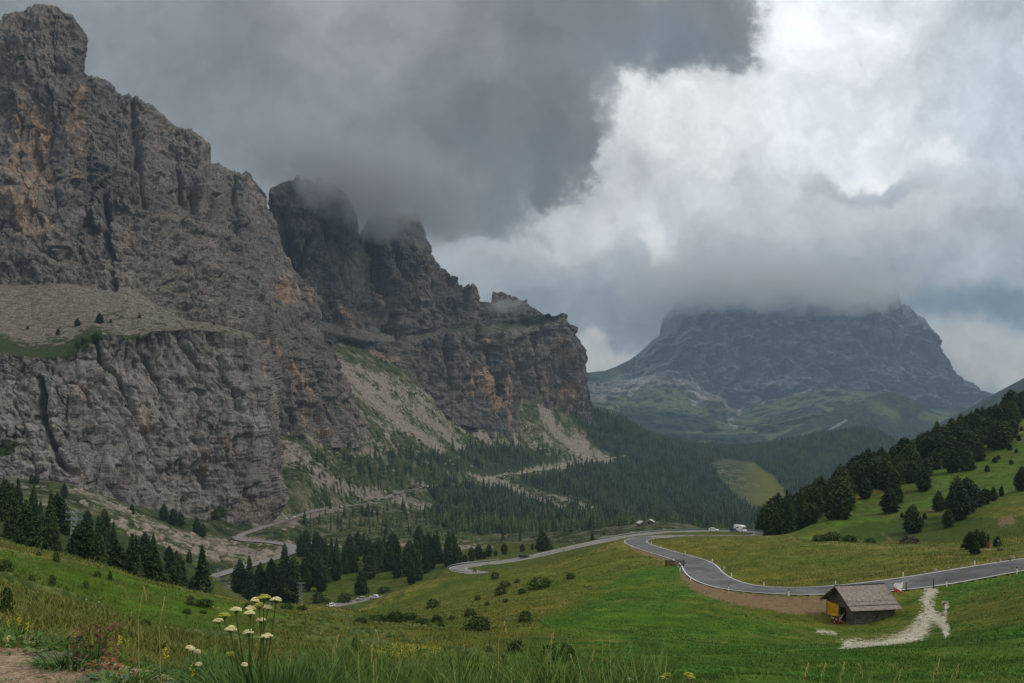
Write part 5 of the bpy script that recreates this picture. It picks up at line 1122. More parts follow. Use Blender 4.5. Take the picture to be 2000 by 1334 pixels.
def sparse(n_, y0, y1, mask, seed):
    g = np.random.default_rng(seed); Yd = np.sqrt(g.uniform(y0**2, y1**2, n_)); u = g.uniform(480, 1520, n_)
    c = ((u-COLS[0])/(COLS[1]-COLS[0])).astype(int); r = ((np.log(Yd)-s0)/(SR[1]-SR[0])).astype(int)
    cl = np.clip(0.5+1.6*fbm((u-1000)/F*Yd/45, Yd/45, 2.7, 2), 0, 1)
    k = g.uniform(size=n_) < (mask*keep_out)[r, c]*np.maximum(cl, mask[r, c] > 0.8); x = (u[k]-1000)/F*Yd[k]; return np.stack([x, Yd[k], gh(x, Yd[k])-0.3], 1)
mass_forest('forest', sparse(17000, 620, 1750, sp, 4), 9, 19, M_far, 'scattered conifers and thickets over the middle valley floor and scree', 5, 7, 0.16)
# low scrub on the talus
def scrub_mass(name, pts, r0, r1, mat, label):
    g = np.random.default_rng(9); n_ = len(pts); pts = np.array(pts); Rr = g.uniform(r0, r1, n_); seg = 6
    V = np.zeros((n_, 2*seg+1, 3))
    for j in range(seg):
        a = 2*math.pi*j/seg+g.uniform(size=n_); q = Rr*g.uniform(0.8, 1.3, n_)
        V[:, j] = pts+np.stack([q*np.cos(a), q*np.sin(a), -0.3+0*q], 1); q = q*0.75
        V[:, seg+j] = pts+np.stack([q*np.cos(a+.4), q*np.sin(a+.4), Rr*g.uniform(0.4, 0.75, n_)], 1)
    V[:, 2*seg] = pts+np.stack([0*Rr, 0*Rr, Rr*0.85], 1)
    b0 = np.arange(n_)[:, None]*(2*seg+1); Fs = []
    for j in range(seg):
        k = (j+1) % seg; Fs += [np.concatenate([b0+j, b0+k, b0+seg+j], 1), np.concatenate([b0+k, b0+seg+k, b0+seg+j], 1), np.concatenate([b0+seg+j, b0+seg+k, b0+2*seg], 1)]
    return link(name, mesh_np(name, V.reshape(-1, 3), np.concatenate(Fs), [mat]), kind='stuff', label=label)
tm = zone([(560, 900), (640, 820), (760, 830), (900, 860), (1140, 890), (1220, 900), (1180, 1000), (900, 960), (700, 990), (560, 960)], 850, 2400)
def scat(mask, n_, y0, y1, px0, px1, seed, sink=0.2, clump=40):
    g = np.random.default_rng(seed); Yd = np.sqrt(g.uniform(y0**2, y1**2, n_)); u = g.uniform(px0, px1, n_)
    c = ((u-COLS[0])/(COLS[1]-COLS[0])).astype(int); r = ((np.log(Yd)-s0)/(SR[1]-SR[0])).astype(int)
    cl = np.clip(0.4+1.8*fbm((u-1000)/F*Yd/clump, Yd/clump, 6.7, 3), 0, 1)
    k = g.uniform(size=n_) < mask[r, c]*cl; x = (u[k]-1000)/F*Yd[k]; return np.stack([x, Yd[k], gh(x, Yd[k])-sink], 1)
scrub_mass('shrub_cover', scat(tm*keep_out, 26000, 850, 2400, 520, 1260, 77), 1.6, 4.5, M_far, 'low dark mountain scrub dotted over the talus')
vs = zone([(0, 980), (420, 1060), (600, 1000), (860, 985), (1000, 1060), (560, 1130), (420, 1160), (0, 1060)], 300, 1200)
scrub_mass('shrub_cover', scat(vs*np.clip(1-scr*1.3, 0, 1)*0.6, 11000, 300, 1200, -50, 1050, 78, clump=25), 0.7, 2.4, M_bush, 'low green scrub between boulders on the valley floor')

# ------------------------------------------------------------------ boulders
M_stone = simple('pale_boulder', (128, 118, 105), 0.95, 0.1, 0.35, 0.5, bmp=0.6)
def rock_mass(name, pts, r0, r1, mat, label):
    g = np.random.default_rng(15); n_ = len(pts); pts = np.array(pts); Rr = r0*(r1/r0)**(g.uniform(size=n_)**2.2)
    t = (1+5**.5)/2; iv = np.array([(-1, t, 0), (1, t, 0), (-1, -t, 0), (1, -t, 0), (0, -1, t), (0, 1, t), (0, -1, -t), (0, 1, -t), (t, 0, -1), (t, 0, 1), (-t, 0, -1), (-t, 0, 1)])/1.9
    fc = np.array([(0, 11, 5), (0, 5, 1), (0, 1, 7), (0, 7, 10), (0, 10, 11), (1, 5, 9), (5, 11, 4), (11, 10, 2), (10, 7, 6), (7, 1, 8), (3, 9, 4), (3, 4, 2), (3, 2, 6), (3, 6, 8), (3, 8, 9), (4, 9, 5), (2, 4, 11), (6, 2, 10), (8, 6, 7), (9, 8, 1)])
    V = iv[None]*(Rr[:, None, None])*g.uniform(0.6, 1.3, (n_, 1, 3))*g.uniform(0.75, 1.2, (n_, 12, 1)); a = g.uniform(0, 6.28, n_)
    x = V[..., 0]*np.cos(a)[:, None]-V[..., 1]*np.sin(a)[:, None]; y = V[..., 0]*np.sin(a)[:, None]+V[..., 1]*np.cos(a)[:, None]
    V = np.stack([x, y, V[..., 2]*0.8], 2)+pts[:, None]
    Fs = (fc[None]+np.arange(n_)[:, None, None]*12).reshape(-1, 3)
    return link(name, mesh_np(name, V.reshape(-1, 3), Fs, [mat]), kind='stuff', label=label)
bm_ = zone([(120, 945), (230, 985), (330, 1035), (440, 1055), (540, 1080), (470, 1110), (380, 1095), (300, 1075), (220, 1030), (150, 980)], 300, 900)
rock_mass('boulders', scat(bm_, 5200, 330, 900, 80, 620, 41, clump=18), 0.7, 5.0, M_stone, 'pale boulder field below the left rock wall')
vm_ = np.clip(scr*1.1, 0, 1)*(GYd > 560)*(GYd < 1900)
rock_mass('boulders', scat(vm_, 12000, 560, 1900, 430, 1250, 42, clump=30), 0.8, 4.0, M_stone, 'pale stones in the scree tongues and the river bed')

# ------------------------------------------------------------------ hay hut
HX, HY, HZg = 41.9, 101.0, -24.58
M_log = None
def wood(name, dark, light, scale=3.0, stretch=(6, 1, 1)):
    m, t, b = new_mat(name, 0.9, 0.1)
    v = t.node('ShaderNodeTexCoord').outputs['Object']
    n = t.noise(t.vm('MULTIPLY', v, stretch), scale, 6, 0.65); n2 = t.noise(v, 1.2, 4, 0.6)
    c = t.mix(t.smooth(n, 0.3, 0.7), dark, light); c = t.mix(t.smooth(n2, 0.4, 0.7, 0, 0.5), c, tuple(x*0.5 for x in dark))
    t.put(b.inputs['Base Color'], c); bump(t, b, n, 0.03, 1.0); return m
M_log = wood('weathered_logs', (0.050, 0.043, 0.036), (0.19, 0.165, 0.14), 2.5, (0.5, 0.5, 6))
M_plank = wood('dark_planks', (0.022, 0.014, 0.010), (0.06, 0.038, 0.026), 3.0, (4, 4, 0.6))
def shingle_material():
    m, t, b = new_mat('wood_shingles', 0.9, 0.12)
    v = t.node('ShaderNodeTexCoord').outputs['Object']; x, y, z_ = t.sep(v)
    br = t.node('ShaderNodeTexBrick'); t.put(br.inputs['Vector'], t.comb(x, t.m('MULTIPLY', y, 1.25)))
    br.inputs['Scale'].default_value = 1.0; br.inputs['Brick Width'].default_value = 0.16; br.inputs['Row Height'].default_value = 0.20; br.inputs['Mortar Size'].default_value = 0.014; br.inputs['Bias'].default_value = 0.0
    br.inputs['Color1'].default_value = (0.20, 0.165, 0.14, 1); br.inputs['Color2'].default_value = (0.38, 0.325, 0.285, 1); br.inputs['Mortar'].default_value = (0.05, 0.04, 0.035, 1)
    c = t.mix(t.smooth(t.noise(v, 1.5, 5, 0.7), 0.35, 0.7, 0, 0.45), br.outputs['Color'], (0.21, 0.175, 0.155))
    t.put(b.inputs['Base Color'], c); bump(t, b, br.outputs['Fac'], -0.02, 1.0); return m
M_shing = shingle_material()
hut = thing('log_hut', 'small dark log hay hut with grey shingle roof on the green meadow below the road', 'hut', (HX, HY, HZg), R(11.5))
HL, HW, HE, HRZ = 5.35, 5.5, 2.35, 4.1        # length along the eave, gable width, eave and ridge height
# local axes: x along the eave to the right, y away from the camera
b = MB()
nlog = 11; lh = HE/nlog
for i in range(nlog):
    zc = lh*(i+0.5); e = 0.22
    b.tube([(-e, 0, zc), (HL+e, 0, zc)], lh*0.53, 8)
b.build('wall', M_log, hut); b = MB()
for i in range(nlog): b.tube([(-0.22, HW, lh*(i+0.5)), (HL+0.22, HW, lh*(i+0.5))], lh*0.53, 8)
b.build('wall', M_log, hut)
b = MB(); b2_ = MB()
for i in range(nlog):
    zc = lh*i+0.03+lh*0.5; e = 0.22
    b2_.tube([(HL, -e, zc), (HL, HW+e, zc)], lh*0.53, 8)
    if zc < 1.75: b.tube([(0, -e, zc), (0, 1.5, zc)], lh*0.53, 8); b.tube([(0, 2.75, zc), (0, HW+e, zc)], lh*0.53, 8)
    else: b.tube([(0, -e, zc), (0, HW+e, zc)], lh*0.53, 8)
b.build('wall', M_log, hut); b2_.build('wall', M_log, hut)
for sx in (0.0, HL):
    k = 0; b = MB()
    while HE+lh*k < HRZ-0.12:
        zc = HE+lh*(k+0.5); half = (HRZ-zc)/(HRZ-HE)*HW/2; b.tube([(sx, HW/2-half, zc), (sx, HW/2+half, zc)], lh*0.52, 8); k += 1
    b.build('gable', M_log, hut)
b = MB(); b.box((0.05, 2.12, 0.88), (0.06, 1.2, 1.7)); dr_ = b.build('door', simple('doorway_dark', (26, 18, 14), 0.95), hut)  # near-black panel: the shade inside the open doorway, put in as colour
b = MB(); b.box((-0.03, 1.55, 0.85), (0.08, 0.12, 1.72)); b.box((-0.03, 2.72, 0.85), (0.08, 0.12, 1.72)); b.box((-0.05, 2.1, 0.8), (0.05, 0.10, 1.5), rx=R(38)); b.build('door_frame', M_plank, dr_)
# roof: two shingled slopes, the front one with a second layer along the eave
def slope(y0, z0, y1, z1, x0, x1, th, name, nx=14, sag=0.03):
    V, Fc = [], []
    n = 6; g = np.random.default_rng(2)
    for s_ in (0, 1):
        for i in range(n+1):
            for j in range(nx+1):
                f = i/n; V.append((x0+(x1-x0)*j/nx, y0+(y1-y0)*f, z0+(z1-z0)*f-th*s_-sag*math.sin(math.pi*j/nx)+0.012*g.normal()))
    N1 = (n+1)*(nx+1)
    for i in range(n):
        for j in range(nx):
            a = i*(nx+1)+j; Fc.append((a, a+1, a+nx+2, a+nx+1)); Fc.append((N1+a, N1+a+nx+1, N1+a+nx+2, N1+a+1))
    for j in range(nx): Fc.append((j, N1+j, N1+j+1, j+1)); a = n*(nx+1)+j; Fc.append((a, a+1, N1+a+1, N1+a))
    for i in range(n): a = i*(nx+1); Fc.append((a, a+nx+1, N1+a+nx+1, N1+a)); a += nx; Fc.append((a, N1+a, N1+a+nx+1, a+nx+1))
    return MB().add(V, Fc)
pitch = (HRZ+0.12-HE)/(HW/2)
def rz_(y): return HRZ+0.28-abs(y-HW/2)*pitch*0.98
XL, XR = -0.85, HL+0.75
b = slope(0.45, rz_(0.45), HW/2, rz_(HW/2), XL, XR, 0.09, 'roof'); b.v += slope(HW+0.75, rz_(HW+0.75), HW/2+0.01, rz_(HW/2)-0.004, XL, XR, 0.09, 'roof').v
b.f += [tuple(i+b.n for i in f) for f in slope(0, 0, 1, 1, 0, 1, 0.1, 'x').f]; b.n *= 2
roof = b.build('roof', M_shing, hut)
slope(-0.72, rz_(-0.72)-0.06, 0.52, rz_(0.52)-0.09, XL, XR, 0.07, 'roof').build('roof_apron', M_shing, roof)
b = MB(); b.box(((XL+XR)/2, HW/2+0.03, rz_(HW/2)+0.03), (XR-XL, 0.22, 0.06)); b.build('ridge_board', M_plank, roof)
b = MB()
for x_ in (XL+0.06, XR-0.06):
    b.tube([(x_, -0.62, rz_(-0.62)-0.22), (x_, HW/2, rz_(HW/2)-0.17)], 0.055, 4); b.tube([(x_, HW+0.66, rz_(HW+0.66)-0.18), (x_, HW/2, rz_(HW/2)-0.17)], 0.055, 4)
b.tube([(XL, -0.05, HE+0.06), (XR, -0.05, HE+0.06)], 0.09, 6); b.tube([(XL, HW+0.05, HE+0.06), (XR, HW+0.05, HE+0.06)], 0.09, 6); b.tube([(XL, HW/2, HRZ-0.04), (XR, HW/2, HRZ-0.04)], 0.09, 6)
b.build('rafter', M_log, roof)
b = MB(); b.tube([(3.02, -0.20, 1.25), (3.02, -0.20, 0.85)], 0.06, 6); b.tube([(2.9, -0.19, 1.02), (3.16, -0.19, 1.16)], 0.045, 5); b.build('bracket', M_plank, hut)
b = MB()
g_ = np.random.default_rng(4)
for i in range(16): b.ball((i*HL/15+g_.normal()*0.05, -0.02, -0.12), (0.24, 0.22, 0.16), 7, 5, 0.15)
for i in range(14): b.ball((0, i*HW/13, -0.12), (0.22, 0.24, 0.16), 7, 5, 0.15)
b.build('stone_footing', simple('footing_stone', (128, 120, 108), 0.95, 0.1, 0.3, 3), hut)
# yellow sheet on the gable wall
m_yel, t_, b_ = new_mat('yellow_cloth', 0.75, 0.2)
v_ = t_.node('ShaderNodeTexCoord').outputs['Object']
t_.put(b_.inputs['Base Color'], t_.mix(t_.smooth(t_.noise(v_, 1.6, 4, 0.6), 0.35, 0.7), (0.46, 0.22, 0.004), (0.62, 0.33, 0.012)))
def cloth(W_, H_, nx, nz, wav, name, mat, parent=None, **kw):
    V = []
    for i in range(nz+1):
        for j in range(nx+1):
            u_, v2 = j/nx, i/nz
            V.append((wav*math.sin(u_*7+v2*2.0)+wav*0.7*math.sin(v2*9+u_*3), u_*W_, -v2*H_-0.14*math.sin(u_*math.pi)*(1-v2)+0.06*math.sin(u_*5)*v2))
    V += [(x_+0.02, y_, z_) for x_, y_, z_ in V]; N1 = (nx+1)*(nz+1); Fc = []
    for i in range(nz):
        for j in range(nx):
            a = i*(nx+1)+j; Fc += [(a, a+1, a+nx+2, a+nx+1), (N1+a, N1+a+nx+1, N1+a+nx+2, N1+a+1)]
    for j in range(nx): Fc += [(j, N1+j, N1+j+1, j+1), (nz*(nx+1)+j, nz*(nx+1)+j+1, N1+nz*(nx+1)+j+1, N1+nz*(nx+1)+j)]
    for i in range(nz): a = i*(nx+1); Fc += [(a, a+nx+1, N1+a+nx+1, N1+a), (a+nx, N1+a+nx, N1+a+2*nx+1, a+2*nx+1)]
    me = bpy.data.meshes.new(name); me.from_pydata(V, [], Fc); me.materials.append(mat); me.update(); return link(name, me, parent, **kw)
ca, sa = math.cos(R(11.5)), math.sin(R(11.5))
def hutp(x, y, z_): return (HX+x*ca-y*sa, HY+x*sa+y*ca, HZg+z_)
th_ = thing('tarpaulin', 'mustard yellow sheet hanging on the gable wall of the log hut', 'tarpaulin', hutp(-0.24, 2.95, 2.05), R(11.5))
cloth(2.45, 1.75, 16, 12, 0.05, 'sheet', m_yel, th_)
b = MB(); b.tube([(0.02, -0.1, 0.02), (0.02, 2.6, 0.02)], 0.02, 5); b.build('cord', simple('cord', (60, 50, 40)), th_)
# flower bush with bare pale twigs in front of the gable
fx_, fy_, fz_ = hutp(-1.35, 1.7, 0); fz_ = HZg-0.25
fb = thing('flower_bush', 'bush of red and white flowers in front of the hut door below the yellow sheet', 'flower bush', (fx_, fy_, fz_))
g_ = np.random.default_rng(8)
V, Fc = crown_np(5, lambda h: 0.42*math.sqrt(max(0.02, 1-(h-0.35)**2/0.5)), 260, 0.07, 0.0); link('foliage', mesh_np('foliage', V*np.array([1.5, 1.3, 1.1]), Fc, [M_bush]), fb)
for nm, c_, n_ in (('red_blooms', (150, 22, 20), 60), ('white_blooms', (215, 205, 200), 16)):
    b = MB()
    for i in range(n_):
        a = g_.uniform(0, 6.28); e = g_.uniform(0.1, 1.4); b.ball((0.66*math.cos(a)*math.cos(e-0.4), -abs(0.55*math.sin(a)*math.cos(e-0.4)), 0.15+0.95*math.sin(e*0.8)), (0.06, 0.06, 0.045), 6, 4, 0.2)
    b.build(nm, simple(nm, c_, 0.7), fb)
b = MB()
for i in range(12):
    a = g_.uniform(-1.2, 1.2); r0_ = g_.uniform(0.1, 0.5); l = g_.uniform(0.9, 1.7)
    b.tube([(r0_*math.sin(a), -0.1, 0.2), (0.5*l*math.sin(a), -0.15, 0.65*l), (0.62*l*math.sin(a)+0.15*g_.normal(), -0.15, l)], [0.02, 0.022, 0.012], 5)
b.build('twig', simple('pale_twig', (190, 180, 165), 0.8), fb)
# flag pole
fl = thing('flagpole', 'thin wooden flagpole with a red and white flag behind the right end of the hut', 'flagpole', hutp(HL+1.25, 0.9, -0.1))
b = MB(); b.tube([(0, 0, -0.3), (-0.12, 0, 2.4), (-0.30, 0, 4.75)], [0.035, 0.032, 0.022], 7); b.build('pole', simple('pole_wood', (176, 150, 104), 0.8), fl)
m_flag, t_, b_ = new_mat('flag_cloth', 0.7, 0.2)
zf = t_.sep(t_.node('ShaderNodeTexCoord').outputs['Object'])
t_.put(b_.inputs['Base Color'], t_.mix(t_.m('GREATER_THAN', t_.m('ADD', zf[2], t_.m('MULTIPLY', zf[0], 0.55)), -0.02), (0.55, 0.03, 0.03), (0.78, 0.78, 0.78)))
V = []; nx, nz = 14, 8
for i in range(nz+1):
    for j in range(nx+1):
        u_, q = j/nx, i/nz
        V.append((u_*1.25*(1-0.25*q)-0.15+0.1*q, 0.16*math.sin(u_*7+q*2), 0.35-0.75*q+0.42*u_*(1-q)-0.35*u_*q+0.06*math.sin(u_*6)))
V += [(x_, y_+0.015, z_) for x_, y_, z_ in V]; N1 = (nx+1)*(nz+1); Fc = []
for i in range(nz):
    for j in range(nx): a = i*(nx+1)+j; Fc += [(a, a+1, a+nx+2, a+nx+1), (N1+a, N1+a+nx+1, N1+a+nx+2, N1+a+1)]
me = bpy.data.meshes.new('flag'); me.from_pydata(V, [], Fc); me.materials.append(m_flag); me.update()
fo_ = link('flag', me, fl); fo_.location = (-0.28, 0, 4.35)

# ------------------------------------------------------------------ roadside furniture
M_white = simple('white_plastic', (226, 222, 214), 0.5, 0.4, 0.06, 4); M_black = simple('black_plastic', (22, 22, 24), 0.5, 0.4, 0.1, 4)
M_red = simple('red_paint', (168, 32, 26), 0.6); M_grey = simple('grey_post', (74, 72, 72), 0.8); M_steel = simple('galvanised_steel', (132, 138, 142), 0.5, 0.5, 0.15, 2.0, 0.5)
b = MB(); b.prism([(-.06, -.3), (.06, -.3), (.06, .70), (-.06, .70)], -.05, .05); p_body = b.mesh('post_body', M_white)
b = MB(); b.prism([(-.063, .70), (.063, .70), (.063, .92), (-.063, .99)], -.053, .053); p_cap = b.mesh('cap', M_black)
b = MB(); b.box((0, -.06, .80), (.05, .012, .13)); b.box((0, .06, .80), (.05, .012, .13)); p_ref = b.mesh('reflector', simple('reflector', (190, 120, 60), 0.3))
def roadside(px, base, Yd): x = (px-1000)/F*Yd; return x, Yd, float(gh(x, Yd)[0])
def side_point(px, base, y0, y1):
    """nearest place beside the upper road whose photo position fits"""
    P = road_pts[(road_pts[:, 1] >= y0) & (road_pts[:, 1] <= y1)]; u = 1000+P[:, 0]/P[:, 1]*F; v_ = HZ-P[:, 2]/P[:, 1]*F
    T = np.gradient(P[:, :2], axis=0); T /= np.linalg.norm(T, axis=1)[:, None]; best = None
    for sg in (-1, 1):
        Q = P.copy(); Q[:, 0] -= sg*T[:, 1]*(W_UP+0.75); Q[:, 1] += sg*T[:, 0]*(W_UP+0.75)
        uq = 1000+Q[:, 0]/Q[:, 1]*F; vq = HZ-Q[:, 2]/Q[:, 1]*F; dd = (uq-px)**2+4*(vq-base)**2; i = int(np.argmin(dd))
        if best is None or dd[i] < best[0]: best = (dd[i], Q[i])
    q = best[1]; return q[0], q[1], float(gh(q[0], q[1])[0])
GD = 'white roadside marker posts'
POSTS = [(1550, 1162, 100, 140, 'on the near edge of the road just left of the hut roof'), (1424, 1151, 110, 150, 'on the near edge where the bend straightens, above the bare earth'), (1351, 1132, 130, 170, 'on the inner edge of the S-bend at its lowest point'), (1339, 1114, 140, 180, 'on the grass side just below the slatted rack'), (1345, 1103, 150, 190, 'on the near edge touching the right end of the slatted rack'),
         (1324, 1092, 170, 210, 'on the near edge above the slatted rack'), (1276, 1079, 200, 240, 'on the near edge left of the slatted rack, above bare earth'), (1239, 1066, 220, 260, 'on the near edge at the left turn of the road'), (1228, 1058, 240, 280, 'leftmost, outside the tip of the left turn'),
         (1273, 1061, 225, 262, 'on the inside of the left turn'), (1292, 1068, 205, 245, 'on the far edge just after the left turn'), (1341, 1079, 175, 220, 'on the far edge halfway down to the S-bend'), (1394, 1094, 150, 185, 'on the far edge at the top of the S-bend curve'), (1402, 1114, 135, 170, 'on the far edge in the middle of the S-bend'), (1415, 1131, 125, 155, 'on the far edge at the foot of the S-bend'),
         (1494, 1147, 115, 140, 'on the far edge of the straight stretch left of the hut'), (1629, 1148, 110, 125, 'on the far edge showing above the left end of the hut ridge'), (1766, 1134, 108, 125, 'on the far edge right of the red and white flag'), (1857, 1141, 105, 125, 'with black cap on the near edge right of the gravel track'), (1904, 1109, 108, 130, 'on the far edge below the carved totem'), (1980, 1112, 105, 125, 'on the near edge close to the right border of the picture'),
         (1371, 1041, 385, 405, 'on the back road left of the white car'), (1413, 1043, 380, 405, 'on the back road between white car and motorhome'), (1273, 1050, 285, 310, 'on the back edge behind the left turn')]
first = None
for px, base, y0, y1, wh in POSTS:
    p = side_point(px, base, y0, y1); lab = 'white marker post '+wh
    if first is None:
        first = thing('marker_post', lab, 'marker post', p, 0.2, GD); link('post_body', p_body, first); link('cap', p_cap, first); link('reflector', p_ref, first); ftree = tree_of(first)
    else: copy_thing(first, ftree, p, random.uniform(-.3, .5), (1, 1, 1), lab)
def post_thing(px, base, h, label, mats, y0=90, y1=130):
    p = side_point(px, base, y0, y1); t = thing('wooden_post', label, 'post', p, 0.1)
    b = MB(); b.tube([(0, 0, -.3), (0.02, 0, h)], [0.10, 0.085], 8); b.build('pole', M_grey, t)
    if mats: b = MB(); b.box((-0.09, -0.09, h*0.62), (0.08, 0.05, h*0.52)); b.build('sign_plate', M_red, t)
    b = MB(); b.tube([(0.02, 0, h), (0.02, 0, h+0.04)], [0.10, 0.04], 8); b.build('post_top', M_grey, t)
post_thing(1763, 1157, 1.25, 'dark post with a red plate on the near road edge right of the hut', True)
post_thing(1835, 1147, 1.2, 'plain dark grey post on the road edge at the top of the gravel track', False)
# chevron boards
def chevron(px, base, Yd, label):
    x, y, zz = roadside(px, base, Yd); t = thing('chevron_sign', label, 'road sign', (x, y, zz), 0.0, 'black and white curve arrow boards')
    b = MB(); b.box((0, 0, 1.15), (0.95, 0.05, 0.9)); b.build('board', M_white, t)
    b = MB()
    b.prism([(0.36, .74), (-.02, 1.15), (.36, 1.56), (.02, 1.56), (-.40, 1.15), (.02, .74)], -.034, -.028); b.build('arrow', M_black, t)
    b = MB(); b.tube([(-.3, .04, -.3), (-.3, .04, 1.5)], .03, 6); b.tube([(.3, .04, -.3), (.3, .04, 1.5)], .03, 6); b.build('pole', M_steel, t)
for px, Yd, lb in ((1221, 392, 'left one of three black and white arrow boards beside the left road turn'), (1238, 388, 'middle one of three black and white arrow boards beside the left road turn'), (1268, 384, 'right one of three black and white arrow boards beside the left road turn')): chevron(px, 0, Yd, lb)
# guardrails
def offset_path(P, o):
    T = np.gradient(P[:, :2], axis=0); T /= np.linalg.norm(T, axis=1)[:, None]+1e-9; Q = P.copy(); Q[:, 0] -= T[:, 1]*o; Q[:, 1] += T[:, 0]*o; return Q
def guardrail(P, label, spacing=4.0):
    t = thing('guardrail', label, 'guardrail', P[0]); o = P[0]; Q = P-o
    prof = [(-.0, .45), (.06, .50), (.0, .58), (.06, .66), (0, .75)]; V = []; T = np.gradient(P[:, :2], axis=0); T /= np.linalg.norm(T, axis=1)[:, None]+1e-9
    for q, tt in zip(Q, T):
        for a, h in prof: V.append((q[0]-tt[1]*a, q[1]+tt[0]*a, q[2]+h))
        for a, h in prof[::-1]: V.append((q[0]-tt[1]*(a-.012), q[1]+tt[0]*(a-.012), q[2]+h))
    n_ = 10; Fc = [(i*n_+k, i*n_+(k+1) % n_, (i+1)*n_+(k+1) % n_, (i+1)*n_+k) for i in range(len(Q)-1) for k in range(n_)]
    me = bpy.data.meshes.new('rail'); me.from_pydata(V, [], Fc); me.materials.append(M_steel); me.update(); link('rail', me, t)
    pm = MB().box((0, 0, .2), (.09, .12, 1.0)).mesh('post', M_steel); s_ = np.concatenate([[0], np.cumsum(np.linalg.norm(np.diff(Q, axis=0), axis=1))])
    for d_ in np.arange(0, s_[-1], spacing):
        i = int(np.searchsorted(s_, d_)); i = min(i, len(Q)-1); po = link('post', pm, t); po.location = (Q[i, 0]+T[i, 1]*.08, Q[i, 1]-T[i, 0]*.08, Q[i, 2]); po.rotation_euler = (0, 0, math.atan2(T[i, 1], T[i, 0]))
px_r = 1000+rest[:, 0]/rest[:, 1]*F
i0 = int(np.argmax((px_r > 1485) & (rest[:, 1] > 345))); i1 = int(np.argmax((px_r < 1172) & (np.arange(len(rest)) > i0)))
PXall = 1000+road_pts[:, 0]/road_pts[:, 1]*F
ia = int(np.argmax((PXall > 1480) & (road_pts[:, 1] > 340))); ib = int(np.argmax((np.arange(len(PXall)) > ia) & (PXall < 1170))); ic = int(np.argmax((np.arange(len(PXall)) > ib) & (PXall < 985))); idd = int(np.argmax((np.arange(len(PXall)) > ic) & (PXall < 895))); ie = int(np.argmax((np.arange(len(PXall)) > idd+4) & (PXall > 925)))
side = 1 if True else -1
def outer(i, o):     # pick the side away from the viewer on the far strip
    Q = offset_path(road_pts, o); return Q
QA = offset_path(road_pts, 4.6); QB = offset_path(road_pts, -4.6)
mid = (ia+ib)//2; far_side = QA if QA[(mid+ib)//2, 1] > QB[(mid+ib)//2, 1] else QB
guardrail(far_side[ia:ib:2], 'long steel guardrail along the far edge of the back road behind car and motorhome')
guardrail(far_side[ic:ie:2], 'steel guardrail curving round the outside of the left hairpin')
# dark slatted timber rack below the bend
x, y, zz = hit(1318, 1108, 120, 200)
t = thing('wooden_rack', 'dark brown slatted wooden rack with two stout posts below the road bend', 'rack', (x, y, zz), R(-6))
wr = 35/F*y
for sx in (-1, 1): b = MB(); b.box((sx*wr/2, 0, .55), (.20, .20, 1.7)); b.build('post', M_plank, t)
b = MB()
for z_ in (.35, 1.18): b.box((0, 0, z_), (wr-.2, .10, .12))
b.build('rail', M_plank, t)
for k in range(13): b = MB(); b.box((-wr/2+.2+k*(wr-.4)/12, .03, .77), (.17 if k < 7 else .10, .04, .80), ry=0.04*(k % 3-1)); b.build('slat', M_plank, t)
# carved totem, little trough with spout
x, y, zz = hit(1930, 1074, 120, 175)
t = thing('carved_totem', 'tall carved wooden totem with grey head and red lower half beside small pines', 'sculpture', (x, y, zz), 0.1)
H_ = 39/F*y
b = MB(); b.box((0, 0, .06), (.75, .75, .22)); b.build('plinth', simple('plinth_stone', (176, 168, 156), 0.9), t)
b = MB(); b.tube([(0, 0, .12), (0, 0, H_*.2), (.01, 0, H_*.42)], [.24, .27, .25], 8); b.box((0, -.22, H_*.28), (.16, .10, H_*.26)); b.build('red_base', simple('reddish_wood', (120, 48, 40), 0.8), t)
b = MB(); b.tube([(.01, 0, H_*.42), (0, 0, H_*.5), (0, 0, H_*.62), (.02, 0, H_*.78)], [.20, .25, .21, .16], 8); b.box((-.2, -.05, H_*.6), (.12, .2, H_*.22), rz=.2); b.build('carved_body', simple('dark_carved_wood', (44, 38, 34), 0.85), t)
b = MB(); b.ball((.02, -.02, H_*.87), (.17, .19, H_*.09), 9, 7); b.box((.02, -.22, H_*.86), (.06, .12, .12)); b.tube([(.02, 0, H_*.94), (.02, 0, H_)], [.15, .05], 7); b.build('head', simple('grey_wood', (112, 104, 96), 0.85), t)
x, y, zz = hit(1952, 1076, 120, 175)
t = thing('water_trough', 'small dark trough with an upright spout post right of the carved totem', 'trough', (x, y, zz), 0.2)
b = MB(); b.box((.15, 0, .25), (.85, .45, .12)); b.box((.15, -.2, .36), (.85, .05, .22)); b.box((.15, .2, .36), (.85, .05, .22)); b.box((-.27, 0, .36), (.05, .45, .22)); b.box((.57, 0, .36), (.05, .45, .22)); b.box((-.1, 0, .06), (.18, .36, .3)); b.box((.4, 0, .06), (.18, .36, .3)); b.build('basin', M_grey, t)
b = MB(); b.tube([(-.3, 0, -.1), (-.3, 0, 1.75)], .07, 7); b.build('post', M_grey, t)
b = MB(); b.box((-.32, -.05, 1.78), (.32, .28, .10)); b.tube([(-.3, -.05, 1.3), (-.1, -.12, 1.25)], .025, 6); b.build('spout', simple('pale_wood', (140, 132, 122)), t)
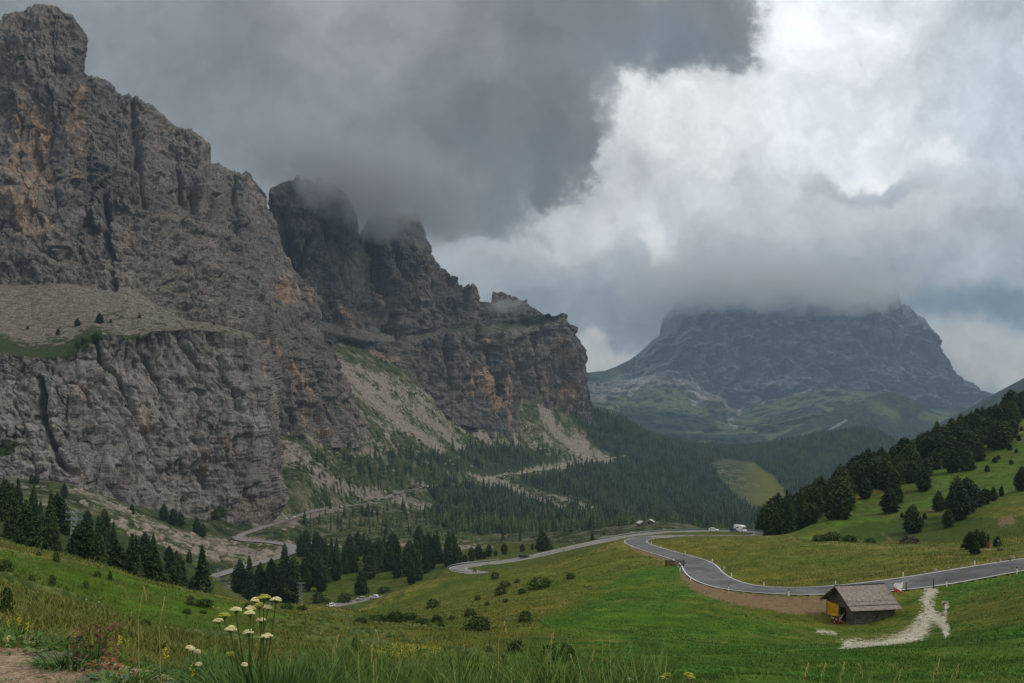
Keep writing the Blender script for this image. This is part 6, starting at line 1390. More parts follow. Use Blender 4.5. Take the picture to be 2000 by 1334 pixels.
# pale stones along the far road edge
GS_ = 'pale stones along the far road edge'
for i, (px, base, r_, lb) in enumerate([(1822, 1125, .30, 'pale stone at the left end of the row along the far road edge'), (1836, 1121, .42, 'largest pale stone by the road above the dark grey post'), (1869, 1115, .30, 'pale stone alone on the verge between the flag and the far marker post'), (1808, 1126, .2, 'small flat stone near the flag side of the verge'), (1888, 1110, .2, 'small pale stone left of the marker post under the totem'), (1962, 1096, .3, 'first of the four pale stones near the right border'), (1972, 1094, .25, 'second of the four pale stones near the right border'), (1979, 1092, .3, 'third of the four pale stones near the right border'), (1990, 1089, .48, 'big pale stone at the right border')]):
    p = side_point(px, base+3, 105, 125); t = MB().ball((0, 0, r_*.25), (r_, r_*.8, r_*.7), 8, 6, 0.22).build('stone', M_stone); t.location = (p[0]+random.uniform(-.1, .1), p[1]+0.4, p[2]); t['label'] = lb; t['category'] = 'stone'; t['group'] = GS_
for px, base, r_, lb in [(1847, 1182, .32, 'white boulder in the grass right of the gravel track'), (1842, 1205, .26, 'small pale stone at the head of the side gravel patch')]:
    x, y, zz = hit(px, base, 60, 130); t = MB().ball((0, 0, r_*.2), (r_, r_*.8, r_*.7), 8, 6, 0.25).build('stone', M_stone); t.location = (x, y, zz); t['label'] = lb; t['category'] = 'stone'

# ------------------------------------------------------------------ vehicles
M_glass = simple('dark_glass', (24, 28, 32), 0.15, 0.6, 0.05); M_tyre = simple('tyre', (20, 20, 20), 0.85, 0.2); M_rim = simple('rim', (120, 122, 125), 0.4, 0.5); M_lamp = simple('headlamp_glass', (205, 208, 210), 0.2, 0.6)
M_tail = simple('tail_lamp', (140, 20, 18), 0.3, 0.5)
def paintm(name, c): return simple(name, c, 0.35, 0.5, 0.04, 1.0)
P_white = paintm('white_paint', (228, 228, 226)); P_dark = paintm('dark_paint', (34, 36, 40)); P_silver = paintm('silver_paint', (150, 152, 155))
def wheels(t, xs, w_, r_=.33):
    tm_ = MB().tube([(0, -.11, 0), (0, .11, 0)], r_, 16).mesh('tyre', M_tyre); rm_ = MB().tube([(0, -.12, 0), (0, .12, 0)], r_*.58, 10).mesh('rim', M_rim)
    for x_ in xs:
        for sy in (-1, 1):
            a = link('tyre', tm_, t); a.location = (x_, sy*(w_/2-.1), r_); r2_ = link('rim', rm_, a)
def body_mesh(prof, w_, zt, tumble, mat, belt):
    b = MB(); n_ = len(prof); ys = [-w_/2, -w_/2*.93, w_/2*.93, w_/2]; V = []
    for k, y_ in enumerate(ys):
        for (x_, z_) in prof:
            f = max(0, (z_-belt)/(zt-belt)); yy_ = y_*(1-tumble*f); xx, z2 = x_, z_
            if k in (0, 3): xx = x_*.985; z2 = z_-(.05 if z_ > belt*.8 else 0)
            V.append((xx, yy_, z2))
    Fc = [(k*n_+i, k*n_+(i+1) % n_, (k+1)*n_+(i+1) % n_, (k+1)*n_+i) for k in range(3) for i in range(n_)]+[tuple(range(n_))[::-1], tuple(3*n_+i for i in range(n_))]
    return b.add(V, Fc)
def car(name, label, cat, loc, rz, paint, suv=True):
    t = thing(name, label, cat, loc, rz); Ht = 1.66 if suv else 1.45; L = 2.25
    prof = [(-L, .35), (-L, .75), (-L+.08, 1.0), (-L+.35, Ht-.18), (-L+.75, Ht-.03), (-.3, Ht), (.45, Ht-.06), (1.12, 1.02), (1.85, .90), (L-.03, .72), (L, .45), (L-.05, .30), (1.8, .25), (-1.9, .25)]
    body_mesh(prof, 1.84, Ht, .16, paint, .98).build('body', paint, t, smooth=False)
    gl = [(-L+.50, 1.04), (-L+.62, Ht-.16), (-L+.95, Ht-.11), (.40, Ht-.13), (.98, 1.04)]
    b = MB(); n_ = len(gl)
    for sy in (-1, 1):
        V = [(x_, sy*(.94*(1-.16*max(0, (z_-.98)/(Ht-.98)))-.005), z_) for x_, z_ in gl]; V += [(x_, y_-sy*.04, z_) for x_, y_, z_ in V]
        b.add(V, [tuple(range(n_)), tuple(range(n_, 2*n_))[::-1]]+[(i, (i+1) % n_, n_+(i+1) % n_, n_+i) for i in range(n_)])
    b.build('side_window', M_glass, t)
    MB().add([(1.11, -.74, 1.05), (1.11, .74, 1.05), (.53, .66, Ht-.10), (.53, -.66, Ht-.10), (1.05, -.74, 1.0), (1.05, .74, 1.0), (.47, .66, Ht-.14), (.47, -.66, Ht-.14)], [(0, 1, 2, 3), (7, 6, 5, 4), (0, 4, 5, 1), (2, 6, 7, 3), (1, 5, 6, 2), (3, 7, 4, 0)]).build('windscreen', M_glass, t)
    MB().box((-L+.17, 0, 1.22), (.05, 1.3, .36), ry=R(24)).build('rear_window', M_glass, t)
    for sy in (-1, 1): MB().box((L-.09, sy*.66, .70), (.16, .36, .14)).build('headlight', M_lamp, t); MB().box((-L+.01, sy*.72, .88), (.08, .22, .22)).build('tail_light', M_tail, t)
    MB().box((L-.01, 0, .52), (.06, 1.1, .2)).build('grille', M_black, t); wheels(t, (-1.38, 1.42), 1.84); return t
def on_road(px, Yref, lane=0.0):
    P = road_pts; u = 1000+P[:, 0]/P[:, 1]*F; i = int(np.argmin(((u-px)/8)**2+((P[:, 1]-Yref)/6)**2)); T = P[min(i+2, len(P)-1)]-P[max(i-2, 0)]
    a = math.atan2(T[1], T[0]); q = P[i]+np.array([-math.sin(a)*lane, math.cos(a)*lane, 0.02]); return tuple(q), a
p, a = on_road(1395, 397, 0.5); car('parked_car', 'white hatchback SUV seen from the side on the back road left of the motorhome', 'car', p, a+math.pi, P_white)
p, a = on_road(1449, 388, 1.0)
mh = thing('motorhome', 'white motorhome driving towards the camera on the back road', 'motorhome', p, R(-62))
body_mesh([(-3.1, .55), (-3.1, 2.95), (-2.9, 3.1), (1.0, 3.12), (2.0, 3.05), (2.55, 2.55), (2.3, 2.1), (2.2, 1.95), (1.9, .5)], 2.3, 3.1, .02, P_white, 2.9).build('body', P_white, mh)
body_mesh([(1.4, .35), (1.4, 2.0), (2.15, 2.02), (2.62, 1.32), (3.3, 1.12), (3.42, .8), (3.42, .4)], 2.02, 2.0, .12, P_white, 1.2).build('cab', P_white, mh)
MB().add([(2.68, -.84, 1.34), (2.68, .84, 1.34), (2.22, .78, 1.98), (2.22, -.78, 1.98), (2.60, -.84, 1.30), (2.60, .84, 1.30), (2.14, .78, 1.94), (2.14, -.78, 1.94)], [(0, 1, 2, 3), (7, 6, 5, 4), (0, 4, 5, 1), (2, 6, 7, 3), (1, 5, 6, 2), (3, 7, 4, 0)]).build('windscreen', M_glass, mh)
MB().box((2.66, 0, 2.62), (.04, 1.2, .3), ry=R(-35)).build('roof_window', M_glass, mh)
for sy in (-1, 1):
    MB().box((1.9, sy*1.0, 1.6), (.55, .05, .5)).build('side_window', M_glass, mh); MB().box((-.6, sy*1.16, 2.0), (1.2, .03, .5)).build('side_window', M_glass, mh)
    MB().box((3.36, sy*.74, .82), (.14, .34, .24)).build('headlight', M_lamp, mh); MB().box((2.25, sy*1.18, 1.5), (.12, .22, .4)).build('mirror', M_black, mh)
MB().box((3.42, 0, .68), (.05, 1.0, .26)).build('grille', M_black, mh); MB().box((-1.0, 0, 3.16), (.8, .7, .16)).build('roof_hatch', P_silver, mh); wheels(mh, (-1.7, 2.5), 2.2, .36)
p, a = on_road(1436, 392, 2.2); car('parked_car', 'dark car half hidden behind the left side of the motorhome', 'car', p, R(-75), P_dark)
p, a = on_road(1024, 382, -1.4); car('parked_car', 'dark car climbing the road just beyond the left hairpin', 'car', p, a+math.pi, P_dark, False)
for px, Yr, ln, pm_, lb in [(641, 405, 1.2, P_white, 'white car at the left end of the short valley road stretch'), (705, 418, -1.0, P_silver, 'silver car in the middle of the short valley road stretch'), (735, 419, 1.2, P_white, 'white car half behind the meadow, last on the short valley road stretch'),
                        (561, 885, 1.5, P_white, 'lower white car in the road curve below the pale wall'), (569, 900, -1.5, P_white, 'upper white car in the road curve below the pale wall'), (565, 892, 1.5, P_dark, 'dark car between the two white cars in the curve below the wall'), (666, 1040, 0, P_white, 'tiny white car on the distant road right of the curve'), (834, 1430, 0, P_white, 'white van-like car on the most distant part of the road')]:
    p, a = on_road(px, Yr, ln); c_ = car('driving_car', lb, 'car', p, a, pm_, True)
    if Yr > 1400: c_.scale = (1.5, 1.3, 1.5)
p, a = on_road(927, 353, 0.5)
mc = thing('motorcycle', 'dark motorcycle with rider on the near side of the left hairpin', 'motorcycle', p, a)
for x_ in (-.7, .7): o_ = MB().tube([(x_, -.06, .32), (x_, .06, .32)], .32, 14).build('wheel', M_tyre, mc)
b = MB(); b.tube([(-.7, 0, .4), (-.3, 0, .75), (.35, 0, .85), (.7, 0, .35)], [.05, .16, .17, .05], 7); b.box((.45, 0, 1.05), (.1, .5, .3)); b.build('frame', M_black, mc)
rd_ = thing('person', 'rider in dark clothes and helmet sitting on the motorcycle at the hairpin', 'person', p, a, None)
b = MB(); b.tube([(-.25, 0, .8), (-.15, 0, 1.15), (.05, 0, 1.42)], [.19, .21, .15], 9)
b.tube([(.02, 0, 1.40), (.08, 0, 1.52)], [.08, .07], 7); b.ball((.11, 0, 1.62), (.14, .12, .15), 10, 8)
for sy in (-1, 1): b.tube([(.0, sy*.18, 1.38), (.2, sy*.27, 1.15), (.48, sy*.24, 1.08)], [.07, .055, .04], 7); b.tube([(-.2, sy*.1, .85), (.2, sy*.19, .78), (.05, sy*.18, .38), (.2, sy*.18, .33)], [.11, .09, .06, .05], 7)
b.build('body', simple('dark_leather', (30, 30, 34), 0.7), rd_); MB().ball((.12, 0, 1.64), (.155, .135, .15), 12, 9).build('helmet', M_black, rd_)

# ------------------------------------------------------------------ far sheds, pylons
def shed(px, base, Yd, w_, d_, h_, rz, label, roofc=(178, 170, 160), wallc=(92, 80, 68)):
    x = (px-1000)/F*Yd; zz = float(gh(x, Yd)[0]); t = thing('hay_shed', label, 'shed', (x, Yd, zz), rz)
    b = MB(); b.prism([(-w_/2, -.5), (w_/2, -.5), (w_/2, h_*.6), (0, h_*.97), (-w_/2, h_*.6)], -d_/2, d_/2); b.build('wall', simple('shed_wood', wallc, 0.9), t)
    b = MB()
    for s_ in (-1, 1): b.add([(0, -d_/2-.4, h_), (0, d_/2+.4, h_), (s_*(w_/2+.5), d_/2+.4, h_*.54), (s_*(w_/2+.5), -d_/2-.4, h_*.54), (0, -d_/2-.4, h_+.14), (0, d_/2+.4, h_+.14), (s_*(w_/2+.5), d_/2+.4, h_*.54+.14), (s_*(w_/2+.5), -d_/2-.4, h_*.54+.14)], [(0, 1, 2, 3), (4, 7, 6, 5), (0, 3, 7, 4), (1, 5, 6, 2), (3, 2, 6, 7), (0, 4, 5, 1)])
    b.build('roof', simple('shed_roof', roofc, 0.8), t); MB().box((-w_*.12, -d_/2-.03, h_*.24), (w_*.28, .08, h_*.5)).build('door', M_plank, t)
shed(1253, 0, 690, 6.5, 6, 4.2, .35, 'left and lower of two tiny sheds on the far meadow'); shed(1270, 0, 740, 6.5, 6, 4.6, -.3, 'right and higher of two tiny sheds on the far meadow')
def pylon(px, top, Yd, label, w_=1.1):
    x = (px-1000)/F*Yd; zb = float(gh(x, Yd)[0]); H_ = (HZ-top)/F*Yd-zb; t = thing('lattice_pylon', label, 'pylon', (x, Yd, zb), 0.2)
    b = MB()
    for sx in (-1, 1):
        for sy in (-1, 1): b.tube([(sx*w_, sy*w_*.5, -.5), (sx*w_*.45, sy*w_*.25, H_)], .07, 4)
    b.build('leg', M_steel, t); b = MB(); n_ = 9
    for k in range(n_):
        z0_, z1_ = H_*k/n_, H_*(k+1)/n_; f0, f1 = 1-.55*k/n_, 1-.55*(k+1)/n_
        for sy in (-1, 1): b.tube([(-w_*f0, sy*w_*.5*f0, z0_), (w_*f1, sy*w_*.5*f1, z1_)], .035, 4); b.tube([(w_*f0, sy*w_*.5*f0, z0_), (-w_*f1, sy*w_*.5*f1, z1_)], .035, 4)
    b.build('lattice', M_steel, t); b = MB()
    for k, z_ in enumerate((H_*.97, H_*.82)): b.box((0, 0, z_), (3.6, .18, .16)); [b.ball((sx*1.7, 0, z_+.28), (.14, .14, .22), 6, 5) for sx in (-1, -.45, .45, 1)]
    b.build('crossarm', M_steel, t)
pylon(587, 1138, 405, 'lattice pylon with crossarms in front of the valley wood'); pylon(426, 1110, 470, 'thin pylon beside the lower road right of the lone slim spruce', .8); pylon(145, 998, 190, 'tall lattice pylon among the dark trees on the left', 1.0)

# ------------------------------------------------------------------ shrubs
def bush_mesh(seed, n_=330, mat=M_bush):
    V, Fc = crown_np(seed, lambda h: 0.55*math.sqrt(max(0.03, 1-(h-0.35)**2/0.46)), n_, 0.085, 0.0)
    return mesh_np('foliage', V, Fc, [mat])
BM = [bush_mesh(s) for s in (1, 2, 3)]; stemm = MB()
for k in range(6): a = k*1.05; stemm.tube([(0, 0, -.1), (.22*math.cos(a), .22*math.sin(a), .55)], [.03, .012], 5)
stem_mesh = stemm.mesh('stem', M_bark); NB = 0
M_reddish = leaf_mat('reddish_twigs', (0.055, 0.040, 0.036), (0.12, 0.085, 0.07)); BR = bush_mesh(6, 300, M_reddish)
def bush(px, base, wpx, hpx, label, group=None, y0=20, y1=460, me=None, name='shrub'):
    global NB
    NB += 1; x, y, zz = hit(px, base, y0, y1); w_ = wpx/F*y; h_ = hpx/F*y
    t = thing(name, label, 'shrub', (x, y, zz-0.12*h_), random.uniform(0, 6.28), group); t.scale = (w_*.95, w_*.85, h_*1.1)
    link('foliage', me or BM[NB % 3], t); link('stem', stem_mesh, t)
Gb = 'dark shrubs on the meadow hill'
for px, base, w_, h_, lb in [(935, 1233, 52, 28, 'widest round shrub in the gully between the two meadow hills'), (918, 1206, 24, 18, 'round shrub directly above the widest gully shrub'), (853, 1216, 22, 14, 'small round shrub left of the widest gully shrub'), (1026, 1216, 28, 22, 'upright shrub alone on the slope left of the lush green field'), (1056, 1150, 46, 22, 'broad dark shrub high on the meadow hill'), (978, 1161, 26, 15, 'lower shrub of the stacked pair in the middle of the hill'), (986, 1148, 26, 14, 'upper shrub of the stacked pair in the middle of the hill'),
                             (967, 1133, 17, 14, 'round shrub just below the hairpin road end'), (1020, 1160, 18, 10, 'low shrub left under the broad dark hill shrub'), (933, 1173, 13, 9, 'tiny round shrub in the middle of the hill'), (951, 1184, 10, 8, 'tiny shrub right of the gully top'), (988, 1176, 13, 7, 'tiny flat shrub under the stacked pair'), (845, 1188, 26, 18, 'dark shrub on the left flank of the meadow hill'), (883, 1210, 12, 8, 'tiny shrub between the small round one and the gully shrub'),
                             (740, 1215, 44, 16, 'left end shrub of the long dark thicket in the gully mouth'), (772, 1216, 46, 20, 'middle shrub of the long dark thicket in the gully mouth'), (800, 1212, 30, 15, 'right end shrub of the long dark thicket in the gully mouth'), (706, 1218, 30, 11, 'flat shrub left of the long dark thicket'), (824, 1222, 30, 13, 'low shrub right of the long dark thicket'), (1114, 1132, 18, 12, 'shrub near the top edge of the meadow hill above the lush field'), (1010, 1140, 12, 7, 'tiny shrub right of the stacked pair'), (862, 1228, 16, 12, 'pale green shrub under the small round one')]:
    bush(px, base, w_, h_, lb, Gb, 60, 345)
for px, base, w_, h_, lb in [(1074, 1300, 36, 40, 'left half of the tall dark shrub pair at the edge of the lush field'), (1107, 1298, 34, 38, 'right half of the tall dark shrub pair at the edge of the lush field'), (1008, 1274, 32, 22, 'round shrub left of the tall dark shrub pair'), (954, 1280, 20, 16, 'shrub at the foot of the near gully'), (926, 1292, 14, 14, 'narrow shrub at the near end of the gully'), (694, 1272, 18, 26, 'upright shrub on the near meadow, upper one of two'), (676, 1293, 26, 24, 'bushy shrub on the near meadow, lower one of two')]:
    bush(px, base, w_, h_, lb, None, 18, 110)
for px, base, w_, h_, lb in [(398, 1186, 38, 14, 'flat dark shrub under the lone slim spruce'), (372, 1184, 16, 18, 'upright shrub left under the lone slim spruce'), (365, 1201, 16, 10, 'small round shrub on the left meadow below the spruce'), (397, 1200, 14, 6, 'flat tuft shrub on the left meadow below the spruce'), (486, 1192, 22, 14, 'dark shrub behind the white flower heads'), (560, 1190, 26, 9, 'low shrub right of the white flower heads on the crest'), (590, 1193, 22, 8, 'low shrub at the right on the near crest'), (283, 1222, 24, 12, 'dark low shrub in the hollow of the left meadow'), (62, 1140, 12, 16, 'small sapling on the slope edge at the left'), (100, 1146, 12, 12, 'small bush in the left green hollow'),
                             (12, 1130, 26, 36, 'dark shrub at the left border'), (30, 1140, 14, 18, 'shrub right of the left border shrub'), (102, 1142, 13, 18, 'sapling in the middle of the left green slope'), (168, 1150, 12, 16, 'sapling near the lower left green slope'), (75, 1086, 10, 8, 'tiny shrub on the left crest'), (110, 1098, 14, 20, 'shrub clump on the left crest beside the dark trees'), (190, 1130, 16, 12, 'shrub below the loose larch'), (215, 1134, 8, 18, 'narrow dark sapling right of the tallest spruce'), (14, 1210, 26, 60, 'tall near shrub at the left border above the dirt')]:
    bush(px, base, w_, h_, lb, None, 8, 120)
for px, base, w_, h_, lb in [(622, 1178, 26, 20, 'round shrub left of the white car in the valley'), (673, 1176, 28, 18, 'round shrub between the white and the silver car in the valley'), (640, 1180, 14, 10, 'small shrub above the white car in the valley'), (820, 1150, 20, 8, 'flat shrub on the bank left of the hairpin'), (750, 1158, 26, 10, 'shrub row piece above the silver car')]:
    bush(px, base, w_, h_, lb, None, 390, 470)
for px, base, w_, h_, lb in [(1626, 1066, 34, 18, 'green shrub at the foot of the slope wood, left one'), (1660, 1068, 30, 14, 'green shrub at the foot of the slope wood, second one'), (1600, 1064, 22, 14, 'green shrub at the left foot of the slope wood'), (1700, 1070, 26, 12, 'low green shrub at the slope foot below the bare red patch')]:
    bush(px, base, w_, h_, lb, None, 205, 300)
bush(1776, 1070, 36, 18, 'greyish red leafless shrub at the foot of the right slope', None, 205, 300, BR)

def cube_mesh(name, x0, x1, y0, y1, z0, z1, mats):
    V = [(x, y, z_) for x in (x0, x1) for y in (y0, y1) for z_ in (z0, z1)]
    Fc = [(0, 1, 3, 2), (4, 6, 7, 5), (0, 4, 5, 1), (2, 3, 7, 6), (0, 2, 6, 4), (1, 5, 7, 3)]
    return mesh_np(name, V, Fc, mats)

# ------------------------------------------------------------------ grass
def grass_mat(name, dark, light, tip):
    m, t, b = new_mat(name, 0.75, 0.2)
    at = t.node('ShaderNodeAttribute', attribute_name='bl'); r_, g_, b_ = t.sep(at.outputs['Color'])
    c = t.mix(r_, dark, light); c = t.mix(t.m('MULTIPLY', g_, b_), c, tip)
    t.put(b.inputs['Base Color'], c)
    b.inputs['Transmission Weight'].default_value = 0.0
    return m
def blades(name, pts, h, wid, lean, mat, label, seed=1, segs=4, curl=0.5, parent=None, stuff=True, dirs=None):
    """curved grass blades; pts (n,3), h (n,), lean (n,)"""
    g = np.random.default_rng(seed); pts = np.asarray(pts, float); n_ = len(pts)
    a = g.uniform(0, 6.283, n_) if dirs is None else dirs; lean = lean*g.uniform(0.4, 1.5, n_); dx_, dy_ = np.cos(a), np.sin(a)
    fa = g.uniform(0, 6.283, n_); sx, sy = np.cos(fa), np.sin(fa); V = np.zeros((n_, segs+1, 2, 3)); A = np.zeros((n_, segs+1, 2, 3)); rnd = g.uniform(size=n_); tipc = (g.uniform(size=n_) < 0.35)*1.0
    for i in range(segs+1):
        t = i/segs; off = lean*h*(t**(1+curl*2)); zz = h*(t-0.28*lean*t**2.5*1.6); w_ = wid*(1-t**1.7)*0.5+0.0004
        for k, sg in enumerate((-1, 1)):
            V[:, i, k, 0] = pts[:, 0]+dx_*off+sg*sx*w_; V[:, i, k, 1] = pts[:, 1]+dy_*off+sg*sy*w_; V[:, i, k, 2] = pts[:, 2]+zz
            A[:, i, k, 0] = rnd; A[:, i, k, 1] = t; A[:, i, k, 2] = tipc
    b0 = np.arange(n_)[:, None]*(segs+1)*2; Fs = np.concatenate([np.concatenate([b0+2*i, b0+2*i+1, b0+2*i+3, b0+2*i+2], 1) for i in range(segs)])
    return link(name, mesh_np(name, V.reshape(-1, 3), Fs, [mat], {'bl': A.reshape(-1, 3)}), parent, kind='stuff' if stuff else None, label=label if stuff else None)
M_g1 = grass_mat('grass_green', (0.026, 0.062, 0.008), (0.090, 0.170, 0.022), (0.16, 0.19, 0.05))
M_g2 = grass_mat('grass_olive', (0.060, 0.082, 0.012), (0.135, 0.142, 0.025), (0.22, 0.20, 0.06))
M_g3 = grass_mat('grass_deep', (0.014, 0.040, 0.009), (0.065, 0.145, 0.026), (0.12, 0.20, 0.05))
M_g4 = grass_mat('grass_lush', (0.018, 0.058, 0.006), (0.062, 0.140, 0.014), (0.12, 0.19, 0.03))
def maskval(M, u, Yd):
    c = np.clip(((u-COLS[0])/(COLS[1]-COLS[0])).astype(int), 0, len(COLS)-1); r = np.clip(((np.log(Yd)-s0)/(SR[1]-SR[0])).astype(int), 0, NR-1); return M[r, c]
def near_pts(n_, y0, y1, px0, px1, seed, power=0.0):
    """random ground points, even in the picture sense (log distance)"""
    g = np.random.default_rng(seed); Yd = np.exp(g.uniform(math.log(y0), math.log(y1), n_)); u = g.uniform(px0, px1, n_); x = (u-1000)/F*Yd
    return u, Yd, np.stack([x, Yd, gh(x, Yd)-0.01], 1)
# meadow sward out to the upper road and beyond, thinning with distance
roadk = np.zeros(GX.shape, bool)
nearroad = road_pts[road_pts[:, 1] < 480][::3]
from mathutils.kdtree import KDTree
kd_r = KDTree(len(nearroad)); [kd_r.insert((p_[0], p_[1], 0), i) for i, p_ in enumerate(nearroad)]; kd_r.balance()
def off_road(P): return np.array([kd_r.find((p_[0], p_[1], 0))[2] > 5.2 for p_ in P])
def off_hut(P): 
    lx = (P[:, 0]-HX)*ca+(P[:, 1]-HY)*sa; ly = -(P[:, 0]-HX)*sa+(P[:, 1]-HY)*ca
    return ~((lx > -0.6) & (lx < HL+0.5) & (ly > -0.4) & (ly < HW+0.4))
u_, y_, Pm = near_pts(330000, 9, 300, -60, 2060, 61)
bare = np.maximum(maskval(m1[..., 1], u_, y_)*1.0, maskval(m2[..., 1], u_, y_)*1.3)
vis = (HZ-Pm[:, 2]/y_*F < 1420)
lv = maskval(m1[..., 0], u_, y_); tuft = fbm(Pm[:, 0]/2.2, Pm[:, 1]/2.2, 1.2, 3)+0.5*fbm(Pm[:, 0]/9, Pm[:, 1]/9, 4.2, 2)
g_ = np.random.default_rng(62)
ok = vis & (g_.uniform(size=len(u_)) > bare*1.2) & (tuft+g_.normal(size=len(u_))*0.35 > -0.12)
ok[ok] &= off_road(Pm[ok]); ok &= off_hut(Pm)
u_, y_, Pm, lv, tuft = u_[ok], y_[ok], Pm[ok], lv[ok], tuft[ok]
isl = lv+g_.normal(size=len(lv))*0.18 > 0.5
hh = np.clip(0.16+0.0010*y_, 0.16, 0.30)*g_.uniform(0.6, 1.5, len(y_))*(1+0.5*np.clip(tuft, -0.5, 1)); ww = np.clip(0.010+0.0008*y_, 0.012, 0.14)
blades('grass', Pm[isl], hh[isl]*0.55, ww[isl], 0.55, M_g4, 'short lush green grass of the mown field around the hut', 63, 2)
blades('grass', Pm[~isl], hh[~isl], ww[~isl], 0.5, M_g2, 'olive and straw coloured meadow grass on the rolling hills', 64, 2)

# tall rough grass along the bottom of the picture
def band(n_, px0, px1, y0, y1, h0, h1, wid, lean, mat, label, seed, keep=None):
    g = np.random.default_rng(seed); u = g.uniform(px0, px1, n_); Yd = np.sqrt(g.uniform(y0*y0, y1*y1, n_)); cl = 0.5+fbm(u/26, Yd*2.2, 0.5, 2)+0.25*g.normal(size=n_)
    k = cl > 0.28
    if keep is not None: k &= keep(u, Yd, g)
    u, Yd, cl = u[k], Yd[k], cl[k]; x = (u-1000)/F*Yd; P_ = np.stack([x, Yd, gh(x, Yd)-.02], 1)
    return blades('tall_grass', P_, (h0+(h1-h0)*g.uniform(size=len(u))**1.5)*np.clip(0.55+cl*0.6, .5, 1.3), wid, lean, mat, label, seed+1)
nodirt = lambda u, Yd, g: g.uniform(size=len(u)) > np.clip(maskval(m1[..., 1], u, Yd)*2.5, 0, 0.99)
band(17000, 600, 1300, 3.6, 6.6, 0.22, 0.58, 0.008, 0.4, M_g1, 'tall green grass rising along the bottom edge, middle', 71)
band(9000, 1280, 2080, 3.6, 7.2, 0.10, 0.32, 0.008, 0.5, M_g1, 'grass along the bottom edge, right', 72)
band(11000, 330, 660, 3.8, 6.5, 0.12, 0.38, 0.008, 0.5, M_g3, 'deep green grass around the white flowers', 73, nodirt)
band(9000, -80, 420, 5.2, 9.5, 0.05, 0.17, 0.008, 0.6, M_g1, 'green grass fringe behind the bare dirt', 74, nodirt)
band(5000, 480, 1400, 7.0, 14, 0.14, 0.50, 0.008, 0.4, M_g2, 'straw coloured grass behind the green fringe', 75)
def tussock(px, Yd, n_, rad, h0, h1, wid, lean, mat, label, seed, name='grass_tussock'):
    g = np.random.default_rng(seed); x0 = (px-1000)/F*Yd; r = rad*np.sqrt(g.uniform(size=n_)); a = g.uniform(0, 6.283, n_); x = x0+r*np.cos(a); y = Yd+r*np.sin(a)*.7
    t = thing(name, label, 'grass clump', (x0, Yd, float(gh(x0, Yd)[0])))
    P_ = np.stack([x-x0, y-Yd, gh(x, y)-float(gh(x0, Yd)[0])-.02], 1)
    blades('leaves', P_, (h0+(h1-h0)*g.uniform(size=n_))*(1-.35*(r/rad)**2), wid, lean*(0.5+r/rad), mat, None, seed+1, 6, .35, t, False, a+g.normal(size=n_)*0.5); return t
tussock(535, 4.3, 1700, .34, .36, .70, .010, .42, M_g3, 'big dark green grass tussock below the white flower heads', 81)
tussock(604, 4.5, 800, .27, .30, .58, .010, .5, M_g3, 'dark green grass tussock right of the biggest one', 82)
tussock(462, 4.6, 500, .25, .24, .46, .010, .5, M_g3, 'grass tussock left of the biggest one at the bottom edge', 83)
tussock(905, 4.6, 500, .24, .32, .56, .009, .5, M_g1, 'upright green tussock at the bottom edge right of centre', 84)
tussock(130, 6.1, 200, .22, .12, .26, .011, 1.0, M_g3, 'grass tussock at the right rim of the upper dirt patch', 85)
tussock(245, 5.4, 160, .22, .10, .24, .013, 1.1, M_g1, 'spreading grass tussock on the rim of the dirt, bottom left', 86)
tussock(40, 7.4, 150, .3, .10, .22, .012, .8, M_g1, 'small grass tussock behind the dirt at the left border', 87)
for i, (px, Yd) in enumerate([(30, 4.6), (85, 5.0), (120, 5.6), (20, 5.6), (180, 4.7), (60, 4.25)]):
    tussock(px, Yd, 60, .13, .03, .08, .008, 1.2, M_g1, ['low green plant on the dirt near the lower left corner', 'low green plant in the middle of the dirt', 'low green plant on the upper right dirt', 'low green plant at the left border of the dirt', 'low green plant on the dirt near its right end', 'lowest green plant on the dirt at the picture bottom'][i], 90+i, 'ground_plant')
# broad leaved herbs on the rim of the dirt
def herb(px, Yd, n_, L, spread, mat, label, seed, up=.5, name='leafy_herb'):
    g = np.random.default_rng(seed); x0 = (px-1000)/F*Yd; z0_ = float(gh(x0, Yd)[0]); t = thing(name, label, 'herb', (x0, Yd, z0_)); V, Fc = [], []
    st = MB()
    for i in range(n_):
        a = g.uniform(0, 6.283); r = spread*math.sqrt(g.uniform()); bx, by, bz = r*math.cos(a), r*math.sin(a)*.6, g.uniform(0, up)*L*1.6
        d_ = np.array([math.cos(a+g.normal()*.4), math.sin(a+g.normal()*.4), g.uniform(-.1, .8)]); d_ /= np.linalg.norm(d_); s_ = np.cross(d_, [0, 0, 1]); s_ /= np.linalg.norm(s_); l = L*g.uniform(.5, 1.1); w_ = l*.24; c = np.array([bx, by, bz]); dn = np.array([0, 0, -1.0]); k = len(V)
        V += [c, c+d_*l*.35+s_*w_, c+d_*l*.38+dn*w_*.25, c+d_*l*.35-s_*w_, c+d_*l*.72+s_*w_*.75+dn*l*.08, c+d_*l*.75+dn*l*.12, c+d_*l*.72-s_*w_*.75+dn*l*.08, c+d_*l+dn*l*.28]
        Fc += [(k, k+1, k+2), (k, k+2, k+3), (k+1, k+4, k+5, k+2), (k+2, k+5, k+6, k+3), (k+4, k+7, k+5), (k+5, k+7, k+6)]
        if i % 4 == 0: st.tube([(bx*.3, by*.3, -.02), (bx, by, bz)], .003, 4, False)
    me = bpy.data.meshes.new('leaves'); me.from_pydata([tuple(v) for v in V], [], Fc); me.materials.append(mat); me.update(); link('leaves', me, t); st.build('stem', M_bush, t); return t
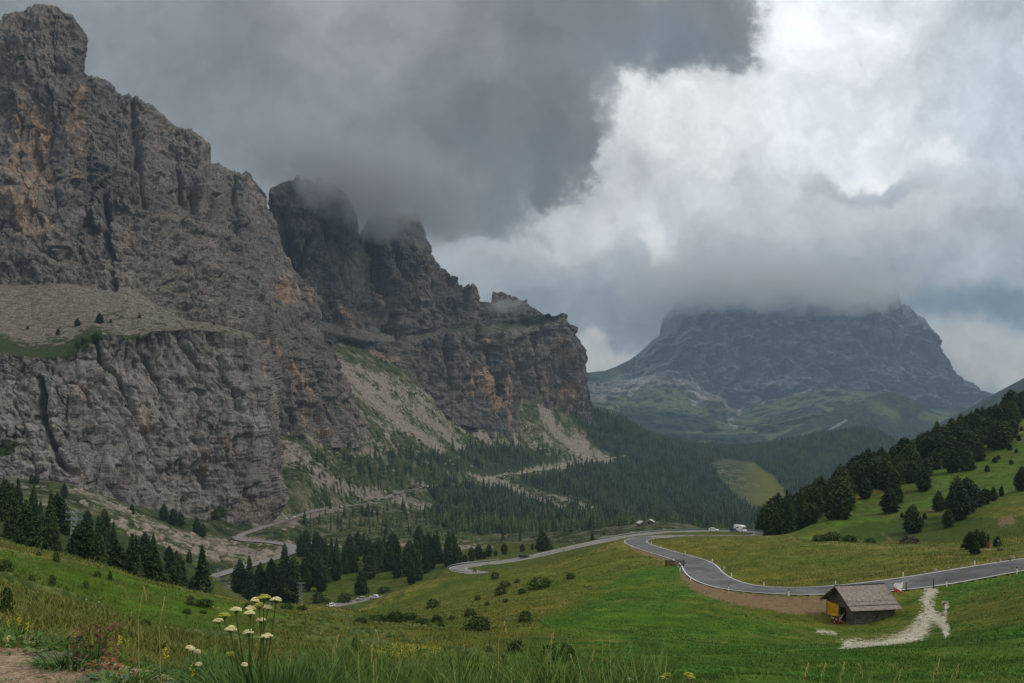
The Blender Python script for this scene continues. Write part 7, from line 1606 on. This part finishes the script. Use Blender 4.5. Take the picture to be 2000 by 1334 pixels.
M_herb = leaf_mat('herb_leaves', (0.022, 0.055, 0.012), (0.075, 0.135, 0.035), 0.6); M_herb2 = leaf_mat('blue_herb_leaves', (0.035, 0.070, 0.030), (0.095, 0.150, 0.075), 0.6); M_dock = leaf_mat('dry_red_leaves', (0.060, 0.025, 0.012), (0.15, 0.070, 0.035), 0.8)
for a_ in [(25, 6.6, 90, .10, .4, M_herb, 'broad-leaved plants behind the dirt at the left border', 101), (95, 7.3, 60, .08, .35, M_herb, 'leafy plants behind the small upper dirt patch', 102), (120, 6.4, 36, .07, .16, M_herb2, 'pale leafy herb beside the tussock on the dirt rim', 103), (215, 5.4, 50, .08, .18, M_herb2, 'blue-green leafy herb on the dirt rim, bottom left', 104), (262, 5.8, 80, .08, .24, M_herb, 'dark leafy herb right of the dirt tip', 105), (300, 4.7, 80, .11, .24, M_herb, 'leafy herb on the bottom edge between dirt and flowers', 106), (350, 5.0, 80, .10, .26, M_herb2, 'pale leafy herb left of the white flower plant', 107), (175, 5.1, 50, .08, .18, M_herb, 'small leafy herb on the dirt edge', 108), (400, 4.6, 90, .09, .26, M_herb, 'leafy herb directly left of the white flower plant base', 109), (330, 5.9, 70, .08, .3, M_herb, 'leafy herb behind the rim, right of the rust red plant', 110)]: herb(*a_)
herb(186, 6.3, 130, .085, .17, M_dock, 'rust red dry dock plant standing behind the dirt rim', 111, 2.3, 'dock_plant'); herb(215, 5.9, 60, .07, .16, M_dock, 'smaller rust red withered plant right of the dock plant', 112, 1.0, 'dock_plant')
# white umbel plant
M_umb = simple('umbel_white', (205, 198, 148), 0.8, 0.2, 0.1, 40); M_umg = simple('umbel_greenish', (150, 150, 62), 0.8, 0.2, 0.2, 40); M_stem = simple('green_stem', (66, 84, 34), 0.7, 0.2)
def wp(px, py, Yd): return np.array(W3(px, py, Yd))
def umbel_plant(name, label, base, heads, Yd, joints=()):
    b0 = np.array([(base-1000)/F*Yd, Yd, 0.0]); b0[2] = float(gh(b0[0], Yd)[0]); t = thing(name, label, 'flowering plant', tuple(b0)); g = np.random.default_rng(17)
    for i, (px, py, wpx, kind) in enumerate(heads):
        yd = Yd+g.uniform(-.12, .12); c = wp(px, py, yd)-b0; r = wpx/F*yd/2*.62; j = c*np.array([.45, .45, .55])+np.array([0.02*g.normal(), 0, 0])
        sb = MB(); sb.tube([(0.01*g.normal(), 0, -.03), tuple(j), tuple(c-np.array([0, 0, r*.9]))], [.006, .0045, .003], 6)
        nr_ = 14
        hb_ = MB()
        for k in range(nr_):
            a = k*2.399; rr = r*math.sqrt((k+.5)/nr_); e = c+np.array([rr*math.cos(a), rr*math.sin(a), .012*math.cos(rr/r*1.5)+g.normal()*.002]); sb.tube([tuple(c-np.array([0, 0, r*.9])), tuple(e)], .0012, 3, False)
            for q in range(7): qa = q*2.4; hb_.ball(tuple(e+np.array([math.cos(qa)*.011*math.sqrt(q/7), math.sin(qa)*.011*math.sqrt(q/7), g.uniform(0, .004)])), (.0052, .0052, .0035), 5, 3)
        st_ = sb.build('stem', M_stem, t); hb_.build('flower_head', M_umb if kind else M_umg, t)
    return t
umbel_plant('hogweed_plant', 'tall plant with flat white flower heads above the dark grass tussock', 500, [(427, 1213, 24, 1), (438, 1203, 30, 0), (461, 1192, 28, 1), (490, 1190, 22, 1), (488, 1199, 24, 1), (515, 1168, 38, 0), (498, 1174, 16, 1), (539, 1173, 26, 1), (523, 1188, 17, 1), (507, 1184, 26, 0), (511, 1212, 22, 1), (451, 1230, 28, 1), (485, 1236, 24, 1), (521, 1244, 30, 1), (451, 1279, 24, 0)], 4.4)
umbel_plant('yarrow_plant', 'small white flower left of the tall white umbel plant', 378, [(370, 1266, 12, 1), (376, 1270, 8, 1), (386, 1275, 9, 1)], 4.5)
umbel_plant('yarrow_plant', 'single small white flower at the bottom left of the big tussock', 390, [(388, 1299, 9, 1)], 4.4); umbel_plant('yarrow_plant', 'tiny white flower beside the tussock at the bottom', 478, [(478, 1300, 7, 1)], 4.2)
umbel_plant('umbel_plant', 'greenish umbel at the bottom edge left of the hut side', 1303, [(1303, 1319, 22, 0), (1296, 1326, 12, 0)], 5.0); umbel_plant('umbel_plant', 'pale umbel at the bottom edge right of the greenish one', 1345, [(1344, 1318, 24, 0), (1350, 1325, 18, 0), (1232, 1330, 14, 1)], 5.1)
M_yel = simple('yellow_petals', (185, 172, 46), 0.7, 0.2, 0.15, 30)
def yellow(px, top, base_px, Yd, label, tall=True):
    b0 = np.array([(base_px-1000)/F*Yd, Yd, 0.0]); b0[2] = float(gh(b0[0], Yd)[0]); c = wp(px, top, Yd)-b0; t = thing('yellow_flower', label, 'flower', tuple(b0)); g = np.random.default_rng(int(px))
    MB().tube([(0, 0, -.02), tuple(c*.5+np.array([.01, 0, .01])), tuple(c)], [.003, .0025, .002], 5).build('stem', M_stem, t); b = MB()
    for k in range(16 if tall else 7): b.ball(tuple(c-np.array([g.normal()*.007, g.normal()*.007, (k*.0045 if tall else g.uniform(0, .02))])), (.0055, .0055, .005), 5, 4, .2)
    b.build('blossom', M_yel, t)
for a_ in [(37, 1207, 39, 7.5, 'tallest yellow flower spike behind the dirt at the left'), (16, 1213, 16, 7.5, 'yellow flower spike nearest to the left border'), (54, 1216, 55, 7.4, 'short yellow flower spike, third from the left border'), (148, 1232, 148, 7.0, 'yellow flower left of the rust red plant'), (190, 1228, 192, 6.6, 'yellow flower just above the rust red plant'), (234, 1241, 236, 6.2, 'bright yellow flower right of the rust red plant'), (324, 1265, 324, 5.6, 'yellow flower between rust red plant and white flowers'), (377, 1298, 377, 4.5, 'yellow flower at the bottom beside the small white flowers')]: yellow(*a_)
# dry seed stalks
M_dry = simple('dry_stalk', (188, 160, 104), 0.85, 0.1, 0.2, 20)
def stalk(px, top, basepx, Yd, label, thick=1.0):
    b0 = np.array([(basepx-1000)/F*Yd, Yd, 0.0]); b0[2] = float(gh(b0[0], Yd)[0]); c = wp(px, top, Yd)-b0; t = thing('dry_grass_stalk', label, 'grass stalk', tuple(b0), 0, 'dry grass stalks in the foreground'); g = np.random.default_rng(int(px*3))
    MB().tube([(0, 0, -.02), tuple(c*.35+np.array([-.03, 0, .02])), tuple(c*.75+np.array([-.035, 0, .02])), tuple(c)], [.0013*thick, .0012*thick, .0010*thick, .0006], 4).build('stem', M_dry, t); b = MB(); L = np.linalg.norm(c)
    for k in range(9): q = c+np.array([.0012*k*(1 if int(px) % 2 else -1)*1.6, 0, -.009*k])*1.0+np.array([g.normal()*.003, g.normal()*.003, 0]); b.ball(tuple(q), (.0021*thick, .0021*thick, .007), 4, 3, .3)
    b.build('seed_head', M_dry, t)
for a_ in [(281, 1146, 284, 4.6, 'pale dry stalk, tallest, over the left green meadow', .7), (322, 1166, 326, 4.6, 'long pale drooping stalk left of the white flowers', .6), (660, 1242, 664, 4.8, 'dry stalk right of the dark tussock'), (735, 1230, 740, 4.9, 'tall dry stalk over the near meadow, left of the shrubs'), 
           (985, 1214, 983, 5.2, 'tall dry stalk in front of the gully'), (1080, 1236, 1078, 5.0, 'dry stalk in front of the tall shrub pair'), (1115, 1278, 1112, 4.8, 'short dry stalk below the tall shrub pair'), (1160, 1268, 1166, 4.8, 'dry stalk right of the tall shrub pair'), (1578, 1296, 1592, 4.6, 'leaning dry stalk at the bottom below the hut, leftmost'), (1612, 1294, 1626, 4.7, 'curved dry stalk at the bottom below the hut'), (1650, 1292, 1662, 4.6, 'dry stalk at the bottom below the hut, third'), (1679, 1297, 1680, 4.6, 'upright dry stalk at the bottom below the hut'),
           (1760, 1306, 1752, 4.7, 'dry stalk at the bottom right of the gravel curve'), (1836, 1286, 1832, 4.6, 'tall pinkish dry stalk at the bottom right'), (1872, 1298, 1860, 4.7, 'leaning dry stalk right of the pinkish one'), ]: stalk(*a_)
# yellow flowers scattered in the near meadow
def dots(name, pts, r0, r1, mat, label, seed):
    g = np.random.default_rng(seed); n_ = len(pts); Rr = g.uniform(r0, r1, n_); V = np.zeros((n_, 5, 3)); P_ = np.array(pts)
    for j in range(4): a = j*1.57+g.uniform(size=n_); V[:, j] = P_+np.stack([Rr*np.cos(a), Rr*np.sin(a), -.3*Rr], 1)
    V[:, 4] = P_+np.stack([0*Rr, 0*Rr, Rr*.6], 1); b0 = np.arange(n_)[:, None]*5
    Fs = np.concatenate([np.concatenate([b0+j, b0+(j+1) % 4, b0+4], 1) for j in range(4)]); link(name, mesh_np(name, V.reshape(-1, 3), Fs, [mat]), kind='stuff', label=label)
def dot_zone(poly, n_, y0, y1, h, seed):
    g = np.random.default_rng(seed); pts = sample_zone(poly, n_, y0, y1, 0, seed); P_ = np.array(pts); P_[:, 2] += h*g.uniform(.5, 1.2, len(P_)); return P_
dots('flowers', dot_zone([(720, 1272), (780, 1266), (860, 1272), (862, 1290), (790, 1294), (730, 1290)], 650, 10, 70, .35, 5), .010, .024, M_yel, 'patch of yellow wildflowers in the near meadow', 6)
dots('flowers', dot_zone([(0, 1215), (300, 1245), (420, 1290), (330, 1320), (200, 1260), (0, 1240)], 130, 4.5, 16, .22, 7), .004, .008, M_yel, 'tiny yellow flowers behind the dirt rim', 8)
dots('flowers', dot_zone([(600, 1150), (1600, 1180), (1500, 1300), (600, 1320), (100, 1240), (100, 1120)], 300, 20, 160, .3, 9), .015, .035, M_umb, 'tiny white flowers dotted through the meadow', 10)
st_p = near_pts(500, 4.2, 9, -50, 260, 12)[2]; rock_mass('pebbles', st_p, .006, .03, M_stone, 'pale pebbles on the bare dirt in the lower left corner')
x, y, zz = hit(16, 1255, 5, 12); t = MB().ball((0, 0, .02), (.045, .035, .032), 8, 6, .15).build('stone', simple('sandy_stone', (200, 165, 120), .9)); t.location = (x, y, zz); t['label'] = 'pale sandy stone lying behind the dirt at the left border'; t['category'] = 'stone'
# leafy weeds in the lush field
u_, y_, Pm = near_pts(16000, 28, 118, 1050, 2050, 91)
lv = maskval(m1[..., 0], u_, y_); cl = fbm(Pm[:, 0]/7, Pm[:, 1]/7, 3.2, 3); k = (lv > .6) & (cl > .30) & (maskval(m2[..., 1], u_, y_) < .1); k[k] &= off_road(Pm[k]); k &= off_hut(Pm)
scrub_mass('weeds', Pm[k], .07, .20, leaf_mat('weed_leaves', (0.020, 0.070, 0.006), (0.060, 0.150, 0.016)), 'low leafy weeds in the lush green field')
# weeds and tufts in the rough meadow
u_, y_, Pm = near_pts(26000, 25, 330, -50, 1300, 92); cl = fbm(Pm[:, 0]/12, Pm[:, 1]/12, 8.2, 3); k = (maskval(m1[..., 0], u_, y_) < .55) & (cl > .28) & (maskval(m1[..., 1], u_, y_) < .2); k[k] &= off_road(Pm[k])
scrub_mass('weeds', Pm[k], .10, .38, leaf_mat('meadow_weed_leaves', (0.028, 0.050, 0.010), (0.085, 0.110, 0.028)), 'tufts of darker weeds on the rolling meadow')
# pale stones of the gravel track
pth = maskval(m2[..., 1], *near_pts(26000, 60, 125, 1580, 1870, 93)[:2]); Pm = near_pts(26000, 60, 125, 1580, 1870, 93)[2]; k = np.random.default_rng(3).uniform(size=len(pth)) < (pth-0.3)*0.45; k[k] &= off_road(Pm[k])
rock_mass('gravel', Pm[k], .03, .10, simple('limestone_gravel', (205, 196, 172), .95, .1, .25, 3), 'pale limestone gravel of the track beside the hut')

# ------------------------------------------------------------------ clouds wrapped round the summits
def cloud(name, center, radii, dens, colr, label, scale, seed, thr=0.42, step=None, flat=0.0, aniso=0.2, power=2, topfade=0.2):
    m = bpy.data.materials.new(name); m.use_nodes = True; t = NT(m.node_tree); t.n.clear()
    v = t.node('ShaderNodeTexCoord').outputs['Object']             # the box spans -1..1 in its own space
    nv = t.vm('ADD', t.vm('MULTIPLY', v, tuple(r/scale for r in radii)), (seed, seed*.7, seed*1.3))
    n = t.noise(nv, 1.0, 5, 0.62)
    x_, y_, z_ = t.sep(v)
    pw_ = lambda q: t.m('POWER', t.m('ABSOLUTE', q), power)
    r = t.m('POWER', t.m('ADD', pw_(x_), t.m('ADD', pw_(y_), pw_(z_))), 1.0/power)
    f = t.m('SUBTRACT', 1.0, r)
    dn = t.smooth(t.m('ADD', f, t.m('MULTIPLY', t.m('SUBTRACT', n, 0.5), 2.4)), thr-0.26, thr+0.26)
    dn = t.m('MULTIPLY', t.m('MULTIPLY', dn, t.smooth(z_, 0.95, topfade)), t.smooth(f, 0.0, 0.10))
    pv = t.node('ShaderNodeVolumePrincipled'); t.put(pv.inputs['Density'], t.m('MULTIPLY', dn, dens)); pv.inputs['Color'].default_value = (*colr, 1); pv.inputs['Anisotropy'].default_value = aniso
    t.l.new(pv.outputs[0], t.node('ShaderNodeOutputMaterial').inputs['Volume'])
    if hasattr(m, 'cycles'): pass
    o = link(name, cube_mesh(name, -1, 1, -1, 1, -1, 1, [m]), kind='stuff', label=label); o.location = center; o.scale = radii
    return o

#PART5

# ------------------------------------------------------------------ air
hz = bpy.data.materials.new('haze'); hz.use_nodes = True; ht = NT(hz.node_tree); ht.n.clear()
pv = ht.node('ShaderNodeVolumePrincipled'); pv.inputs['Density'].default_value = 0.92e-4; pv.inputs['Color'].default_value = (0.285, 0.40, 0.515, 1); pv.inputs['Anisotropy'].default_value = 0.0
ht.l.new(pv.outputs[0], ht.node('ShaderNodeOutputMaterial').inputs['Volume'])
link('haze', cube_mesh('haze', -9000, 9000, -600, 11500, -760, 1790, [hz]), kind='stuff')
def at(px, py, Yd): return W3(px, py, Yd)
c1 = cloud('cloud', at(705, 335, 1850), (350, 260, 155), 0.017, (0.56, 0.585, 0.61), 'grey cloud swallowing the tops of the two rock towers', 85, 3.0, thr=0.28, topfade=-0.6)
c1.rotation_euler = (0, R(13), 0)
cloud('cloud', at(1480, 548, 8200), (1500, 1000, 400), 0.0042, (0.95, 0.965, 0.98), 'cloud bank lying over the summit of the distant massif', 300, 9.0, thr=0.20, power=5, topfade=-0.7)
cloud('cloud', at(985, 598, 2230), (85, 70, 32), 0.012, (0.60, 0.62, 0.64), 'small wisp of mist on the ridge between the last spires', 30, 5.0)
